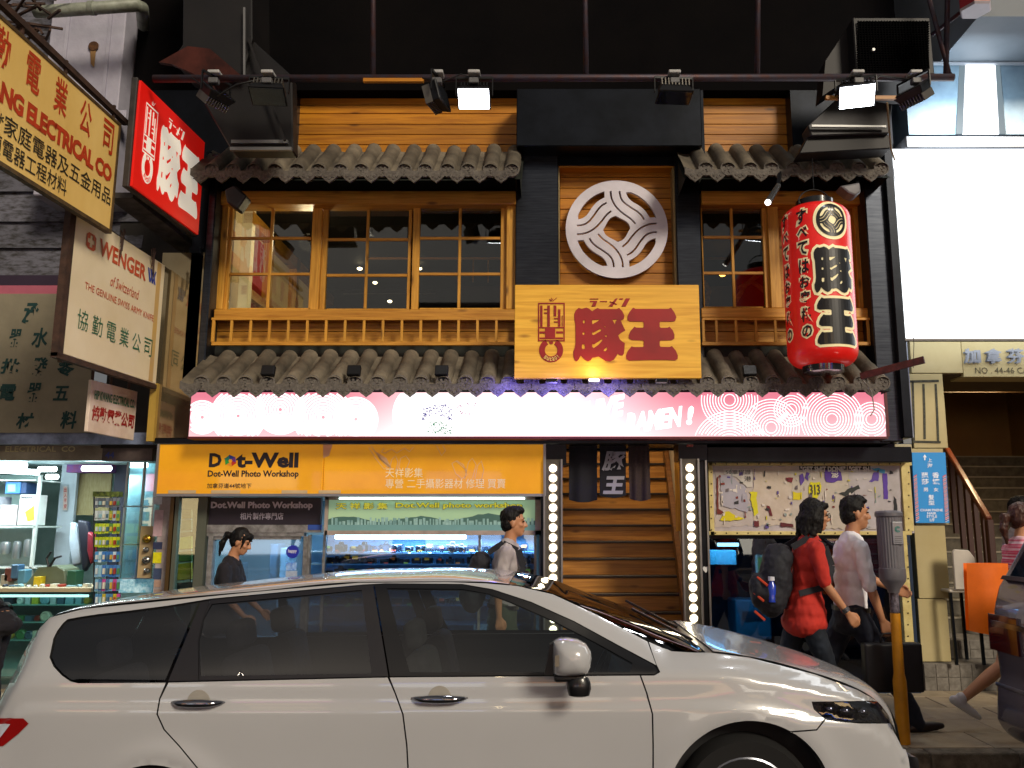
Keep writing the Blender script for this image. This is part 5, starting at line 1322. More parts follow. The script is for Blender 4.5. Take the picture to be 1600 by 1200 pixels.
m = MB(); ring_text(m, lambda a, b: rfn(a, b, -.004)); m.build('ring_lettering', MATS['red_face'], o)
# ledge below the red sign
lg = MB().add([PX(185, 283, -3.75), PX(312, 385, -3.75), PX(312, 390, -3.3), PX(208, 300, -3.3)], [(0, 1, 2, 3)])
MB().bar(PX(188, 305, -3.72), PX(300, 392, -3.72), .22, .05).build('sign_ledge', mat('ledge_grey', '5c5650', .8, col2='2c2620', ns=6, soft=.2), o)
# polished panel that mirrors the sign
o = pbox(243, 395, 312, 684, 8.0, .25).build('polished_panel', mat('polished_stone', 'b4a482', .07, .85, col2='8a7858', ns=3, soft=.4), None); tag(o, 'polished stone panel mirroring the cream hanging sign', 'wall panel')
MB().box(P(232, 640, 7.95).x, P(243, 640, 7.95).x, 7.95, 8.2, P(240, 690, 8).z, P(240, 600, 8).z).build('edge_band', mat('yellow_edge', 'a88a3a', .5), o)
pbox(296, 385, 312, 395, 7.9, .2).build('panel_cap', black_steel, o)

# ================================================================= electrical shop (far left, open front)
e1 = thing('electrical_shop', 'brightly lit open fronted electrical goods shop at the left', 'shop', (-5.2, 9, ZP))
YS = 8.5
cool = mat('shop_wall_cool', 'a8c0bc', .7, col2='8ea8a4', ns=3)
xa, xb_ = -8.2, xpx(252, YS, 850)
MB().box(xa, xb_, 11.0, 11.05, ZP, 3.0).build('rear_wall', cool, e1)
MB().box(xb_ - .03, xb_, YS + .1, 11, ZP, 3.0).build('side_wall', cool, e1); MB().box(xa, xa + .03, YS, 11, ZP, 3.0).build('side_wall', cool, e1)
zc_ = P(100, 716, YS).z
MB().box(xa, xb_, YS, 11, zc_ + .03, zc_ + .06).build('ceiling', mat('shop_ceiling', 'b8ccd0', .7), e1)
MB().box(xa, xb_, YS, 11, ZP, ZP + .01).build('shop_floor', mat('shop_floor', '6a6a64', .5), e1)
pbox(-300, 676, 240, 694, 8.28, .25).build('awning_edge', mat('awning_edge', '8a98b8', .5, col2='5a6478', ns=6), e1)
pbox(-300, 692, 160, 719, 8.4, .08).build('lintel', mat('lintel_beige', '8a8270', .6, col2='6a6252', ns=4), e1)
pbox(160, 692, 238, 720, 8.38, .1).build('lintel', mat('lintel_wood', '5a4e4a', .6, col2='3a302e', ns=6), e1)
m = MB(); ptext(m, 'ELECTRICAL  CO', 8, 697, 118, 706, 8.395, .02); m.build('lintel_lettering', mat('gold_print', 'b8b084', .5), e1)
m = MB(); ptext(m, '44', 164, 706, 179, 716, 8.375, .03); m.build('number_lettering', mat('blue_ink', '22307a', .5), e1)
tube_m = glow('fluorescent_tube', 'e4fbff', 15.)
for x0, x1, y, Y, l_ in ((-40, 41, 727, 9.3, 'upper fluorescent tube at the left of the electrical shop'), (0, 60, 735, 8.9, 'slanted fluorescent tube in front of the shelves'), (61, 87, 733, 9.2, 'short fluorescent tube by the shelf edge'), (73, 90, 745, 9.6, 'shortest fluorescent tube, below the others'), (129, 173, 732, 9.3, 'fluorescent tube over the display stand'), (203, 230, 727, 9.0, 'fluorescent tube behind the glass cabinet')):
    o = MB().tube([P(x0, y, Y), P(x1, y + (3 if x0 == 0 else 0), Y)], .028, 8).build('tube_lamp', tube_m, None, smooth=True); tag(o, l_, 'tube lamp', 'fluorescent tubes of the electrical shop')
white_m = mat('shop_white', 'c4ccc8', .5); steel_m = mat('shop_steel', '9aa4a8', .3, .7)
for xx in (-6.4, -5.0):
    L_ = bpy.data.lights.new('shop_tube_light', 'AREA'); L_.shape = 'RECTANGLE'; L_.size = 1.2; L_.size_y = .1; L_.energy = 32; L_.color = (.82, .98, 1)
    o = bpy.data.objects.new('shop_tube_light', L_); COL.objects.link(o); o.location = (xx, 9.0, zc_ - .12)
# shelves on the left with boxes
sh = thing('display_shelf', 'white display shelf full of appliance boxes inside the electrical shop', 'shelf', tuple(P(20, 900, 9.6)))
for y in (749, 822, 886): pbox(-120, y, 56, y + 2.5, 9.3, .5).build('shelf_board', white_m, sh)
for x in (52, -60): pbox(x, 742, x + 4, 900, 9.3, .04).build('shelf_post', white_m, sh)
pbox(-120, 742, 56, 900, 9.85, .02).build('shelf_back', cool, sh)
def carton(x0, y0, x1, y1, Y, c, label, txt=None, c2=None, pic=None):
    o = pbox(x0, y0, x1, y1, Y, .22).build('carton', mat('carton_' + c, c, .6), None, bevel=.003); tag(o, label, 'box', 'boxes on the display shelf')
    if pic: pquad(pic[0], Y - .002, .001).build('picture', mat('print_' + pic[1], pic[1], .5), o)
    if txt: m = MB(); ptext(m, txt, *c2, Y - .004, .02); m.build('lettering', mat('txt_dark', '1c2440', .5), o)
carton(8, 753, 32, 771, 9.35, '3a7ac0', 'blue appliance box on the top shelf', pic=([(12, 757), (24, 757), (24, 768), (12, 768)], '8ac0e8'))
carton(33, 754, 41, 771, 9.35, '24406a', 'narrow dark blue box on the top shelf')
carton(0, 789, 26, 821, 9.34, 'd8d0d4', 'white box with a pink swirl left of the fruit box', pic=([(6, 804), (20, 800), (22, 814), (10, 818)], 'd8a0b0'))
carton(29, 773, 54, 821, 9.32, 'd4d8d4', 'tall white box with printed fruit on the middle shelf', 'Panasonic', (32, 775, 52, 779), ([(39, 800), (53, 790), (53, 812), (43, 815)], 'c8b040'))
carton(-30, 776, -3, 821, 9.34, 'c8ccd4', 'pale box partly outside the picture on the middle shelf')
def pot(x0, y0, x1, y1, Y, c, label):
    a, b = P(x0, y1, Y), P(x1, y0, Y); r_ = (b.x - a.x) / 2; h = b.z - a.z
    o = MB().lathe((a.x + r_, Y, a.z), [(r_ * .8, 0), (r_, .02), (r_, h * .8), (r_ * .85, h * .95), (r_ * .2, h), (.001, h)], 16).build('kettle', c, None, smooth=.7); tag(o, label, 'kettle', 'pots on the shelf')
pot(0, 846, 17, 866, 9.35, steel_m, 'shiny round steel pot at the left end of the lower shelf')
pot(19, 845, 34, 873, 9.35, steel_m, 'steel thermos pot with a dark side on the lower shelf')
pot(36, 842, 51, 870, 9.35, steel_m, 'steel thermos pot nearest the shelf post')
# counter with clutter
ct = thing('shop_counter', 'glass fronted counter of the electrical shop piled with small goods', 'counter', tuple(P(60, 960, 8.7)))
pbox(-120, 919, 142, 925, 8.62, .6).build('counter_top', mat('counter_beige', 'a89a7c', .6), ct)
pbox(-120, 925, 142, 1080, 8.68, .02).build('counter_glass', glass('cabinet_glass', 'd8ecec', .08), ct)
pbox(-120, 925, 142, 1100, 9.15, .03).build('counter_back', mat('counter_back', '8ab0ac', .6), ct)
MB().tube([P(-60, 931, 8.75), P(138, 931, 8.75)], .014, 6).build('counter_lamp', glow('counter_tube', 'd8fff8', 3.), ct)
for y in (945, 972, 1000): pbox(-120, y, 142, y + 1.5, 8.72, .4).build('glass_shelf', mat('shelf_cyan', '8ac0bc', .3), ct)
rnd = random.Random(11)
cols = ['c8d4d8', '8ab8c8', 'd8d8c8', '4a6a80', 'c8a848', '9a3a30', '4a8a58', 'e0e4e0', '2c3444', 'c8c040']
CN = dict(zip(cols, ['pale grey', 'light blue', 'ivory', 'slate blue', 'ochre', 'brick red', 'leaf green', 'white', 'navy', 'yellow']))
SEEN = {}; ORD = ['', 'first', 'second', 'third', 'fourth', 'fifth', 'sixth', 'seventh', 'eighth', 'ninth', 'tenth']
def clutter(label, x0, x1, ys_, Y, n, sx, sy, par_kind='goods', grp=None):
    k = 0
    for y in ys_:
        x = x0; nn = 0; rown = {919: 'on the counter top', 944: 'on the upper glass shelf', 971: 'on the middle glass shelf', 999: 'on the lowest glass shelf'}[y]
        while x < x1:
            w = sx * rnd.uniform(.6, 1.3); h = sy * rnd.uniform(.6, 1.15); c = rnd.choice(cols)
            mt = mat('goods_' + c, c, .4)
            if rnd.random() < .45:
                a = P(x + w / 2, y - h / 2, Y); r_ = h / 2 / F * Y
                o = MB().lathe(a, [(r_, .04), (r_, 0), (r_ * .7, -.01), (r_ * .65, .002)], 14, 'Y').build('coil', mt, None, smooth=.5)
            else: o = pbox(x, y - h, x + w * .85, y, Y, .07).build('packet', mt, None, bevel=.002)
            cn = CN[c]; key = (cn, 'coil' if 'coil' in o.name else 'packet', rown); SEEN[key] = SEEN.get(key, 0) + 1; tag(o, '%s %s %s, %s of its colour from the left' % (cn, key[1], rown, ORD[SEEN[key]]), 'goods', grp or label); x += w + 1
clutter('small coil or packet in the glass counter of the electrical shop', -8, 138, (944, 971, 999), 8.8, 10, 14, 14)
clutter('small item of clutter on top of the electrical shop counter', 0, 138, (919,), 8.8, 10, 10, 7)
# grinder / key machine and other things on counter
gm = mat('machine_green', '5a6450', .5)
o = pquad([(36, 918), (60, 885), (88, 884), (100, 890), (104, 918)], 8.9, .3).build('key_machine', gm, None, bevel=.01); tag(o, 'olive green key cutting machine on the shop counter', 'machine')
MB().tube([P(76, 886, 8.9), P(73, 872, 8.9), P(80, 862, 8.9)], .012, 6).build('lamp_arm', case_m, o); MB().tube([P(78, 885, 8.9), P(86, 872, 8.9), P(96, 869, 8.9)], .012, 6).build('lamp_arm', case_m, o)
o = pbox(104, 892, 118, 918, 8.85, .15).build('green_box', mat('box_green', '20503a', .5), None, bevel=.003); tag(o, 'dark green box on the counter right of the key machine', 'box')
o = pbox(52, 901, 64, 917, 8.82, .08).build('yellow_tin', mat('tin_yellow', 'c8b020', .4), None, bevel=.003); tag(o, 'yellow tin in front of the key machine', 'tin')
# fan/lamp clutter left
for k, (x, y, c) in enumerate(((12, 895, '5a3028'), (22, 890, '385a7a'), (33, 898, '4a7a90'), (6, 905, '8a8478'))):
    o = pbox(x - 6, y - 8, x + 6, y + 14, 8.95, .12).build('tool_bundle', mat('goods_' + c, c, .5), None, bevel=.01); tag(o, 'bundle of tools at the left end of the counter, %s' % ['rust red', 'dark blue', 'light blue', 'grey'][k], 'tools')
# inner wall panels, curtain and calendar
pt_ = thing('inner_partition', 'pale inner partition with a dark doorway inside the electrical shop', 'partition', tuple(P(130, 900, 9.9)))
pbox(88, 722, 113, 925, 9.9, .05).build('partition_panel', mat('partition_white', 'b0bcc4', .6), pt_)
pbox(113, 740, 172, 805, 10.0, .03).build('curtain_panel', mat('curtain_beige', '9a9068', .8, col2='8a7c54', ns=14, stretch=(6, 1, 1)), pt_)
pbox(104, 725, 175, 738, 9.8, .2).build('purple_valance', mat('valance_purple', '5a4a90', .7, col2='8a3a5a', ns=12), pt_)
pbox(172, 722, 190, 930, 9.9, .1).build('dark_post', mat('dark_post', '26283a', .6), pt_)
o = pquad([(99, 760), (105, 760), (105, 797), (98, 797)], 9.85, .004).build('wall_notice', mat('notice', 'b8a8a0', .6), None); tag(o, 'narrow notice with red characters on the pale partition', 'notice')
m = MB(); 
for k, ch in enumerate('出入平安'): ptext(m, ch, 99.5, 762 + k * 8.5, 104.5, 769 + k * 8.5, 9.845, .02)
m.build('lettering', mat('dark_red_print'), o)
# hanging bags
for k, (pts, c, l_) in enumerate(((([(109, 815), (118, 820), (124, 850), (126, 880), (112, 885), (107, 850)]), 'b8c8d8', 'pale plastic bag hanging by the shop doorway'), (([(120, 812), (135, 815), (142, 850), (138, 880), (128, 895), (124, 850)]), '1c2030', 'dark jacket hanging beside the plastic bag'), (([(136, 830), (144, 835), (146, 870), (140, 882), (135, 860)]), '8a2030', 'small crimson bag hanging right of the jacket'))):
    o = pquad(pts, 9.3 - k * .05, .1).build('hanging_bag', mat('bag_' + c, c, .5, col2=None, vary=.2), None, bevel=.02, seg=2, smooth=True); tag(o, l_, 'bag')
# rotating stand with blister packs
stn = thing('display_stand', 'tall wire stand hung with green, yellow and blue blister packs', 'display stand', tuple(P(165, 1000, 8.5)))
for x in (147, 184): MB().tube([P(x, 768, 8.5), P(x, 1080, 8.5)], .008, 5).build('stand_post', case_m, stn)
pbox(145, 768, 186, 776, 8.46, .08).build('stand_header', mat('header_olive', '6a7a30', .6, col2='2c3a20', ns=30), stn)
rows_ = [(778, 795, ['5a6470', '707a88']), (798, 815, ['a8b8c0', 'c8d4d8', '9aa840']), (818, 836, ['b8c830', 'a0c020', '5a8a40']), (839, 857, ['c8d020', 'a8b820', 'b0c020']), (862, 880, ['3a78c0', '4a90c8', 'c0d8e8']), (883, 903, ['3a70b8', '88b8d8', '4a88c0']), (905, 926, ['7ab0d0', '4a70a0', 'b84a90']), (928, 948, ['b8a830', '4a80b0', 'c04a98'])]
for a, b, cs in rows_:
    x = 148; j = 0
    while x < 182:
        w = 5.6; c = cs[rnd.randrange(len(cs))]
        q = pbox(x, a, x + w - .8, b - rnd.uniform(1, 3), 8.44 + rnd.uniform(-.01, .01), .015); o = q.build('blister_pack', mat('pack_' + c, c, .3), stn)
        pbox(x + .8, a + 5, x + w - 1.8, b - 6, 8.425, .02).build('pack_item', mat('goods_' + cols[j % 9], cols[j % 9], .4), o); x += w; j += 1
# glass cabinet and lock samples, key board
cb_ = thing('glass_cabinet', 'tall glass cabinet with cold light between the stand and the lock board', 'cabinet', tuple(P(210, 900, 8.9)))
pbox(192, 724, 236, 905, 9.1, .02).build('cabinet_back', mat('cabinet_back', 'a8c4d0', .6, col2='88a4b8', ns=4), cb_)
pbox(192, 724, 236, 905, 8.75, .006).build('cabinet_glass', MATS['cabinet_glass'], cb_)
for x in (191, 217, 236): pbox(x, 722, x + 2.5, 906, 8.73, .04).build('cabinet_frame', steel_m, cb_)
for y in (790, 850, 903): pbox(191, y, 238, y + 2, 8.73, .3).build('cabinet_shelf', steel_m, cb_)
pbox(184, 905, 238, 926, 8.7, .3).build('cabinet_base', mat('base_blue', '5a98b0', .4, emit='58b0c8', es=.25, col2='c8e0e8', ns=30), cb_)
lk = thing('lock_board', 'beige board with round brass and steel door locks', 'lock board', tuple(P(228, 870, 8.6)))
pbox(217, 822, 238, 903, 8.6, .03).build('board', mat('lock_beige', 'a8926c', .6), lk)
for x, y, r_, c in ((230, 842, .045, 'a08030'), (229, 859, .028, '8a8a88'), (229, 875, .04, '7a7a78'), (230, 892, .03, '8a8a88')):
    MB().lathe(P(x, y, 8.59), [(r_, 0), (r_ * .9, -.02), (r_ * .5, -.03), (r_ * .45, -.05), (.001, -.052)], 16, 'Y').build('lock', mat('metal_' + c, c, .25, .9), lk, smooth=.6)
ps_ = thing('poster_pillar', 'narrow pillar covered with small stickers between the two shops', 'pillar', tuple(P(248, 900, 8.4)))
pbox(239, 775, 256, 1075, 8.42, .1).build('pillar_face', mat('sticker_base', 'a8a0a0', .6, col2='8a7c7c', ns=6), ps_)
for (x0, y0, x1, y1, c) in ((241, 776, 253, 788, 'c0c0c8'), (240, 797, 254, 838, 'b89ca4'), (239, 847, 253, 858, '2c3454'), (239, 863, 252, 880, 'd8d010'), (239, 888, 252, 905, '3a4868'), (241, 907, 251, 917, 'b09080'), (240, 921, 252, 940, '9a8478')):
    pbox(x0, y0, x1, y1, 8.414, .006).build('sticker', mat('stk_' + c, c, .5, vary=.1, ns=30), ps_)
# ================================================================= photo shop below the orange sign
org = mat('orange_acrylic', 'd89a0e', .4, col2='c6860a', ns=1.5, emit='e8a008', es=.28, coat=.3)
o = thing('shop_sign', 'long orange shop sign with black lettering over the photo shop', 'sign', tuple(P(550, 772, 8.0)))
pbox(246, 693, 505, 772, 8.0, .12).build('sign_panel', org, o, bevel=.004); pbox(506, 693, 849, 772, 8.0, .12).build('sign_panel', org, o, bevel=.004)
for a in ((243, 690, 852, 693.5), (243, 771.5, 852, 775.5), (243, 690, 246.5, 775), (849, 690, 853, 775)): pbox(*a, 7.985, .15).build('sign_rim', mat('grey_aluminium', '8c8c90', .4, .6), o)
m = MB(); Y7 = 7.996; tx = mat('plum_black', '1e1620', .5, vary=0)
ptext(m, 'D', 326, 708, 347, 730, Y7, .045); ptext(m, 't-Well', 368, 707, 467, 731, Y7, .045, 0, 1.0)
ptext(m, 'Dot-Well Photo Workshop', 324, 735, 467, 748, Y7, .03); ptext(m, '加拿芬道44號地下', 323, 755, 393, 763, Y7, .01); m.build('black_lettering', tx, o)
ctr = (360, 720)
for k, c in enumerate(('c03020', 'e09020', '30a040', '208070', '2040a0', '703090')):
    a = R(60 * k); b = R(60 * k + 75); p1 = (ctr[0] + 3 * math.cos(a), ctr[1] + 3 * math.sin(a)); p2 = (ctr[0] + 10.5 * math.cos(a + .3), ctr[1] + 10 * math.sin(a + .3)); p3 = (ctr[0] + 9 * math.cos(b), ctr[1] + 8.6 * math.sin(b)); p4 = (ctr[0] + 4 * math.cos(b), ctr[1] + 4 * math.sin(b))
    flat([[p1, p2, p3, p4]], pf(Y7 - .001 * k - .001), MB()) and flat([[p1, p2, p3, p4]], pf(Y7 - .0002 * k), mm_ := MB()); mm_.build('petal', mat('petal_' + c, c, .5, vary=0), o)
m = MB(); ptext(m, '天祥影集', 602, 731, 661, 746, Y7, .0); ptext(m, '專營 二手攝影器材 修理 買賣', 602, 748, 790, 763, Y7, .0); m.build('pale_lettering', mat('pale_print', 'e8d8b0', .5, emit='f0e0b8', es=.15), o)
m = MB(); lw = 1.1; fz = pf(Y7)
for pts in ([(580, 697), (595, 718), (608, 728), (600, 733), (586, 715), (576, 699)], [(608, 735), (612, 718), (618, 712), (622, 722), (618, 738)], [(622, 735), (626, 716), (634, 712), (640, 720), (634, 736)], [(600, 700), (596, 706), (602, 708), (612, 702), (620, 708), (632, 700), (640, 706), (646, 698)],
            [(706, 724), (712, 740), (722, 748), (730, 742), (724, 726), (714, 720), (706, 724)], [(726, 748), (732, 722), (738, 716), (744, 726), (738, 748)], [(742, 748), (746, 728), (752, 720), (756, 734), (752, 752)], [(682, 696), (690, 712), (696, 704), (692, 696)], [(712, 720), (722, 728), (730, 736)]):
    sp = []
    for a, b in zip(pts, pts[1:]): sp += [a, ((a[0] + b[0]) / 2, (a[1] + b[1]) / 2)]
    ribbon(m, sp + [pts[-1]], lw, fz)
m.build('line_drawing', mat('pale_pink_line', 'e8b888', .5), o)
m = MB()
for pts in ([(505, 694), (520, 694), (514, 712), (505, 716)], [(588, 706), (604, 716), (612, 732), (604, 728), (592, 716)]): flat([pts], fz, m)
tag(m.build('faded_patch', mat('pink_patch', 'e0b080', .5), o), kind='stuff')
for x0, x1 in ((263, 306), (330, 375), (440, 480), (498, 532)): pbox(x0, 766, x1, 771, 7.99, .004).build('tape_strip', mat('tape', 'c8b088', .5), o)
# shop interior
ps = thing('photo_shop', 'photo and camera shop with a lit camera showcase and a glass door', 'shop', (-1.5, 8.8, ZP))
xA, xB = xpx(256, 8.5, 850), xpx(846, 8.5, 850)
zc2 = P(500, 776, 8.4).z
MB().box(xA, xB, 10.6, 10.65, ZP, zc2 + .1).build('rear_wall', mat('shop2_wall', '7c94a0', .7, col2='6a8494', ns=2), ps)
MB().box(xB - .02, xB + .12, 8.3, 10.6, ZP, zc2 + .1).build('side_wall', mat('shop2_side', '8a90a0', .6), ps)
MB().box(xA, xB, 8.3, 10.6, zc2 + .02, zc2 + .06).build('ceiling', mat('shop_ceiling'), ps)
MB().box(xA, xB, 8.3, 10.6, ZP, ZP + .01).build('shop_floor', mat('shop_floor'), ps)
for xx, yy, en, sx_ in ((-2.6, 9.2, 60, 1.0), (-.9, 8.42, 70, 1.6)):
    L_ = bpy.data.lights.new('shop_tube_light', 'AREA'); L_.shape = 'RECTANGLE'; L_.size = sx_; L_.size_y = .06; L_.energy = en; L_.color = (.72, .9, 1)
    o = bpy.data.objects.new('shop_tube_light', L_); COL.objects.link(o); o.location = (xx, yy, (zc2 if yy > 9 else P(600, 836, 8.45).z) - .04)
# left window with photo books
wn = thing('side_window', 'narrow shop window with yellow and green photo books beside the door', 'window', tuple(P(285, 920, 8.3)))
pbox(256, 775, 262, 1075, 8.25, .08).build('window_frame', mat('brass_frame', '5a4628', .4, .6), wn); pbox(264, 775, 270, 1075, 8.25, .08).build('window_frame', mat('grey_olive', '5c6054', .5, .4), wn); pbox(300, 775, 315, 1075, 8.25, .08).build('window_frame', mat('grey_olive'), wn)
pbox(270, 775, 300, 1075, 8.28, .006).build('pane', MATS['cabinet_glass'], wn)
pbox(270, 775, 300, 1075, 8.6, .02).build('window_back', mat('window_back_green', '4a584c', .7, col2='38443c'), wn)
for y0, y1, c, ly in ((796, 809, 'c89a20', 'ochre photo book, topmost in the narrow window'), (812, 827, '2c6048', 'dark green photo book, second from the top in the narrow window'), (838, 857, 'c8b428', 'yellow photo book in the middle of the narrow window'), (862, 876, '3c6a38', 'green and blue photo book below the yellow one'), (879, 905, 'b09428', 'large mustard photo book, lowest in the narrow window')):
    o = pquad([(271, y0 + 3), (299, y0), (299, y1), (271, y1 + 2)], 8.42, .03).build('photo_book', mat('book_' + c, c, .5, col2='7a8040', ns=5, cov=.3), None, bevel=.003); tag(o, ly, 'book', 'photo books in the narrow window')
    pquad([(272, y1 + 2), (299, y1 + 1), (299, y1 + 4), (271, y1 + 6)], 8.44, .02).build('stand_edge', mat('white_page', 'b0b8b0', .6), o)
o = pbox(315, 777, 502, 820, 8.3, .05).build('name_plate', mat('plum_board', '2a222e', .5, col2='221a26'), None, bevel=.004); tag(o, 'dark plum name plate with grey lettering above the shop door', 'sign')
m = MB(); ptext(m, 'Dot.Well Photo Workshop', 329, 784, 489, 797, 8.296, .045); ptext(m, '相片製作專門店', 375, 801, 443, 812, 8.296, .01); m.build('grey_lettering', mat('grey_lettering', 'b8b0c0', .5, vary=0), o)
dr2 = thing('shop_door', 'aluminium framed glass door of the photo shop', 'door', tuple(P(400, 930, 8.3)))
al = mat('old_aluminium', '9a9a98', .4, .6, col2='6c6a68', ns=12)
pbox(315, 820, 502, 832, 8.27, .12).build('door_header', al, dr2); pbox(481, 820, 502, 828, 8.26, .02).build('blue_tag', mat('tag_blue', '2a4a9a', .5), dr2)
pbox(315, 832, 475, 838, 8.28, .1).build('door_frame', al, dr2); pbox(318, 838, 326, 1075, 8.28, .08).build('door_frame', al, dr2); pbox(469, 838, 476, 1075, 8.28, .08).build('door_frame', al, dr2)
pbox(326, 838, 469, 843, 8.3, .06).build('door_leaf_frame', al, dr2); pbox(326, 838, 469, 1075, 8.32, .008).build('door_pane', glass('door_glass', 'd0e4f0', .10, .03, .12, '90b8d8'), dr2)
o = MB().lathe(P(457, 862, 8.30), [(.062, 0), (.06, -.004), (.001, -.004)], 28, 'Y').build('round_sticker', mat('sticker_blue', '2028a0', .4, vary=0), None, smooth=.5); tag(o, 'round blue sticker on the glass door', 'sticker')
m = MB(); ptext(m, 'happy', 450, 858, 464, 865, 8.293, .03); m.build('lettering', mat('white_print', 'd8d8e8', .5), o)
o = pbox(447, 879, 463, 891, 8.31, .004).build('blue_notice', mat('notice_blue', '3a70c8', .5, col2='a0c0e8', ns=30), None); tag(o, 'small blue notice below the round sticker', 'notice')
o = pbox(446, 892, 464, 908, 8.31, .004).build('white_notice', mat('notice_pale', 'a8b4c8', .5, col2='8c98b0', ns=30), None); tag(o, 'pale notice at the bottom of the glass door', 'notice')
# blue-lit interior things behind the door
for k, (x0, y0, x1, y1, Y, c, l_) in enumerate(((420, 850, 432, 930, 9.6, '4a6a88', 'tall blue-grey cabinet behind the glass door'), (436, 856, 450, 930, 9.5, '7a98b0', 'pale rack behind the glass door'), (340, 880, 372, 960, 10.0, '6c8aa0', 'low pale desk behind the glass door'))):
    o = pbox(x0, y0, x1, y1, Y, .3).build('cabinet', mat('furn_' + c, c, .5), None, bevel=.01); tag(o, l_, 'cabinet')
# lit skyline sign
sk = thing('skyline_sign', 'lit picture sign of a harbour skyline with yellow lettering above the camera showcase', 'sign', tuple(P(670, 830, 8.15)))
fl_ = mat('pale_frame', 'a8988c', .5, col2='8c8078', ns=8)
for a in ((507, 776, 845, 781), (507, 829, 845, 836), (507, 776, 512, 836), (836, 776, 845, 836)): pbox(*a, 8.14, .1).build('sign_frame', fl_, sk)
pbox(512, 781, 836, 829, 8.17, .03).build('sky_print', mat('print_sky', '7a9a80', .5, col2='98a878', ns=3, emit='88a888', es=.5, soft=.4), sk)
rnd = random.Random(21); fs_ = pf(8.166)
m = MB(); pts = [(512, 812)]
for k in range(41): x = 512 + 8.1 * k; pts.append((x, 812 - 4 * math.sin(k * .45) - 5 * math.exp(-((k - 29) / 6) ** 2) - rnd.uniform(0, 2)))
flat([pts + [(836, 822), (512, 822)]], fs_, m); m.build('hill_print', mat('print_hill', '3c5c54', .5, emit='406058', es=.3), sk)
m = MB(); x = 518
while x < 832:
    w = rnd.uniform(2, 5); h = rnd.uniform(4, 12); h += 10 if abs(x - 636) < 2.5 or abs(x - 781) < 2.5 else 0
    k_ = len(m.v); V = [fs_(x, 820, -.001), fs_(x + w, 820, -.001), fs_(x + w, 820 - h, -.001), fs_(x, 820 - h, -.001)]; m.add(V, [(0, 1, 2, 3)]); x += w + rnd.uniform(0, 3)
tag(m.build('tower_print', mat('print_tower', '8aa8a0', .5, col2='4c706c', ns=12, emit='88a8a4', es=.3), sk), kind='stuff')
m = MB(); flat([[(512, 820), (836, 820), (836, 829), (512, 829)]], lambda x, y: fs_(x, y, -.0005), m); m.build('water_print', mat('print_water', '5c807c', .5, emit='608884', es=.4), sk)
m = MB(); ptext(m, '天 祥 影 集', 524, 785, 607, 796, 8.16, .05); ptext(m, 'Dot.Well photo workshop', 617, 785, 817, 796, 8.16, .06)
m.build('lettering_shadow', mat('olive_print', '4c4c18', .5), sk)
m = MB(); ptext(m, '天 祥 影 集', 525, 785.5, 606, 795.5, 8.157, .02); ptext(m, 'Dot.Well photo workshop', 618, 785.5, 816, 795.5, 8.157, .03)
m.build('yellow_lettering', mat('yellow_print', 'd0c030', .5, emit='e0d038', es=.35), sk)
MB().tube([P(530, 779, 8.12), P(820, 779, 8.12)], .008, 6).build('sign_tube', glow('sign_tube_glow', 'd8fff8', 5.), sk)
# camera showcase
shc = thing('camera_showcase', 'glass showcase packed with cameras and coloured price tags under a bright tube', 'showcase', tuple(P(670, 930, 8.4)))
for x in (476, 500, 746, 834): pbox(x, 836, x + 4, 1075, 8.3, .06).build('showcase_frame', al, shc)
for y in (862, 881, 900, 945, 975, 1005): pbox(478, y, 836, y + 1.2, 8.36, .4).build('glass_shelf', mat('shelf_blue', '5c88a8', .2), shc)
pbox(504, 836, 836, 1075, 8.31, .006).build('front_pane', glass('showcase_glass', 'd8ecff', .05), shc)
pbox(478, 836, 836, 1075, 8.85, .02).build('showcase_back', mat('back_blue', '8cbce0', .5, col2='5890c0', ns=4, soft=.3), shc)
o = MB().tube([P(524, 839, 8.4), P(728, 839, 8.4)], .02, 8).build('tube_lamp', glow('tube_blue_white', 'd0f0ff', 22.), None, smooth=True); tag(o, 'long blue-white fluorescent tube at the top of the camera showcase', 'tube lamp')
cam_b = mat('camera_black', '0e1118', .35, col2='1c222e', ns=10); lens_g = mat('camera_glass', '20304a', .05, coat=1)
tagc = ['d84828', 'e07830', 'b8d030', 'e0a030', '90c840']
def camera_src(kind):
    b = MB(); b.box(-.065, .065, -.025, .03, 0, .075)
    if kind: b.prism([(-.03, .075), (.03, .075), (.02, .105), (-.02, .105)], lambda a, c, d_: Vector((a, d_, c)), -.025, .02); b.box(.035, .065, -.04, -.02, 0, .07)
    o = b.build('camera', cam_b, None, bevel=.005)
    l = MB().lathe((0, -.025, .036), [(.034, 0), (.034, -.03), (.031, -.034), (.031, -.07 if kind else -.045), (.026, -.07 if kind else -.045)], 14, 'Y').build('camera_lens', cam_b, o, smooth=.6)
    MB().lathe((0, -.025, .036), [(.026, -.069 if kind else -.044), (.012, -.062 if kind else -.038), (.001, -.06 if kind else -.036)], 12, 'Y').build('front_glass', lens_g, l, smooth=True)
    return o
cs = [camera_src(0), camera_src(1)]
colname = {'d84828': 'red', 'e07830': 'orange', 'b8d030': 'lime', 'e0a030': 'amber', '90c840': 'green'}
tagsrc = {c: MB().box(-.03, .03, -.001, .001, 0, .034).build('price_tag', mat('tag_' + c, c, .5, emit=c, es=.15), None) for c in tagc}
rown = ['top', 'second', 'third', 'fourth']
oi_ = ['', 'first', 'second', 'third', 'fourth', 'fifth', 'sixth', 'seventh', 'eighth', 'ninth', 'tenth', 'eleventh', 'twelfth', 'thirteenth', 'fourteenth', 'fifteenth', 'sixteenth', 'seventeenth', 'eighteenth', 'nineteenth', 'twentieth', 'last', 'last', 'last']
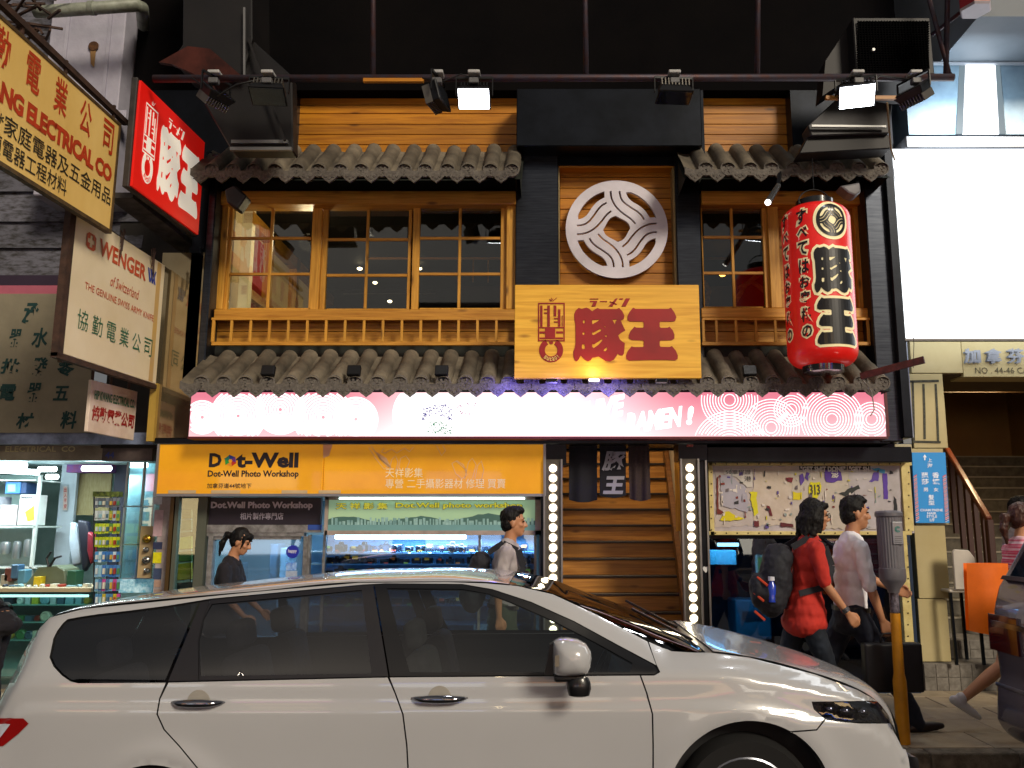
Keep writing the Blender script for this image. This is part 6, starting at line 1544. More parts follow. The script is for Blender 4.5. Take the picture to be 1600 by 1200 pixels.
for r_, y in enumerate((862, 881, 900, 945)):
    x = 512; k = 0
    while x < 828:
        k += 1; c = rnd.choice(tagc); kd = rnd.random() < .5
        p = P(x, y, 8.5 + rnd.uniform(-.06, .12)); s_ = cs[kd]; sc = rnd.uniform(.72, 1.15)
        q = s_.copy(); COL.objects.link(q); q.location = p; q.scale = (sc * .85,) * 3; q.rotation_euler = (0, 0, rnd.uniform(-.4, .4))
        for ch in s_.children:
            w = ch.copy(); COL.objects.link(w); w.parent = q
            for g in ch.children: z = g.copy(); COL.objects.link(z); z.parent = w
        t_ = tagsrc[c].copy(); COL.objects.link(t_); t_.parent = q; t_.location = (rnd.uniform(-.03, .03), -.085, rnd.choice((-.01, .05))); t_.rotation_euler = (rnd.uniform(-.3, .1), 0, rnd.uniform(-.2, .2))
        tag(q, '%s with %s tag, %s from left on the %s showcase shelf' % ('big camera' if kd else 'small camera', colname[c], oi_[k], rown[r_]), 'camera', 'cameras in the showcase'); x += rnd.uniform(14, 21)
for o_ in cs:
    for ch in list(o_.children):
        for g in list(ch.children): bpy.data.objects.remove(g)
        bpy.data.objects.remove(ch)
    bpy.data.objects.remove(o_)
for o_ in tagsrc.values(): bpy.data.objects.remove(o_)
for k, x in enumerate((612, 640, 653, 672)):
    o = MB().lathe(P(x, 859 + (k % 2) * 2, 8.55), [(.012, -.02), (.022, 0), (.012, .025), (.004, .03)], 10).build('spot_bulb', glow('spot_bulb_hot', 'e0f4ff', 14.), None, smooth=True); tag(o, 'small bright spot bulb among the cameras, %s from the left' % oi_[k + 1], 'lamp', 'spot bulbs among the cameras')
o = pbox(740, 975, 800, 1040, 8.33, .004).build('paper_notice', mat('notice_white', 'b0b0a8', .6, col2='70706c', ns=40, cov=.3), None); tag(o, 'white paper notice with small pictures seen through the car window', 'notice')
# twisted plastic strip beside the showcase
o = cloth(842, 852, 775, 1000, 8.3, .03, 1, None).build('plastic_sheet', mat('plastic_wrap', '6a6a70', .15, .3, col2='3a2c30', ns=8), None, smooth=True, noflip=True); tag(o, 'crumpled shiny plastic sheet hanging beside the left bulb strip', 'plastic sheet')

# ================================================================= hoarding with torn posters
hb = thing('poster_hoarding', 'cream framed hoarding covered with torn posters over a dark shop window', 'hoarding', tuple(P(1250, 830, 8.15)))
crm = mat('cream_frame', 'd8c888', .6, col2='b8a464', ns=10, soft=.2, bump=.1)
hbp = mat('hoarding_face', 'b8b0b4', .7, col2='9c9498', ns=6, soft=.25)
pbox(1110, 722, 1425, 833, 8.2, .04).build('hoarding_face', hbp, hb)
for a in ((1108, 722, 1425, 727.5), (1108, 830, 1425, 836), (1108, 722, 1115, 836), (1411, 727, 1425, 830), (1411, 836, 1425, 1072)): pbox(*a, 8.17, .06).build('frame_strip', crm, hb, bevel=.003)
scr = MB().lathe((0, 0, 0), [(.008, 0), (.006, -.004)], 6, 'Y').build('screw', mat('screw', '4a3c28', .6, .5), None)
for k in range(18): piece(scr, hb, P(1118 + k * 17, 724.8, 8.168)); piece(scr, hb, P(1118 + k * 17, 833, 8.168))
for k in range(6): piece(scr, hb, P(1111.5, 738 + k * 18, 8.168)); piece(scr, hb, P(1420, 738 + k * 18, 8.168))
for k in range(12): piece(scr, hb, P(1419, 850 + k * 18, 8.168))
bpy.data.objects.remove(scr)
def torn(poly, c, layer, label=None, c2=None, jag=1.6, seed=0):
    rr = random.Random(seed + len(poly) * 7); lp = []
    for (x, y) in dens(poly, 5): lp.append((x + rr.uniform(-jag, jag), y + rr.uniform(-jag, jag)))
    o = pquad(lp, 8.198 - .002 * layer, .0015).build('poster_scrap', mat('scrap_' + c, c, .7, col2=c2, ns=9, soft=.3, vary=.1), hb); return o
torn([(1118, 728), (1175, 728), (1176, 820), (1118, 825)], 'bcb2b0', 1, c2='a89c94', seed=1)
torn([(1130, 733), (1176, 733), (1176, 760), (1168, 762), (1150, 745), (1132, 741)], 'cac4bc', 5, jag=.6, seed=2)
torn([(1126, 742), (1145, 744), (1165, 762), (1170, 785), (1168, 800), (1128, 790)], 'a8a4b0', 5.4, seed=3)
torn([(1177, 730), (1240, 728), (1242, 820), (1177, 822)], 'c8bcb0', 2, c2='b0a08c', seed=4)
torn([(1236, 728), (1336, 728), (1336, 826), (1238, 826)], 'c2b8ac', 3, c2='a8a094', seed=5)
torn([(1325, 728), (1408, 728), (1408, 826), (1328, 826)], 'b8b2b8', 4, c2='a09a98', seed=6)
torn([(1126, 813), (1132, 801), (1140, 798), (1150, 806), (1163, 810), (1158, 813)], 'd8c810', 6, jag=1.2, seed=7)
torn([(1172, 768), (1183, 768), (1184, 800), (1179, 808), (1175, 790)], 'd4cc20', 6, seed=8)
torn([(1238, 769), (1252, 769), (1253, 781), (1238, 781)], 'd8c818', 6, seed=9)
torn([(1265, 754), (1280, 754), (1284, 765), (1278, 780), (1264, 776), (1262, 766)], 'd8d018', 6, seed=10)
torn([(1120, 745), (1122, 745), (1123, 795), (1130, 800), (1128, 804), (1120, 803)], '70281c', 6, jag=.5, seed=11)
torn([(1228, 746), (1239, 746), (1238, 754), (1229, 752)], '7a2430', 6, jag=.6, seed=12)
torn([(1198, 790), (1203, 790), (1207, 806), (1203, 806)], '6a1c28', 6, jag=.8, seed=13)
torn([(1178, 814), (1186, 814), (1186, 823), (1178, 823)], '6a2028', 6, jag=.6, seed=14)
torn([(1220, 816), (1240, 819), (1240, 823), (1220, 823)], '5c1c24', 6, jag=.6, seed=15)
torn([(1288, 733), (1313, 733), (1315, 750), (1300, 754), (1290, 752)], '5c3c9c', 6, jag=1., seed=16)
torn([(1250, 742), (1256, 740), (1258, 752), (1252, 758)], '5c4098', 6, seed=17); torn([(1259, 738), (1265, 738), (1263, 750), (1259, 748)], '5c4098', 6, seed=18)
torn([(1366, 738), (1373, 738), (1374, 752), (1358, 752)], '6048a0', 6, seed=19)
torn([(1379, 740), (1386, 740), (1388, 780), (1381, 780)], '5a3aa0', 6, jag=.5, seed=20)
torn([(1362, 731), (1384, 733), (1382, 740), (1366, 736)], '50a0d0', 6, seed=21)
torn([(1310, 772), (1340, 758), (1345, 762), (1320, 775)], '2c3030', 6, jag=1.4, seed=22); torn([(1397, 775), (1401, 780), (1402, 800), (1396, 800)], '242428', 6, jag=.6, seed=23)
pbox(1249, 727.5, 1323, 734, 8.182, .002).build('poster_strip', mat('poster_black', '1c181a', .6), hb); pbox(1325, 727.5, 1360, 734, 8.182, .002).build('poster_strip', MATS['poster_black'], hb)
m = MB(); ptext(m, '"GET SH!T DONE"', 1251, 728.5, 1321, 737, 8.18, .05); ptext(m, '"GET SH', 1327, 728.5, 1358, 737, 8.18, .05); m.build('white_lettering', mat('print_white', 'd0ccc8', .6), hb)
m = MB(); ptext(m, '50單程證', 1134, 734, 1173, 741, 8.182, .0); ptext(m, '港', 1163, 744, 1174, 752, 8.182, .0); ptext(m, '313', 1266, 757, 1281, 773, 8.18, .02)
m.build('grey_lettering', mat('print_dark_grey', '3c3838', .6), hb)
m = MB(); ptext(m, '澎', 1299, 735, 1310, 747, 8.18, .03); m.build('pale_character', MATS['print_white'], hb)
rnd = random.Random(9)
for k in range(120):
    x, y = rnd.uniform(1122, 1400), rnd.uniform(732, 822); c = rnd.choice(['7a2c24', '5a4a90', '2c2c30', 'd0c8c0', 'c8c040', '8a9a98', 'd8ccc0', 'e0d8d0', '6a6064'])
    w, h = (rnd.uniform(1.5, 6), rnd.uniform(1, 5)) if k % 4 else (rnd.uniform(.8, 1.6), rnd.uniform(6, 18))
    if y + h > 825: continue
    torn([(x, y), (x + w, y + rnd.uniform(-2, 2)), (x + w, y + h), (x, y + h)], c, 7 + (k % 3) * .3, jag=.8, seed=100 + k)
# dark window below
sw = thing('dark_shop_window', 'dark blue lit shop window behind the two walking men', 'shop window', tuple(P(1250, 1000, 8.3)))
zb_ = ZP
pbox(1110, 836, 1411, 842, 8.24, .08).build('window_frame', black_steel, sw)
pbox(1110, 842, 1411, 1075, 8.28, .006).build('window_pane', glass('dark_glass', '9ab0c0', .06), sw)
xw0, xw1 = xpx(1108, 8.4, 950), xpx(1415, 8.4, 950)
nv = mat('navy_room', '18304c', .7, col2='0c1a30', ns=2, soft=.3)
MB().box(xw0, xw1, 10.2, 10.25, ZP, 2.6).build('rear_wall', nv, sw); MB().box(xw0 - .03, xw0, 8.3, 10.2, ZP, 2.6).build('side_wall', mat('teal_room', '3c7484', .7), sw); MB().box(xw1, xw1 + .05, 8.3, 10.2, ZP, 2.6).build('side_wall', nv, sw)
zc3 = P(1250, 838, 8.3).z
MB().box(xw0, xw1, 8.3, 10.2, zc3 + .02, zc3 + .05).build('ceiling', nv, sw); MB().box(xw0, xw1, 8.3, 10.2, ZP, ZP + .01).build('floor', nv, sw)
pbox(1355, 836, 1411, 1075, 8.35, .05).build('grey_shutter', mat('shutter_grey', '5c5c60', .6, col2='3a3a40', ns=3), sw)
o = MB().tube([P(1121, 851, 8.6), P(1154, 851, 8.6)], .018, 8).build('tube_lamp', glow('tube_cold', 'd0f4ff', 12.), None, smooth=True); tag(o, 'short cold fluorescent tube inside the dark shop window', 'tube lamp')
L_ = bpy.data.lights.new('window_tube_light', 'AREA'); L_.size = .5; L_.energy = 26; L_.color = (.45, .75, 1); q = bpy.data.objects.new('window_tube_light', L_); COL.objects.link(q); q.location = P(1140, 853, 8.7)
pbox(1110, 860, 1150, 882, 8.8, .2).build('teal_panel', mat('teal_panel', '4c98a4', .5), sw)
o = pbox(1182, 867, 1240, 920, 9.0, .04).build('framed_picture', mat('pic_frame_w', 'a0a898', .5), None, bevel=.004); tag(o, 'framed green picture leaning inside the dark shop window', 'picture')
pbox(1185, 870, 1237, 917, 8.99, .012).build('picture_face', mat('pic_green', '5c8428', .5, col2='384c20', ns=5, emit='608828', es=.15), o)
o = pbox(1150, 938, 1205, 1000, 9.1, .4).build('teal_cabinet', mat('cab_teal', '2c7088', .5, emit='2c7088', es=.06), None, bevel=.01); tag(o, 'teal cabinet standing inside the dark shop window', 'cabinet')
MB().box(P(1160, 968, 9.1).x, P(1190, 968, 9.1).x, 9.085, 9.095, P(1170, 968, 9.1).z, P(1170, 955, 9.1).z).build('drawer_front', mat('cab_teal_dark', '16384a', .5), o)
# ================================================================= right neighbour: billboard, stone entrance, stairs
nb = thing('corner_building', 'cream stone building with a stair entrance under the blank white billboard', 'building', (5, 8.5, ZP))
stone = mat('cream_stone', 'b8aa80', .6, col2='a89868', ns=3, soft=.35, bump=.05)
greyblue = mat('grey_blue_metal', '8098a8', .35, .3, col2='64788a', ns=2)
zT = P(1500, 98, 8.0).z
MB().box(xpx(1411, 8.1, 160), 9.5, 8.02, 8.4, P(1500, 210, 8.02).z, zT).build('metal_fascia', greyblue, nb)
MB().box(xpx(1456, 8.1, 50), 9.5, 7.2, 9, zT, zT + 3).build('upper_soffit', mat('soffit_grey', '7a828a', .6, col2='5c646c', ns=1.5, soft=.4), nb)
MB().box(xpx(1411, 7.9, 160), 9.5, 7.9, 8.3, P(1500, 231, 7.9).z, P(1500, 212, 7.9).z).build('billboard_ledge', mat('ledge_steel', '8c9098', .4, .4), nb, bevel=.01)
MB().box(xpx(1411, 7.9, 160), 9.5, 7.96, 8.0, P(1500, 99, 7.96).z, P(1500, 96.5, 7.96).z).build('bright_edge', mat('edge_pale', 'a8acb4', .4, .4), nb)
lp = thing('painted_reflection', 'tall white reflection painted as a glowing patch above the blank billboard', 'painted reflection', tuple(P(1532, 205, 7.98)))  # reflection on the metal fascia, painted as glowing quads with dimmer edges
pquad([(1509, 99), (1555, 99), (1561, 209), (1505, 209)], 8.0, .02).build('reflection_core', glow('reflection_white_hot', 'f6faff', 3.), lp)
pquad([(1500, 99), (1509, 99), (1505, 209), (1494, 209)], 8.005, .02).build('reflection_edge', glow('edge_band', '9ab0bc', .55), lp)
pquad([(1555, 99), (1562, 99), (1572, 209), (1561, 209)], 8.005, .02).build('reflection_edge', glow('edge_band', '9ab0bc'), lp)
L_ = bpy.data.lights.new('fascia_fill', 'AREA'); L_.size = .3; L_.energy = 22; L_.color = (.8, .92, 1); q = bpy.data.objects.new('fascia_fill', L_); COL.objects.link(q); q.location = P(1532, 150, 7.45); q.rotation_euler = (R(90), 0, 0)  # added light brightening the metal fascia, no fixture belongs to it
bb = thing('blank_billboard', 'large blank white glowing billboard at the right', 'billboard', tuple(P(1500, 530, 7.9)))
x0_ = xpx(1400, 7.95, 380)
MB().box(x0_, 9.5, 7.94, 8.02, P(1500, 529, 7.94).z, P(1500, 233, 7.94).z).build('billboard_face', glow('billboard_white', 'f8fcff', 3.2), bb)
MB().box(x0_, 9.5, 7.9, 7.96, P(1500, 532, 7.9).z, P(1500, 528.5, 7.9).z).build('billboard_rim', mat('rim_grey', '8a8a8c', .5), bb)
# stone facing: slabs with joints
def slab(x0, y0, x1, y1, Y=8.5, dep=.3): pbox(x0, y0, x1, y1, Y, dep).build('stone_slab', stone, nb, bevel=.004)
slab(1423, 532, 1503, 583); slab(1504, 532, 1760, 589)
slab(1424, 584, 1477, 700)
slab(1427, 701, 1478, 820); slab(1432, 821, 1480.5, 935); slab(1437, 936, 1483, 1034)
pbox(1405, 532, 1423, 684, 8.45, .2).build('grey_pipe_cover', mat('cover_pale_blue', '8c94a4', .5, col2='7a7c94', ns=4), nb, bevel=.005)
pbox(1400, 668, 1424, 694, 8.3, .2).build('cable_box', mat('cover_grey', '7c828a', .5), nb, bevel=.006)
pbox(1398, 694, 1425, 707, 8.25, .15).build('cable_box', mat('cover_cream', 'b8ae90', .6), nb, bevel=.006); pbox(1378, 694, 1398, 716, 8.2, .2).build('cable_box', black_steel, nb)
# painted over graffiti bars
gr = mat('bar_paint', '2c2c26', .8, col2='4c4a3c', ns=30); g_ = MB()
for a in (((1422, 596), (1467, 595)), ((1426, 596), (1428, 688)), ((1443, 600), (1445, 686)), ((1462, 600), (1466, 690)), ((1426, 690), (1470, 691))):
    g_ = MB(); ribbon(g_, [a[0], ((a[0][0] + a[1][0]) / 2 + .4, (a[0][1] + a[1][1]) / 2), a[1]], 3.6, pf(8.496)); g_.build('painted_bar', gr, nb)
m = MB()
for ch, x0, x1 in (('加', 1507, 1530), ('拿', 1540, 1563), ('芬', 1574, 1598), ('道', 1608, 1632)):
    V, Fs, _ = text2d(ch, .02); a, b = P(x0, 568, 8.47), P(x1, 545, 8.47)
    for w, yy in ((0, 8.45), (1, 8.49)): m.add([(a.x + (b.x - a.x) * u, yy, a.z + (b.z - a.z) * v) for u, v in V], Fs)
m.build('raised_characters', mat('steel_letters', '7c8088', .35, .6), nb)
m = MB(); ptext(m, 'NO . 44-46 CARNARVON ROAD', 1524, 574, 1712, 583.5, 8.493, .0, 0, 1.0); m.build('street_number', mat('engraved', '4a4430', .7), nb)
o = pquad([(1425, 707), (1477, 707), (1483.5, 817), (1431, 817)], 8.46, .02).build('salon_sign', mat('sky_blue', '1c84c8', .45, emit='1c88cc', es=.18, vary=.03), None); tag(o, 'bright blue hair salon sign with white characters and striped edges', 'sign')
m = MB(); Ys = 8.455
for ch, x0, y0, x1, y1 in (('上', 1450, 716, 1456, 722), ('海', 1449, 724, 1457, 731), ('蘊', 1440, 738, 1450, 747), ('莎', 1440, 748, 1451, 757), ('香', 1457, 738, 1467, 747), ('檳', 1457, 748, 1468, 757), ('男', 1443, 762, 1450, 768), ('女', 1459, 762, 1466, 768), ('髮', 1451, 773, 1459, 781), ('型', 1451, 782, 1460, 789)):
    ptext(m, ch, x0, y0, x1, y1, Ys, .015)
ptext(m, 'CHAM PAENE', 1438, 795, 1473, 799, Ys, .02); ptext(m, 'HAIR', 1449, 800, 1463, 804, Ys, .02); ptext(m, 'STYLE', 1448, 805, 1464, 809, Ys, .02); ptext(m, '1/F', 1453, 810, 1460, 815, Ys, .02)
flat([[(1442, 714.5), (1445, 710), (1448, 714.5), (1446, 714.5), (1446, 719), (1444, 719), (1444, 714.5)]], pf(Ys), m)
m.build('white_lettering', mat('salon_white', 'e0e8f0', .5, emit='ffffff', es=.15), o)
def stripes(xa, xb, y0, y1, sl):
    for k in range(12):
        y = y0 + (y1 - y0) * k / 12; h = (y1 - y0) / 12; xo = sl * (y - y0) / (y1 - y0)
        for j, c in ((0, 'c83a44'), (.33, 'd8dce8'), (.5, '2c3a88'), (.83, 'd8dce8')):
            hh_ = h * (.33 if j in (0, .5) else .17); yy_ = y + h * j
            mm_ = MB(); flat([[(xa + xo, yy_), (xb + xo, yy_ - 3), (xb + xo, yy_ - 3 + hh_), (xa + xo, yy_ + hh_)]], pf(Ys - .0005), mm_); mm_.build('stripe', mat('stripe_' + c, c, .5, vary=0), o)
stripes(1427.5, 1432.5, 744, 816, 4); stripes(1473, 1478.5, 744, 816, 4.5)
# entrance recess
xe0, xe1 = xpx(1484, 8.6, 900), 7.2
ze = P(1500, 590, 8.6).z
yel_w = mat('stair_wall', '8c6a34', .7, col2='74542a', ns=2, soft=.4)
MB().box(xe0 - .15, xe0 - .02, 8.82, 13, ZP, ze + 2.7).build('stair_side_wall', yel_w, nb); MB().box(xe1, xe1 + .1, 8.85, 13, ZP, ze + 2.7).build('stair_side_wall', yel_w, nb)
MB().box(xe0 - .1, xe1, 13, 13.1, ZP, ze + 2.6).build('stair_rear_wall', yel_w, nb)
MB().box(xe0 - .1, xe1, 8.56, 9.6, ze + .01, ze + .1).build('entrance_soffit', mat('soffit_brown', '4a3c24', .7), nb)
MB().add([(xe0 - .1, 9.6, ze), (xe1, 9.6, ze), (xe1, 13, ze + 2.4), (xe0 - .1, 13, ze + 2.4)], [(0, 1, 2, 3)]).build('sloped_soffit', yel_w, nb)
MB().box(xe1 + .1, 9.5, 8.5, 8.8, ZP, ze + .01).build('stone_wall', stone, nb)
tile_b = mat('small_tile', '7a746c', .6, col2='5c564e', ns=20, rnd=.12)
zs = ZP
stps = thing('entrance_stairs', 'grey tiled steps and stairs rising inside the right entrance', 'stairs', (xe0, 9, ZP))
z1 = P(1500, 1035, 8.5).z; z2 = P(1500, 1000, 8.75).z
MB().box(xpx(1438, 8.5, 1050), xe1, 8.42, 8.75, ZP - .01, z1).build('step', tile_b, stps, bevel=.004)
MB().box(xe0 - .02, xe1, 8.74, 9.3, ZP - .01, z2).build('step', tile_b, stps, bevel=.004)
for zlo, zhi, Yf, xs, xn in ((ZP, z1, 8.42, xpx(1438, 8.5, 1050), 30), (z1, z2, 8.74, xe0 - .02, 26)):
    hgt = (zhi - zlo); 
    for i in range(14):
        for j in range(2): MB().box(xs + i * .115 + .003, xs + (i + 1) * .115 - .003, Yf - .008, Yf + .004, zlo + hgt * (j * .5) + .004, zlo + hgt * (j + 1) * .5 - .006).build('wall_tile', tile_b, stps)
zz, yy = z2, 9.3
st_m = mat('stair_grey', '5c5648', .7, col2='443e34', ns=10)
for k in range(13):
    MB().box(xe0, xe1, yy, yy + .3, zz - .1, zz + .165).build('stair_step', st_m, stps, bevel=.004); MB().box(xe0, xe1, yy - .012, yy + .03, zz + .15, zz + .168).build('step_edge', mat('edge_pale2', '8a8270', .6), stps); zz += .165; yy += .26
rl = thing('stair_railing', 'dark wooden stair railing with a polished sloping handrail inside the right entrance', 'railing', tuple(P(1515, 900, 9.3)))
ra, rb = P(1480, 703, 10.4), P(1545, 812, 9.0)
MB().bar(ra, rb, .06, .07).build('handrail', mat('handrail_wood', '6a3420', .3, coat=.5), rl, bevel=.01)
for k in range(5):
    q = ra.lerp(rb, (k + .4) / 5); MB().bar(q, Vector((q.x, q.y, q.z - .95)), .05).build('baluster', mat('dark_red_wood', '3a1c14', .5), rl)
q = rb; MB().bar(rb, Vector((rb.x, rb.y, z2)), .07).build('newel_post', mat('dark_red_wood'), rl, bevel=.008)
L_ = bpy.data.lights.new('added_stair_light', 'AREA'); L_.size = .6; L_.energy = 30; L_.color = (1, .74, .4); q = bpy.data.objects.new('added_stair_light', L_); COL.objects.link(q); q.location = (xe0 + 1.0, 10.0, ze + .2)  # warm light and disc added to brighten the dark stair recess
tag(MB().lathe((xe0 + 1.0, 10.0, ze + .24), [(.12, 0), (.12, .04)], 16).build('added_lamp', glow('added_stair_glow', 'ffd8a0', 6.), None), 'round lamp added on the sloped ceiling to brighten the inner stairs', 'lamp')
# plastic chair
chx, chy = P(1503, 985, 8.45), 8.45
ch = thing('plastic_chair', 'white plastic chair standing by the entrance steps', 'chair', (chx.x, chy, z1))
pl = mat('white_plastic', 'c4bcb0', .4)
a, b = P(1489, 921, 8.35), P(1518, 858, 8.35)
MB().prism([(a.x, a.z), (b.x + .02, a.z), (b.x, b.z - .08), (b.x - .05, b.z - .01), (a.x + .02, b.z), (a.x, b.z - .03)], lambda x, z, d_: Vector((x, d_, z)), 8.30, 8.33).build('backrest', pl, ch, bevel=.008)
MB().box(a.x - .05, b.x + .04, 8.33, 8.7, a.z - .03, a.z).build('seat', pl, ch, bevel=.01)
for x in (a.x - .03, b.x + .02):
    for y in (8.35, 8.68): MB().bar((x, y, a.z - .02), (x + (.01 if x > 2 else 0), y, z1 if y < 8.7 else z1), .025).build('leg', black_steel, ch)
# red hexagonal lamp at the top
rx = P(1524, 12, 6.4)
o = thing('red_hanging_lamp', 'red six-sided hanging lamp with a white underside at the top right', 'lamp', tuple(rx))
MB().lathe((rx.x, 6.4, P(1524, 14, 6.4).z), [(.13, 0), (.13, .3)], 6).build('lamp_body', mat('red_lamp_body', 'a01018', .4), o)
MB().lathe((rx.x, 6.4, P(1524, 16, 6.4).z), [(.12, -.01), (.132, .01)], 6).build('underside', mat('underside_white', 'b8b0b8', .5), o)

# ================================================================= parking meter
mt = P(1409, 1162, 6.45); mX = P(1408, 1100, 6.45).x; Z0 = ZP
pm = thing('parking_meter', 'grey round-topped parking meter on a yellow pole at the kerb', 'parking meter', (mX, 6.45, Z0))
zz_ = lambda y: P(1400, y, 6.45).z
yp = mat('meter_yellow', 'd08c08', .55, col2='b07408', ns=12, soft=.3, bump=.1); mg = mat('meter_grey', '6c6a70', .45, .2, col2='5c5a60', ns=5)
MB().lathe((mX, 6.45, Z0), [(.048, 0), (.048, zz_(1064) - Z0), (.038, zz_(1052) - Z0), (.036, zz_(958) - Z0)], 20).build('pole', yp, pm, smooth=.6)
MB().lathe((mX, 6.45, 0), [(.034, zz_(957)), (.034, zz_(922))], 20).build('pole_top', mat('scuffed_metal', '7a7480', .5, .3, col2='2c2024', ns=30), pm, smooth=.6)
MB().lathe((mX, 6.45, 0), [(.04, zz_(926)), (.048, zz_(920)), (.09, zz_(908)), (.097, zz_(903)), (.095, zz_(888)), (.09, zz_(887))], 28).build('lower_cup', mg, pm, smooth=.6)
pr = []
for i in range(56):
    a = 2 * math.pi * i / 56; r_ = .09 + (.002 if i % 2 else -.001) ; pr.append((mX + r_ * math.cos(a), 6.45 + r_ * math.sin(a)))
MB().prism(pr, lambda x, y, z: Vector((x, y, z)), zz_(887), zz_(806)).build('ribbed_body', mg, pm)
MB().lathe((mX, 6.45, 0), [(.094, zz_(808)), (.101, zz_(806)), (.101, zz_(801)), (.09, zz_(798.5)), (.04, zz_(797.5))], 32).build('top_cap', mg, pm, smooth=.6)
a, b = P(1397, 851, 6.34), P(1411, 815, 6.34)
MB().box(a.x, b.x, 6.35, 6.375, a.z, b.z).build('label_plate', mat('meter_plate', '8a8c90', .3, .4), pm, bevel=.006, seg=2)
m = MB(); ca, cb = P(1404, 827, 6.335), .022
for r_ in (.02, .012): 
    pts = [(ca.x + r_ * math.cos(t), ca.z + r_ * math.sin(t)) for t in [R(40 + 280 * i / 12) for i in range(13)]]; ribbon(m, pts, .005, lambda x, z: Vector((x, 6.347, z)))
m.build('teal_emblem', mat('teal_print', '207870', .4), pm)
m = MB(); 
for k in range(4): ribbon(m, [(a.x + .012, b.z - .11 - k * .014), (b.x - .015, b.z - .11 - k * .014)], .003, lambda x, z: Vector((x, 6.348, z)))
tag(m.build('plate_lines', mat('plate_dark', '44464a', .5), pm), kind='stuff')

# ================================================================= silver car at the right edge
sc_ = thing('hatchback_car', 'silver car at the right edge, only its rear corner in the picture', 'car', (4.2, 5.2, 0))
silver = mat('silver_paint', '6c646c', .25, .55, coat=.6, vary=.03)
def prx(x, y, Y=5.95): q = P(x, y, Y); return (q.x, q.z)
prof = [prx(1604, 828), prx(1584, 866), prx(1563, 903), prx(1556, 915), prx(1550, 940), prx(1548, 955), prx(1549, 985), prx(1552, 1015), prx(1556, 1040), prx(1558, 1056), prx(1553, 1066), prx(1553, 1120), prx(1560, 1138), prx(1580, 1152), prx(1620, 1162)]
xe = prof[0][0]
prof = prof + [(prof[-1][0] + .4, .22), (7.1, .2), (7.2, .6), (6.9, .85), (6.0, .98), (5.4, 1.42), (4.2, 1.52), (xe + .2, 1.5)]
YN, YF = 4.25, 5.95
MB().prism(prof, lambda x, z, y: Vector((x, y, z)), YN, YF).build('body', silver, sc_, bevel=.06, seg=4, smooth=.9)
def rface(px, py, Y, o=-.012):
    """point on the rear face at depth Y, height of the traced profile"""
    z = P(px, py, YF).z; best = None
    for (xa, za), (xb, zb_) in zip(prof[:14], prof[1:15]):
        if min(za, zb_) - 1e-6 <= z <= max(za, zb_) + 1e-6 and abs(za - zb_) > 1e-6: best = xa + (xb - xa) * (z - za) / (zb_ - za)
    return Vector(((best if best is not None else prof[5][0]) + o, Y, z))
def rpatch(nm, y0, y1, ya, yb, m, o=-.012):
    mb = MB(); n = 8; 
    for i in range(n + 1):
        py = y0 + (y1 - y0) * i / n
        for Y in (ya, yb): mb.v.append(tuple(rface(1560, py, Y, o)))
        mb.v.append(tuple(rface(1560, py, yb, .03))); mb.v.append(tuple(rface(1560, py, ya, .03)))
    for i in range(n):
        a = i * 4
        for k in range(4): mb.f.append((a + k, a + (k + 1) % 4, a + 4 + (k + 1) % 4, a + 4 + k))
    mb.f += [(0, 1, 2, 3), (n * 4 + 3, n * 4 + 2, n * 4 + 1, n * 4)]
    return mb.build(nm, m, sc_, smooth=.8)
rpatch('rear_window', 838, 898, YN + .15, YF - .12, mat('car_dark_glass', '14202a', .05, coat=1))
rpatch('window_trim', 898, 904, YN + .1, YF - .06, trim_black, -.03)
rpatch('tail_light', 958, 1014, YF - .34, YF + .012, mat('tail_dark_red', '4a0a0c', .12, coat=1), -.014); rpatch('tail_light', 958, 1014, YN - .012, YN + .34, MATS['tail_dark_red'], -.014)
rpatch('chrome_strip', 968, 976, YN + .2, YF - .04, chrome, -.022)
rpatch('bumper_crease', 1064, 1069, YN + .02, YF - .03, mat('silver_dark', '4a444a', .3, .5), -.006)
for (X, Y) in ((3.95, 4.4), (3.95, 5.82), (6.4, 4.4), (6.4, 5.82)):
    MB().lathe((X, Y, .31), [(.2, .1), (.3, .1), (.31, .06), (.31, -.06), (.3, -.1), (.2, -.1)], 28, 'Y').build('wheel', tyre_m, sc_, smooth=.6)

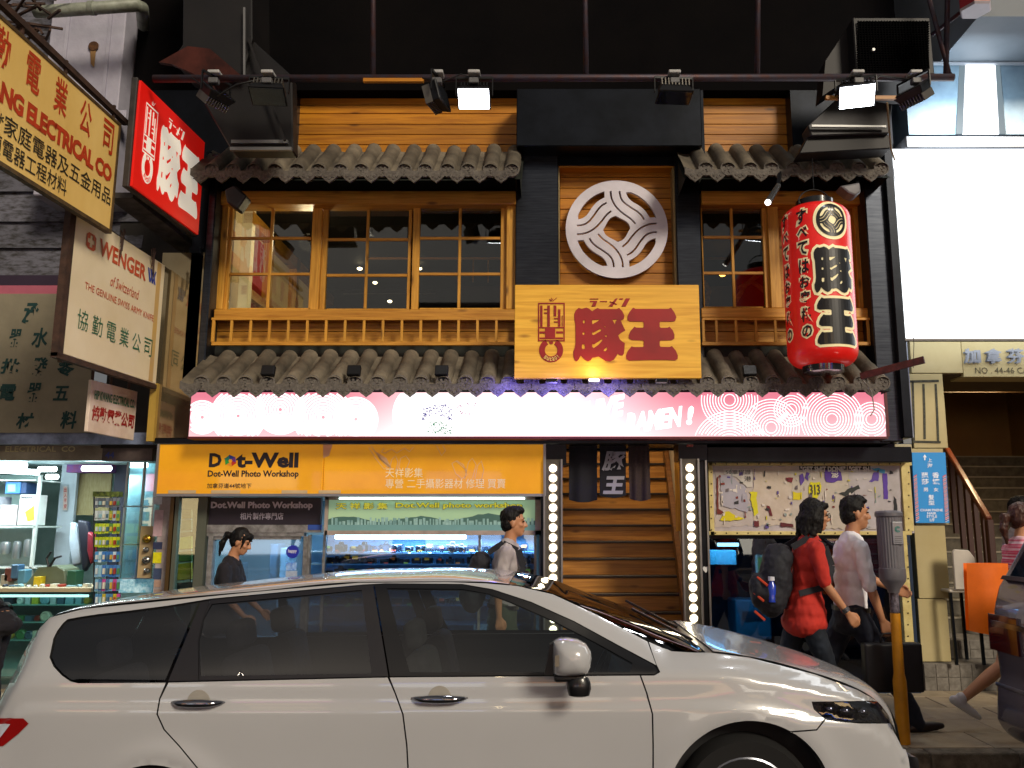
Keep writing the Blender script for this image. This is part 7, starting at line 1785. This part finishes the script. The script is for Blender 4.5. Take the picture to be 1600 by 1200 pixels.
# ================================================================= street behind the camera (out of view, its lights added for reflections and fill)
far_wall = mat('far_building_wall', '4a4440', .8, col2='34302e', ns=.5, soft=.3)
for k, (x0, x1, h, lbl) in enumerate(((-16, -5.2, 9.5, 'dark building across the street, left of the middle one'), (-5, 5.5, 10.2, 'dark middle building across the street with added glowing shopfronts'), (5.7, 17, 9.2, 'dark building across the street, right of the middle one'))):
    b = thing('opposite_building', lbl, 'building', ((x0 + x1) / 2, -15, ZP), 'buildings across the street')
    MB().box(x0, x1, -26, -15, ZP, h).build('wall', far_wall, b)
    n = int((x1 - x0) / 3.4)
    for i in range(n):
        xa_ = x0 + .5 + i * (x1 - x0 - .5) / n; xb2_ = xa_ + (x1 - x0) / n - .7; cl = ['ffd8a0', 'e8f4ff', 'fff0d8', 'ffc890'][(i + k) % 4]
        MB().box(xa_, xb2_, -15.02, -14.98, ZP + .5, ZP + 2.6).build('added_shop_window', glow('added_far_glow_' + cl, cl, 3.0), b)  # glowing panels out of view, added for fill light and car reflections
        c2 = ['d02848', '3060d0', 'e8e0d0', 'd08020', 'c040a0'][(i * 2 + k) % 5]
        MB().box(xa_, xb2_, -15.1, -14.98, ZP + 2.85, ZP + 3.5).build('shop_sign', glow('assumed_far_sign_' + c2, c2, 7.0), b)  # signs out of view, assumed from reflections, glow raised as fill light
        for z in (4.6, 7.): MB().box(xa_ + .4, xb2_ - .4, -15.02, -14.98, z, z + 1.3).build('window', mat('far_window_dark', '10141a', .1) if (i + k + int(z)) % 3 else glow('added_far_window_lit', 'ffd090', 1.5), b)  # lit upper windows are added glow out of view, for reflections
for k, X in enumerate((-7.5, -1.2, 5.)):
    t = thing('assumed_street_lamp', 'tall street lamp assumed across the road, %s' % ['left one', 'middle one', 'right one'][k], 'street lamp', (X, -12.2, ZP), 'street lamps assumed across the road')  # lamps out of view, assumed from glints in the car paint
    MB().tube([(X, -12.2, ZP), (X, -12.2, 7.6), (X, -11.9, 7.9), (X, -11.0, 8.0)], [.08, .05, .045, .04], 10).build('lamp_post', dull, t, smooth=True)
    MB().box(X - .12, X + .12, -11.2, -10.5, 7.93, 8.05).build('lamp_head', case_m, t, bevel=.02)
    MB().box(X - .1, X + .1, -11.15, -10.55, 7.9, 7.93).build('lamp_lens', glow('assumed_street_lens', 'ffe0a8', 60.), t)
# ================================================================= people
skin_m = mat('skin', 'b07c5a', .5, vary=.05, ns=8); skin_l = mat('skin_light', 'c08c68', .5, vary=.05, ns=8)
hair_m = mat('hair_black', '070606', .6, col2='0e0a09', ns=40, stretch=(1, 1, .2), bump=.3, bs=120, ior=1.3)
hair_b = mat('hair_auburn', '4a2618', .45, col2='2c150c', ns=40, stretch=(1, 1, .2), bump=.5, bs=120)
def ell(mb, c, r, n=14, M_=None):
    m = MB(); m.lathe((0, 0, 0), [(max(.0001, math.sin(math.pi * i / 10)), -math.cos(math.pi * i / 10)) for i in range(11)], n)
    V = [Vector((v[0] * r[0], v[1] * r[1], v[2] * r[2])) for v in m.v]
    if M_: V = [M_ @ v for v in V]
    mb.add([v + Vector(c) for v in V], m.f)
def limb(mb, pts, rs, n=12):
    P_ = [Vector(p) for p in pts]; mb.tube(P_, rs, n)
    for p, r in zip(P_, rs): ell(mb, p, (r, r, r), n)
JUNK = []
def remesh(mb, vox, sm=2, disp=0., dscale=8., dstretch=(1, 1, 1)):
    me = bpy.data.meshes.new('r'); me.from_pydata(mb.v, [], mb.f); b = bmesh.new(); b.from_mesh(me); bmesh.ops.recalc_face_normals(b, faces=b.faces); b.to_mesh(me); b.free()
    o = bpy.data.objects.new('r', me)
    md = o.modifiers.new('r', 'REMESH'); md.mode = 'VOXEL'; md.voxel_size = vox
    if sm: s_ = o.modifiers.new('s', 'SMOOTH'); s_.iterations = sm; s_.factor = .5
    out = evaluated_mesh(o)
    TMP.collection.objects.unlink(o); JUNK.append(o); JUNK.append(me)
    if disp:
        nv_ = len(out.vertices); co_ = [0.] * (nv_ * 3); no_ = [0.] * (nv_ * 3)
        out.vertices.foreach_get('co', co_); out.vertex_normals.foreach_get('vector', no_)
        for i in range(0, nv_ * 3, 3):
            q = Vector((co_[i] * dstretch[0], co_[i + 1] * dstretch[1], co_[i + 2] * dstretch[2])) * dscale
            k = disp * (noise.noise(q) - .8 * abs(noise.noise(q * 2.1)) + .5 * noise.noise(q * 3.7))
            for j in range(3): co_[i + j] += no_[i + j] * k
        out.vertices.foreach_set('co', co_)
    out.polygons.foreach_set('use_smooth', [True] * len(out.polygons)); return out
def person(label, px, toppy, Y, facing=0., lean=.04, legs=((.35, .15), (-.3, .5)), arms=((-.2, .2), (.35, .3)), head=(0, 0), top='white_shirt', bottom='navy', sleeve=.55, hair='short', Ht=None, z0=ZP,
           skin=None, shoe='shoe_dark', shorts=False, female=False, grp=None, name='person', topm=None, botm=None, hairm=None, xoff=0, tuck=True):
    q = P(px, toppy, Y); Ht = Ht or (q.z - z0); s = Ht / 1.76; X0 = q.x + xoff
    skin = skin or skin_m
    ty = Matrix.Rotation(lean, 3, 'Y')
    hip = Vector((0, 0, .93)); W_ = .17 if female else .19
    sp = lambda z, x=0., y=0.: hip + ty @ Vector((x, y, z))
    chest, shz, nk = sp(.34), sp(.49), sp(.57, .015)
    hc = nk + Vector((.03 + .1 * math.sin(head[1]), 0, .155))
    HR = Matrix.Translation(hc) @ Matrix.Rotation(head[0], 4, 'Z') @ Matrix.Rotation(head[1], 4, 'Y')
    # leg joints
    LJ = []
    for sd, (th, kn) in zip((-1, 1), legs):
        h = hip + Vector((0, sd * .09, -.02)); k = h + Vector((math.sin(th) * .44, 0, -math.cos(th) * .44)); a = k + Vector((math.sin(th - kn) * .42, 0, -math.cos(th - kn) * .42)); LJ.append((h, k, a, th - kn))
    low = min(j[2].z for j in LJ) - .075
    AJ = []
    for sd, (sw, el) in zip((-1, 1), arms):
        s0 = sp(.475, 0, sd * W_); e = s0 + Vector((math.sin(sw) * .28, sd * .04, -math.cos(sw) * .28)); w = e + Vector((math.sin(sw + el) * .25, sd * .0, -math.cos(sw + el) * .25)); AJ.append((s0, e, w, sw + el))
    X0 -= hc.x * s * math.cos(facing)
    Mw = Matrix.Translation((X0, Y, z0 - 0)) @ Matrix.Rotation(facing, 4, 'Z') @ Matrix.Scale(s, 4) @ Matrix.Translation((0, 0, -low))
    # keep head top at the measured height
    t = thing(name, label, 'person', (X0, Y, z0), grp)
    def fin(me, nm, m, par=t):
        me.transform(Mw); me.materials.append(m); return link(nm, me, par)
    # ---- body
    b = MB()
    def hp(x, y, z): return HR @ Vector((x, y, z))
    R3 = HR.to_3x3().to_4x4()
    ell(b, hp(-.01, 0, .03), (.098, .076, .098), 16, R3); ell(b, hp(.02, 0, -.04), (.072, .062, .082), 14, R3); ell(b, hp(.045, 0, -.085), (.042, .042, .032), 12, R3)
    limb(b, [hp(.083, 0, .02), hp(.108, 0, -.025)], [.011, .016], 8); ell(b, hp(.098, 0, -.028), (.018, .02, .012), 10, R3)
    ell(b, hp(.083, 0, -.062), (.012, .024, .007), 10, R3); ell(b, hp(.08, 0, -.074), (.012, .021, .007), 10, R3)
    for sd in (-1, 1):
        ell(b, hp(-.005, sd * .076, -.01), (.02, .009, .032), 10, R3); ell(b, hp(.078, sd * .032, .035), (.016, .024, .008), 10, R3); ell(b, hp(.062, sd * .045, -.02), (.025, .02, .02), 10, R3)
    limb(b, [nk + Vector((-.01, 0, -.06)), nk + Vector((0, 0, .03)), hp(-.01, 0, -.05)], [.07, .055, .055], 14)
    tors = MB()
    for z, rx, ry in ((0, .115, .155), (.12, .10, .135 if female else .145), (.24, .11, .15), (.36, .12, .17), (.44, .105, .185), (.49, .08, .15)): ell(b, sp(z, 0), (rx * .9, ry * .92, .09), 16)
    for s0, e, w, ang in AJ:
        limb(b, [s0, s0.lerp(e, .4), e, e.lerp(w, .35), w], [.052, .046, .037, .036, .024], 12)
        d_ = Vector((math.sin(ang), 0, -math.cos(ang))); fwd = Vector((math.cos(ang), 0, math.sin(ang))); sdv = Vector((0, 1, 0))
        for i in range(4):   # palm: four bones side by side across fwd
            o_ = fwd * (.027 - .018 * i); limb(b, [w + o_ * .4 + d_ * .005, w + o_ + d_ * .085], [.014, .0125], 8)
            L_ = (.07, .08, .075, .058)[i]; c1 = w + o_ + d_ * .085; inward = -sdv * (1 if s0.y > 0 else -1)
            c2 = c1 + (d_ * .88 + inward * .35 + fwd * .05) * L_ * .45; c3 = c2 + (d_ * .55 + inward * .75) * L_ * .33; c4 = c3 + (d_ * .2 + inward * .9) * L_ * .25
            limb(b, [c1, c2, c3, c4], [.0095, .009, .008, .0072], 8)
        t0 = w + fwd * .02 + d_ * .02; inward = -sdv * (1 if s0.y > 0 else -1); limb(b, [t0, t0 + fwd * .028 + d_ * .03 + inward * .012, t0 + fwd * .034 + d_ * .062 + inward * .02, t0 + fwd * .026 + d_ * .085 + inward * .026], [.013, .012, .0105, .009], 8)
    for h, k, a, ang in LJ: limb(b, [h, h.lerp(k, .5), k, k.lerp(a, .3), a], [.08, .07, .054, .055, .036], 14)
    body = fin(remesh(b, .0085, 2), 'body', skin)
    # eyes and brows
    for sd in (-1, 1):
        e_ = MB(); ell(e_, hp(.086, sd * .031, .012), (.009, .012, .007), 8, R3); me = bpy.data.meshes.new('eye'); me.from_pydata(e_.v, [], e_.f); fin(me, 'eye', mat('eye_dark', '141010', .2), body)
        e_ = MB(); ell(e_, hp(.09, sd * .032, .042), (.008, .02, .004), 8, R3); me = bpy.data.meshes.new('eyebrow'); me.from_pydata(e_.v, [], e_.f); fin(me, 'eyebrow', hairm or hair_m, body)
    e_ = MB(); ell(e_, hp(.091, 0, -.068), (.006, .02, .005), 8, R3); me = bpy.data.meshes.new('mouth'); me.from_pydata(e_.v, [], e_.f); fin(me, 'mouth', mat('lips', '7c4438', .5), body)
    # ---- hair
    hm = MB(); rr = random.Random(len(label))
    ell(hm, hp(-.022, 0, .048), (.102, .084, .1), 16, R3)
    if hair == 'short': ell(hm, hp(-.05, 0, .0), (.068, .078, .085), 14, R3); ell(hm, hp(.02, 0, .105), (.075, .066, .045), 12, R3); ell(hm, hp(.06, 0, .1), (.04, .055, .03), 10, R3)
    if hair == 'long':
        for k in range(26):
            a = R(70 + 220 * k / 25); p0 = hp(.0 + .07 * math.cos(a), .08 * math.sin(a), .06); p1 = hp(-.02 + .1 * math.cos(a), .1 * math.sin(a), -.03); p2 = hp(-.03 + .105 * math.cos(a) + rr.uniform(-.015, .015), .108 * math.sin(a), -.1 - rr.uniform(0, .06)); limb(hm, [p0, p1, p2], [.03, .03, .014], 7)
        ell(hm, hp(.055, -.01, .085), (.05, .07, .035), 10, R3)
    if hair == 'ponytail':
        ell(hm, hp(-.05, 0, .0), (.066, .078, .075), 14, R3); limb(hm, [hp(-.1, 0, .04), hp(-.155, 0, .02), hp(-.17, 0, -.07), hp(-.15, 0, -.19)], [.03, .036, .034, .012], 10); ell(hm, hp(.062, 0, .075), (.036, .06, .045), 10, R3)
        for sd in (-1, 1): limb(hm, [hp(.05, sd * .066, .07), hp(.05, sd * .076, .0), hp(.045, sd * .074, -.05)], [.018, .012, .005], 7)
    hmesh = remesh(hm, .008, 1, .010, 26, (1, 1, .5))
    fin(hmesh, 'hair', hairm or hair_m)
    # ---- clothes
    c = MB()
    for z, rx, ry in (((.05, .118, .155),) if tuck else ((-.1, .175, .225), (-.02, .162, .21), (.06, .145, .185))) + ((.12, .12, .15 if female else .16), (.24, .128, .165), (.36, .136, .182), (.44, .118, .196), (.485, .09, .165)): ell(c, sp(z, 0), (rx, ry, .12), 18)
    for s0, e, w, ang in AJ:
        tip = s0.lerp(e, min(1, sleeve / .55) if sleeve < .55 else 1)
        if sleeve <= .55: limb(c, [s0, s0.lerp(tip, .5), tip], [.068, .062, .056], 14)
        else: limb(c, [s0, e, e.lerp(w, (sleeve - .55) / .45)], [.068, .054, .042], 14)
    cm = remesh(c, .012, 9, .012, 7, (1.3, 1, .75)); fin(cm, 'shirt', topm)
    # collar
    kk = MB(); n = 18
    for i in range(n):
        a = 2 * math.pi * i / n; a2 = 2 * math.pi * (i + 1) / n
        f_ = lambda t_, z, r_: nk + ty @ Vector((r_ * math.cos(t_) + .005, r_ * math.sin(t_), z - .02 * math.cos(t_)))
        kk.add([f_(a, -.045, .088), f_(a2, -.045, .088), f_(a2, .0, .07), f_(a, .0, .07)], [(0, 1, 2, 3)])
    me = bpy.data.meshes.new('collar'); me.from_pydata(kk.v, [], kk.f); fin(me, 'collar', topm)
    tr = MB()
    for z in (-.1, -.03): ell(tr, sp(z, 0), (.134, .176, .085) if tuck else (.115, .15, .08), 18)
    for h, k, a, ang in LJ:
        if shorts: limb(tr, [h, h.lerp(k, .45)], [.098, .09], 14)
        else: limb(tr, [h, h.lerp(k, .5), k, k.lerp(a, .5), a + (a - k) * .05], [.098, .09, .074, .068, .062], 14)
    fin(remesh(tr, .012, 4, .010, 8, (1, 1, .9)), 'trousers' if not shorts else 'shorts', botm)
    if not shorts and tuck:
        bl = MB(); 
        for i in range(24):
            a = 2 * math.pi * i / 24; a2 = 2 * math.pi * (i + 1) / 24; g = lambda t_, z: sp(z, .137 * math.cos(t_), .176 * math.sin(t_)); bl.add([g(a, .0), g(a2, .0), g(a2, .035), g(a, .035)], [(0, 1, 2, 3)])
        me = bpy.data.meshes.new('belt'); me.from_pydata(bl.v, [], bl.f); fin(me, 'belt', mat('belt_black', '0c0a0a', .4))
    for h, k, a, ang in LJ:
        sh = MB(); tilt = max(-.5, min(.7, -ang * .6)) if ang < 0 else -ang * .3
        Rm = Matrix.Rotation(tilt, 4, 'Y'); f_ = lambda x, z: a + (Rm @ Vector((x, 0, z)))
        limb(sh, [f_(-.055, -.045), f_(.04, -.045), f_(.13, -.052), f_(.175, -.056)], [.036, .038, .032, .022], 12); limb(sh, [f_(-.01, .0), f_(0, -.04)], [.045, .04], 12)
        fin(remesh(sh, .009, 2), 'shoe', mat(shoe, {'shoe_dark': '1c100c', 'shoe_white': 'c8c4c4'}.get(shoe, '20100c'), .4))
    return t, (lambda v: Mw @ Vector(v)), dict(sp=sp, hp=hp, A=AJ, L=LJ, s=s, Mw=Mw, fin=fin, body=body)
white_sh = mat('shirt_white', 'eeecf0', .8, col2='dcdae0', ns=5); navy = mat('trouser_navy', '161c2c', .85, col2='0e1220', ns=6)
red_sh = mat('shirt_red', 'b82c20', .85, col2='98201a', ns=5); jeans = mat('jeans', '16202e', .85, col2='0c121c', ns=9)
grey_sh = mat('shirt_grey', 'a8a0a0', .85, col2='8c8488', ns=6); khaki = mat('trouser_green', '3c4434', .85)
blk_cl = mat('cloth_black', '121016', .9, col2='1a161c', ns=4)
pack_m = mat('backpack_black', '12131a', .8, col2='1e2028', ns=12, bump=.2)
def strap(F_, lst, w, m, nm='strap', par=None):
    b = MB(); pts = [F_[1](p) for p in lst]
    for a, c in zip(pts, pts[1:]): b.bar(a, c, w, .012, up=(0, 1, 0))
    return b.build(nm, m, par or F_[0])
def backpack(F_, label, big=1., col=None, extras=False):
    t, fw, d_ = F_; sp = d_['sp']
    c = fw(sp(.22, -.26)); o = thing('backpack', label, 'backpack', tuple(c))
    b = MB(); k = big
    ell(b, sp(.22, -.24), (.12 * k, .15 * k, .25 * k), 16); ell(b, sp(.08, -.27), (.13 * k, .155 * k, .17 * k), 16); ell(b, sp(.36, -.22), (.1 * k, .13 * k, .12 * k), 14); ell(b, sp(.1, -.37 * (k * .5 + .5)), (.06 * k, .11 * k, .13 * k), 12)
    me = remesh(b, .012, 3, .012, 9); me.transform(d_['Mw']); me.materials.append(col or pack_m); link('bag_body', me, o)
    A0 = d_['A'][0][0]
    for sd in (-1, 1):
        lst = [sp(.46, -.16, sd * .1), sp(.55, -.04, sd * .11), sp(.5, .09, sd * .12), sp(.36, .148, sd * .13), sp(.2, .12, sd * .165), sp(.12, -.1, sd * .17)]
        strap(F_, lst, .045, col or pack_m, par=o)
    if extras:
        q = fw(sp(.13, -.3, -.13)); MB().lathe(q, [(.032, -.1), (.034, .02), (.02, .045), (.018, .06)], 14).build('bottle', mat('bottle_blue', '1c3cb0', .2, coat=.8), o, smooth=.6); MB().lathe(q, [(.026, .06), (.026, .09)], 14).build('bottle_cap', mat('cap_white', 'c8ccd8', .4), o)
        for zz_, xx_ in ((.08, -.42), (-.06, -.4), (.2, -.4)): MB().tube([fw(sp(zz_, xx_, -.06)), fw(sp(zz_ - .05, xx_ + .06, -.14))], .01, 6).build('orange_cord', mat('cord_orange', 'b83c14', .6), o)
    return o
pA = person('man in a white shirt and navy trousers striding right past the parking meter', 1334, 766, 6.9, 0, .06, ((.52, .06), (-.42, .42)), ((.16, .14), (.62, .55)), topm=white_sh, botm=navy, sleeve=.6)
# briefcase in the near hand
w0 = pA[1](pA[2]['A'][0][2] + Vector((math.sin(pA[2]['A'][0][3]), 0, -math.cos(pA[2]['A'][0][3]))) * .11)
bc = thing('briefcase', 'black briefcase carried by the man in the white shirt', 'briefcase', tuple(w0 + Vector((0, 0, -.4))))
MB().box(w0.x - .2, w0.x + .24, w0.y - .05, w0.y + .05, w0.z - .42, w0.z - .06).build('case_body', mat('leather_black', '0c0c10', .45, col2='16161c', ns=12), bc, bevel=.02, seg=3)
MB().tube([w0 + Vector(v) for v in ((-.06, 0, -.07), (-.05, 0, -.01), (-.03, 0, .008), (.05, 0, .008), (.07, 0, -.01), (.08, 0, -.07))], .009, 8).build('handle', MATS['leather_black'], bc, smooth=True)
pB = person('man with shoulder-length dark hair, glasses and a red shirt walking right', 1272, 784, 6.75, 0, .12, ((.3, .1), (-.35, .5)), ((.18, .45), (-.3, .3)), topm=red_sh, botm=jeans, sleeve=.5, tuck=False, hair='long', head=(0, .06))
backpack(pB, 'black backpack with a blue bottle on the man in the red shirt', 1.05, extras=True)
def glasses(F_, m):
    hp = F_[2]['hp']; b = MB()
    for sd in (-1, 1):
        for i in range(14):
            a, c = 2 * math.pi * i / 14, 2 * math.pi * (i + 1) / 14; f_ = lambda t_: F_[1](hp(.103, sd * .034 + .024 * math.cos(t_), .01 + .018 * math.sin(t_))); b.tube([f_(a), f_(c)], .0025, 5, cap=False)
        b.tube([F_[1](hp(.1, sd * .058, .014)), F_[1](hp(.0, sd * .082, .01))], .0025, 5)
    b.build('glasses', m, F_[2]['body'])
glasses(pB, case_m)
A_ = pB[2]['A'][0]; wq = pB[1](A_[2]); eq = pB[1](A_[1]); dd = (wq - eq).normalized()
MB().tube([wq - dd * .045, wq - dd * .01], .033, 14).build('wrist_watch', mat('watch_steel', '7c7c84', .25, .9), pB[0], smooth=.6)
pC = person('man in a pale grey shirt with a dark shoulder pack passing the camera showcase', 803, 797, 7.15, 0, .08, ((.3, .1), (-.3, .4)), ((-.25, .3), (.3, .4)), topm=grey_sh, botm=khaki, sleeve=.5)
backpack(pC, 'dark backpack on the man passing the camera showcase', .85)
pD = person('woman with tied dark hair looking down in front of the photo shop door', 376, 853, 7.3, 0, .1, ((.15, .1), (-.15, .2)), ((.2, .6), (.25, .6)), topm=blk_cl, botm=jeans, tuck=False, hair='ponytail', head=(0, .35), female=True, Ht=1.5)
pE = person('person in black clothes bending away at the left edge behind the car', -75, 900, 6.7, math.pi, .85, ((.1, .2), (-.1, .1)), ((.5, .4), (.5, .4)), topm=blk_cl, botm=blk_cl, sleeve=.9, Ht=1.6, xoff=-.05)
stripe_m = mat('stripe_pink', 'c04060', .8, col2='d8b8c0', ns=3, stretch=(.2, .2, 22), soft=.05)
pF = person('woman with an auburn ponytail and pink striped top at the right edge', 1597, 786, 6.75, 0, .04, ((.3, .05), (-.38, .55)), ((-.32, .2), (.3, .2)), topm=stripe_m, botm=mat('shorts_blue', '3a3c8c', .8), hair='ponytail', female=True, shorts=True, sleeve=.12, shoe='shoe_white', skin=skin_l, hairm=hair_b, Ht=1.72)
A_ = pF[2]['A'][0]; hw = pF[1](A_[2] + Vector((math.sin(A_[3]), 0, -math.cos(A_[3]))) * .1)
bg_ = thing('shopping_bag', 'bright orange shopping bag hanging at the side of the ponytailed woman', 'shopping bag', tuple(hw + Vector((0, -.05, -.5))))
q0, q1 = P(1516, 985, 6.5), P(1572, 880, 6.5)
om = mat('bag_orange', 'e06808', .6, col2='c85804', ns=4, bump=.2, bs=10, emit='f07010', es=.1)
mb = MB(); nx, nz = 10, 12
for sd in (-1, 1):
    k = len(mb.v)
    for j in range(nz + 1):
        for i in range(nx + 1):
            u, v = i / nx, j / nz; x = q0.x + (q1.x - q0.x) * u - .02 * (1 - v); z = q0.z + (q1.z - q0.z) * v - .06 * u * (1 - v)
            y = 6.5 + sd * .06 * (math.sin(math.pi * min(1, u * 1.0)) * .6 + .4) + .01 * noise.noise(Vector((x * 9, sd, z * 7))); mb.v.append((x, y, z))
    for j in range(nz):
        for i in range(nx): a = k + j * (nx + 1) + i; mb.f.append((a, a + 1, a + nx + 2, a + nx + 1))
mb.build('bag_body', om, bg_, smooth=True)
MB().tube([(q0.x + .06, 6.5, q1.z - .02), (hw.x - .02, 6.6, hw.z - .0), (q1.x - .05, 6.5, q1.z - .02)], .008, 6).build('handle', om, bg_, smooth=True)
pG = person('man with dark hair and glasses standing behind the ponytailed woman', 1592, 748, 8.05, 0, 0, ((.1, .05), (-.1, .1)), ((0, .2), (0, .2)), topm=grey_sh, botm=jeans, Ht=1.78, z0=ZP, head=(-.5, 0))
glasses(pG, case_m)

bpy.data.batch_remove(JUNK)
bpy.data.scenes.remove(TMP)
for o in list(bpy.data.objects):
    if o.users_scene == (): bpy.data.objects.remove(o)
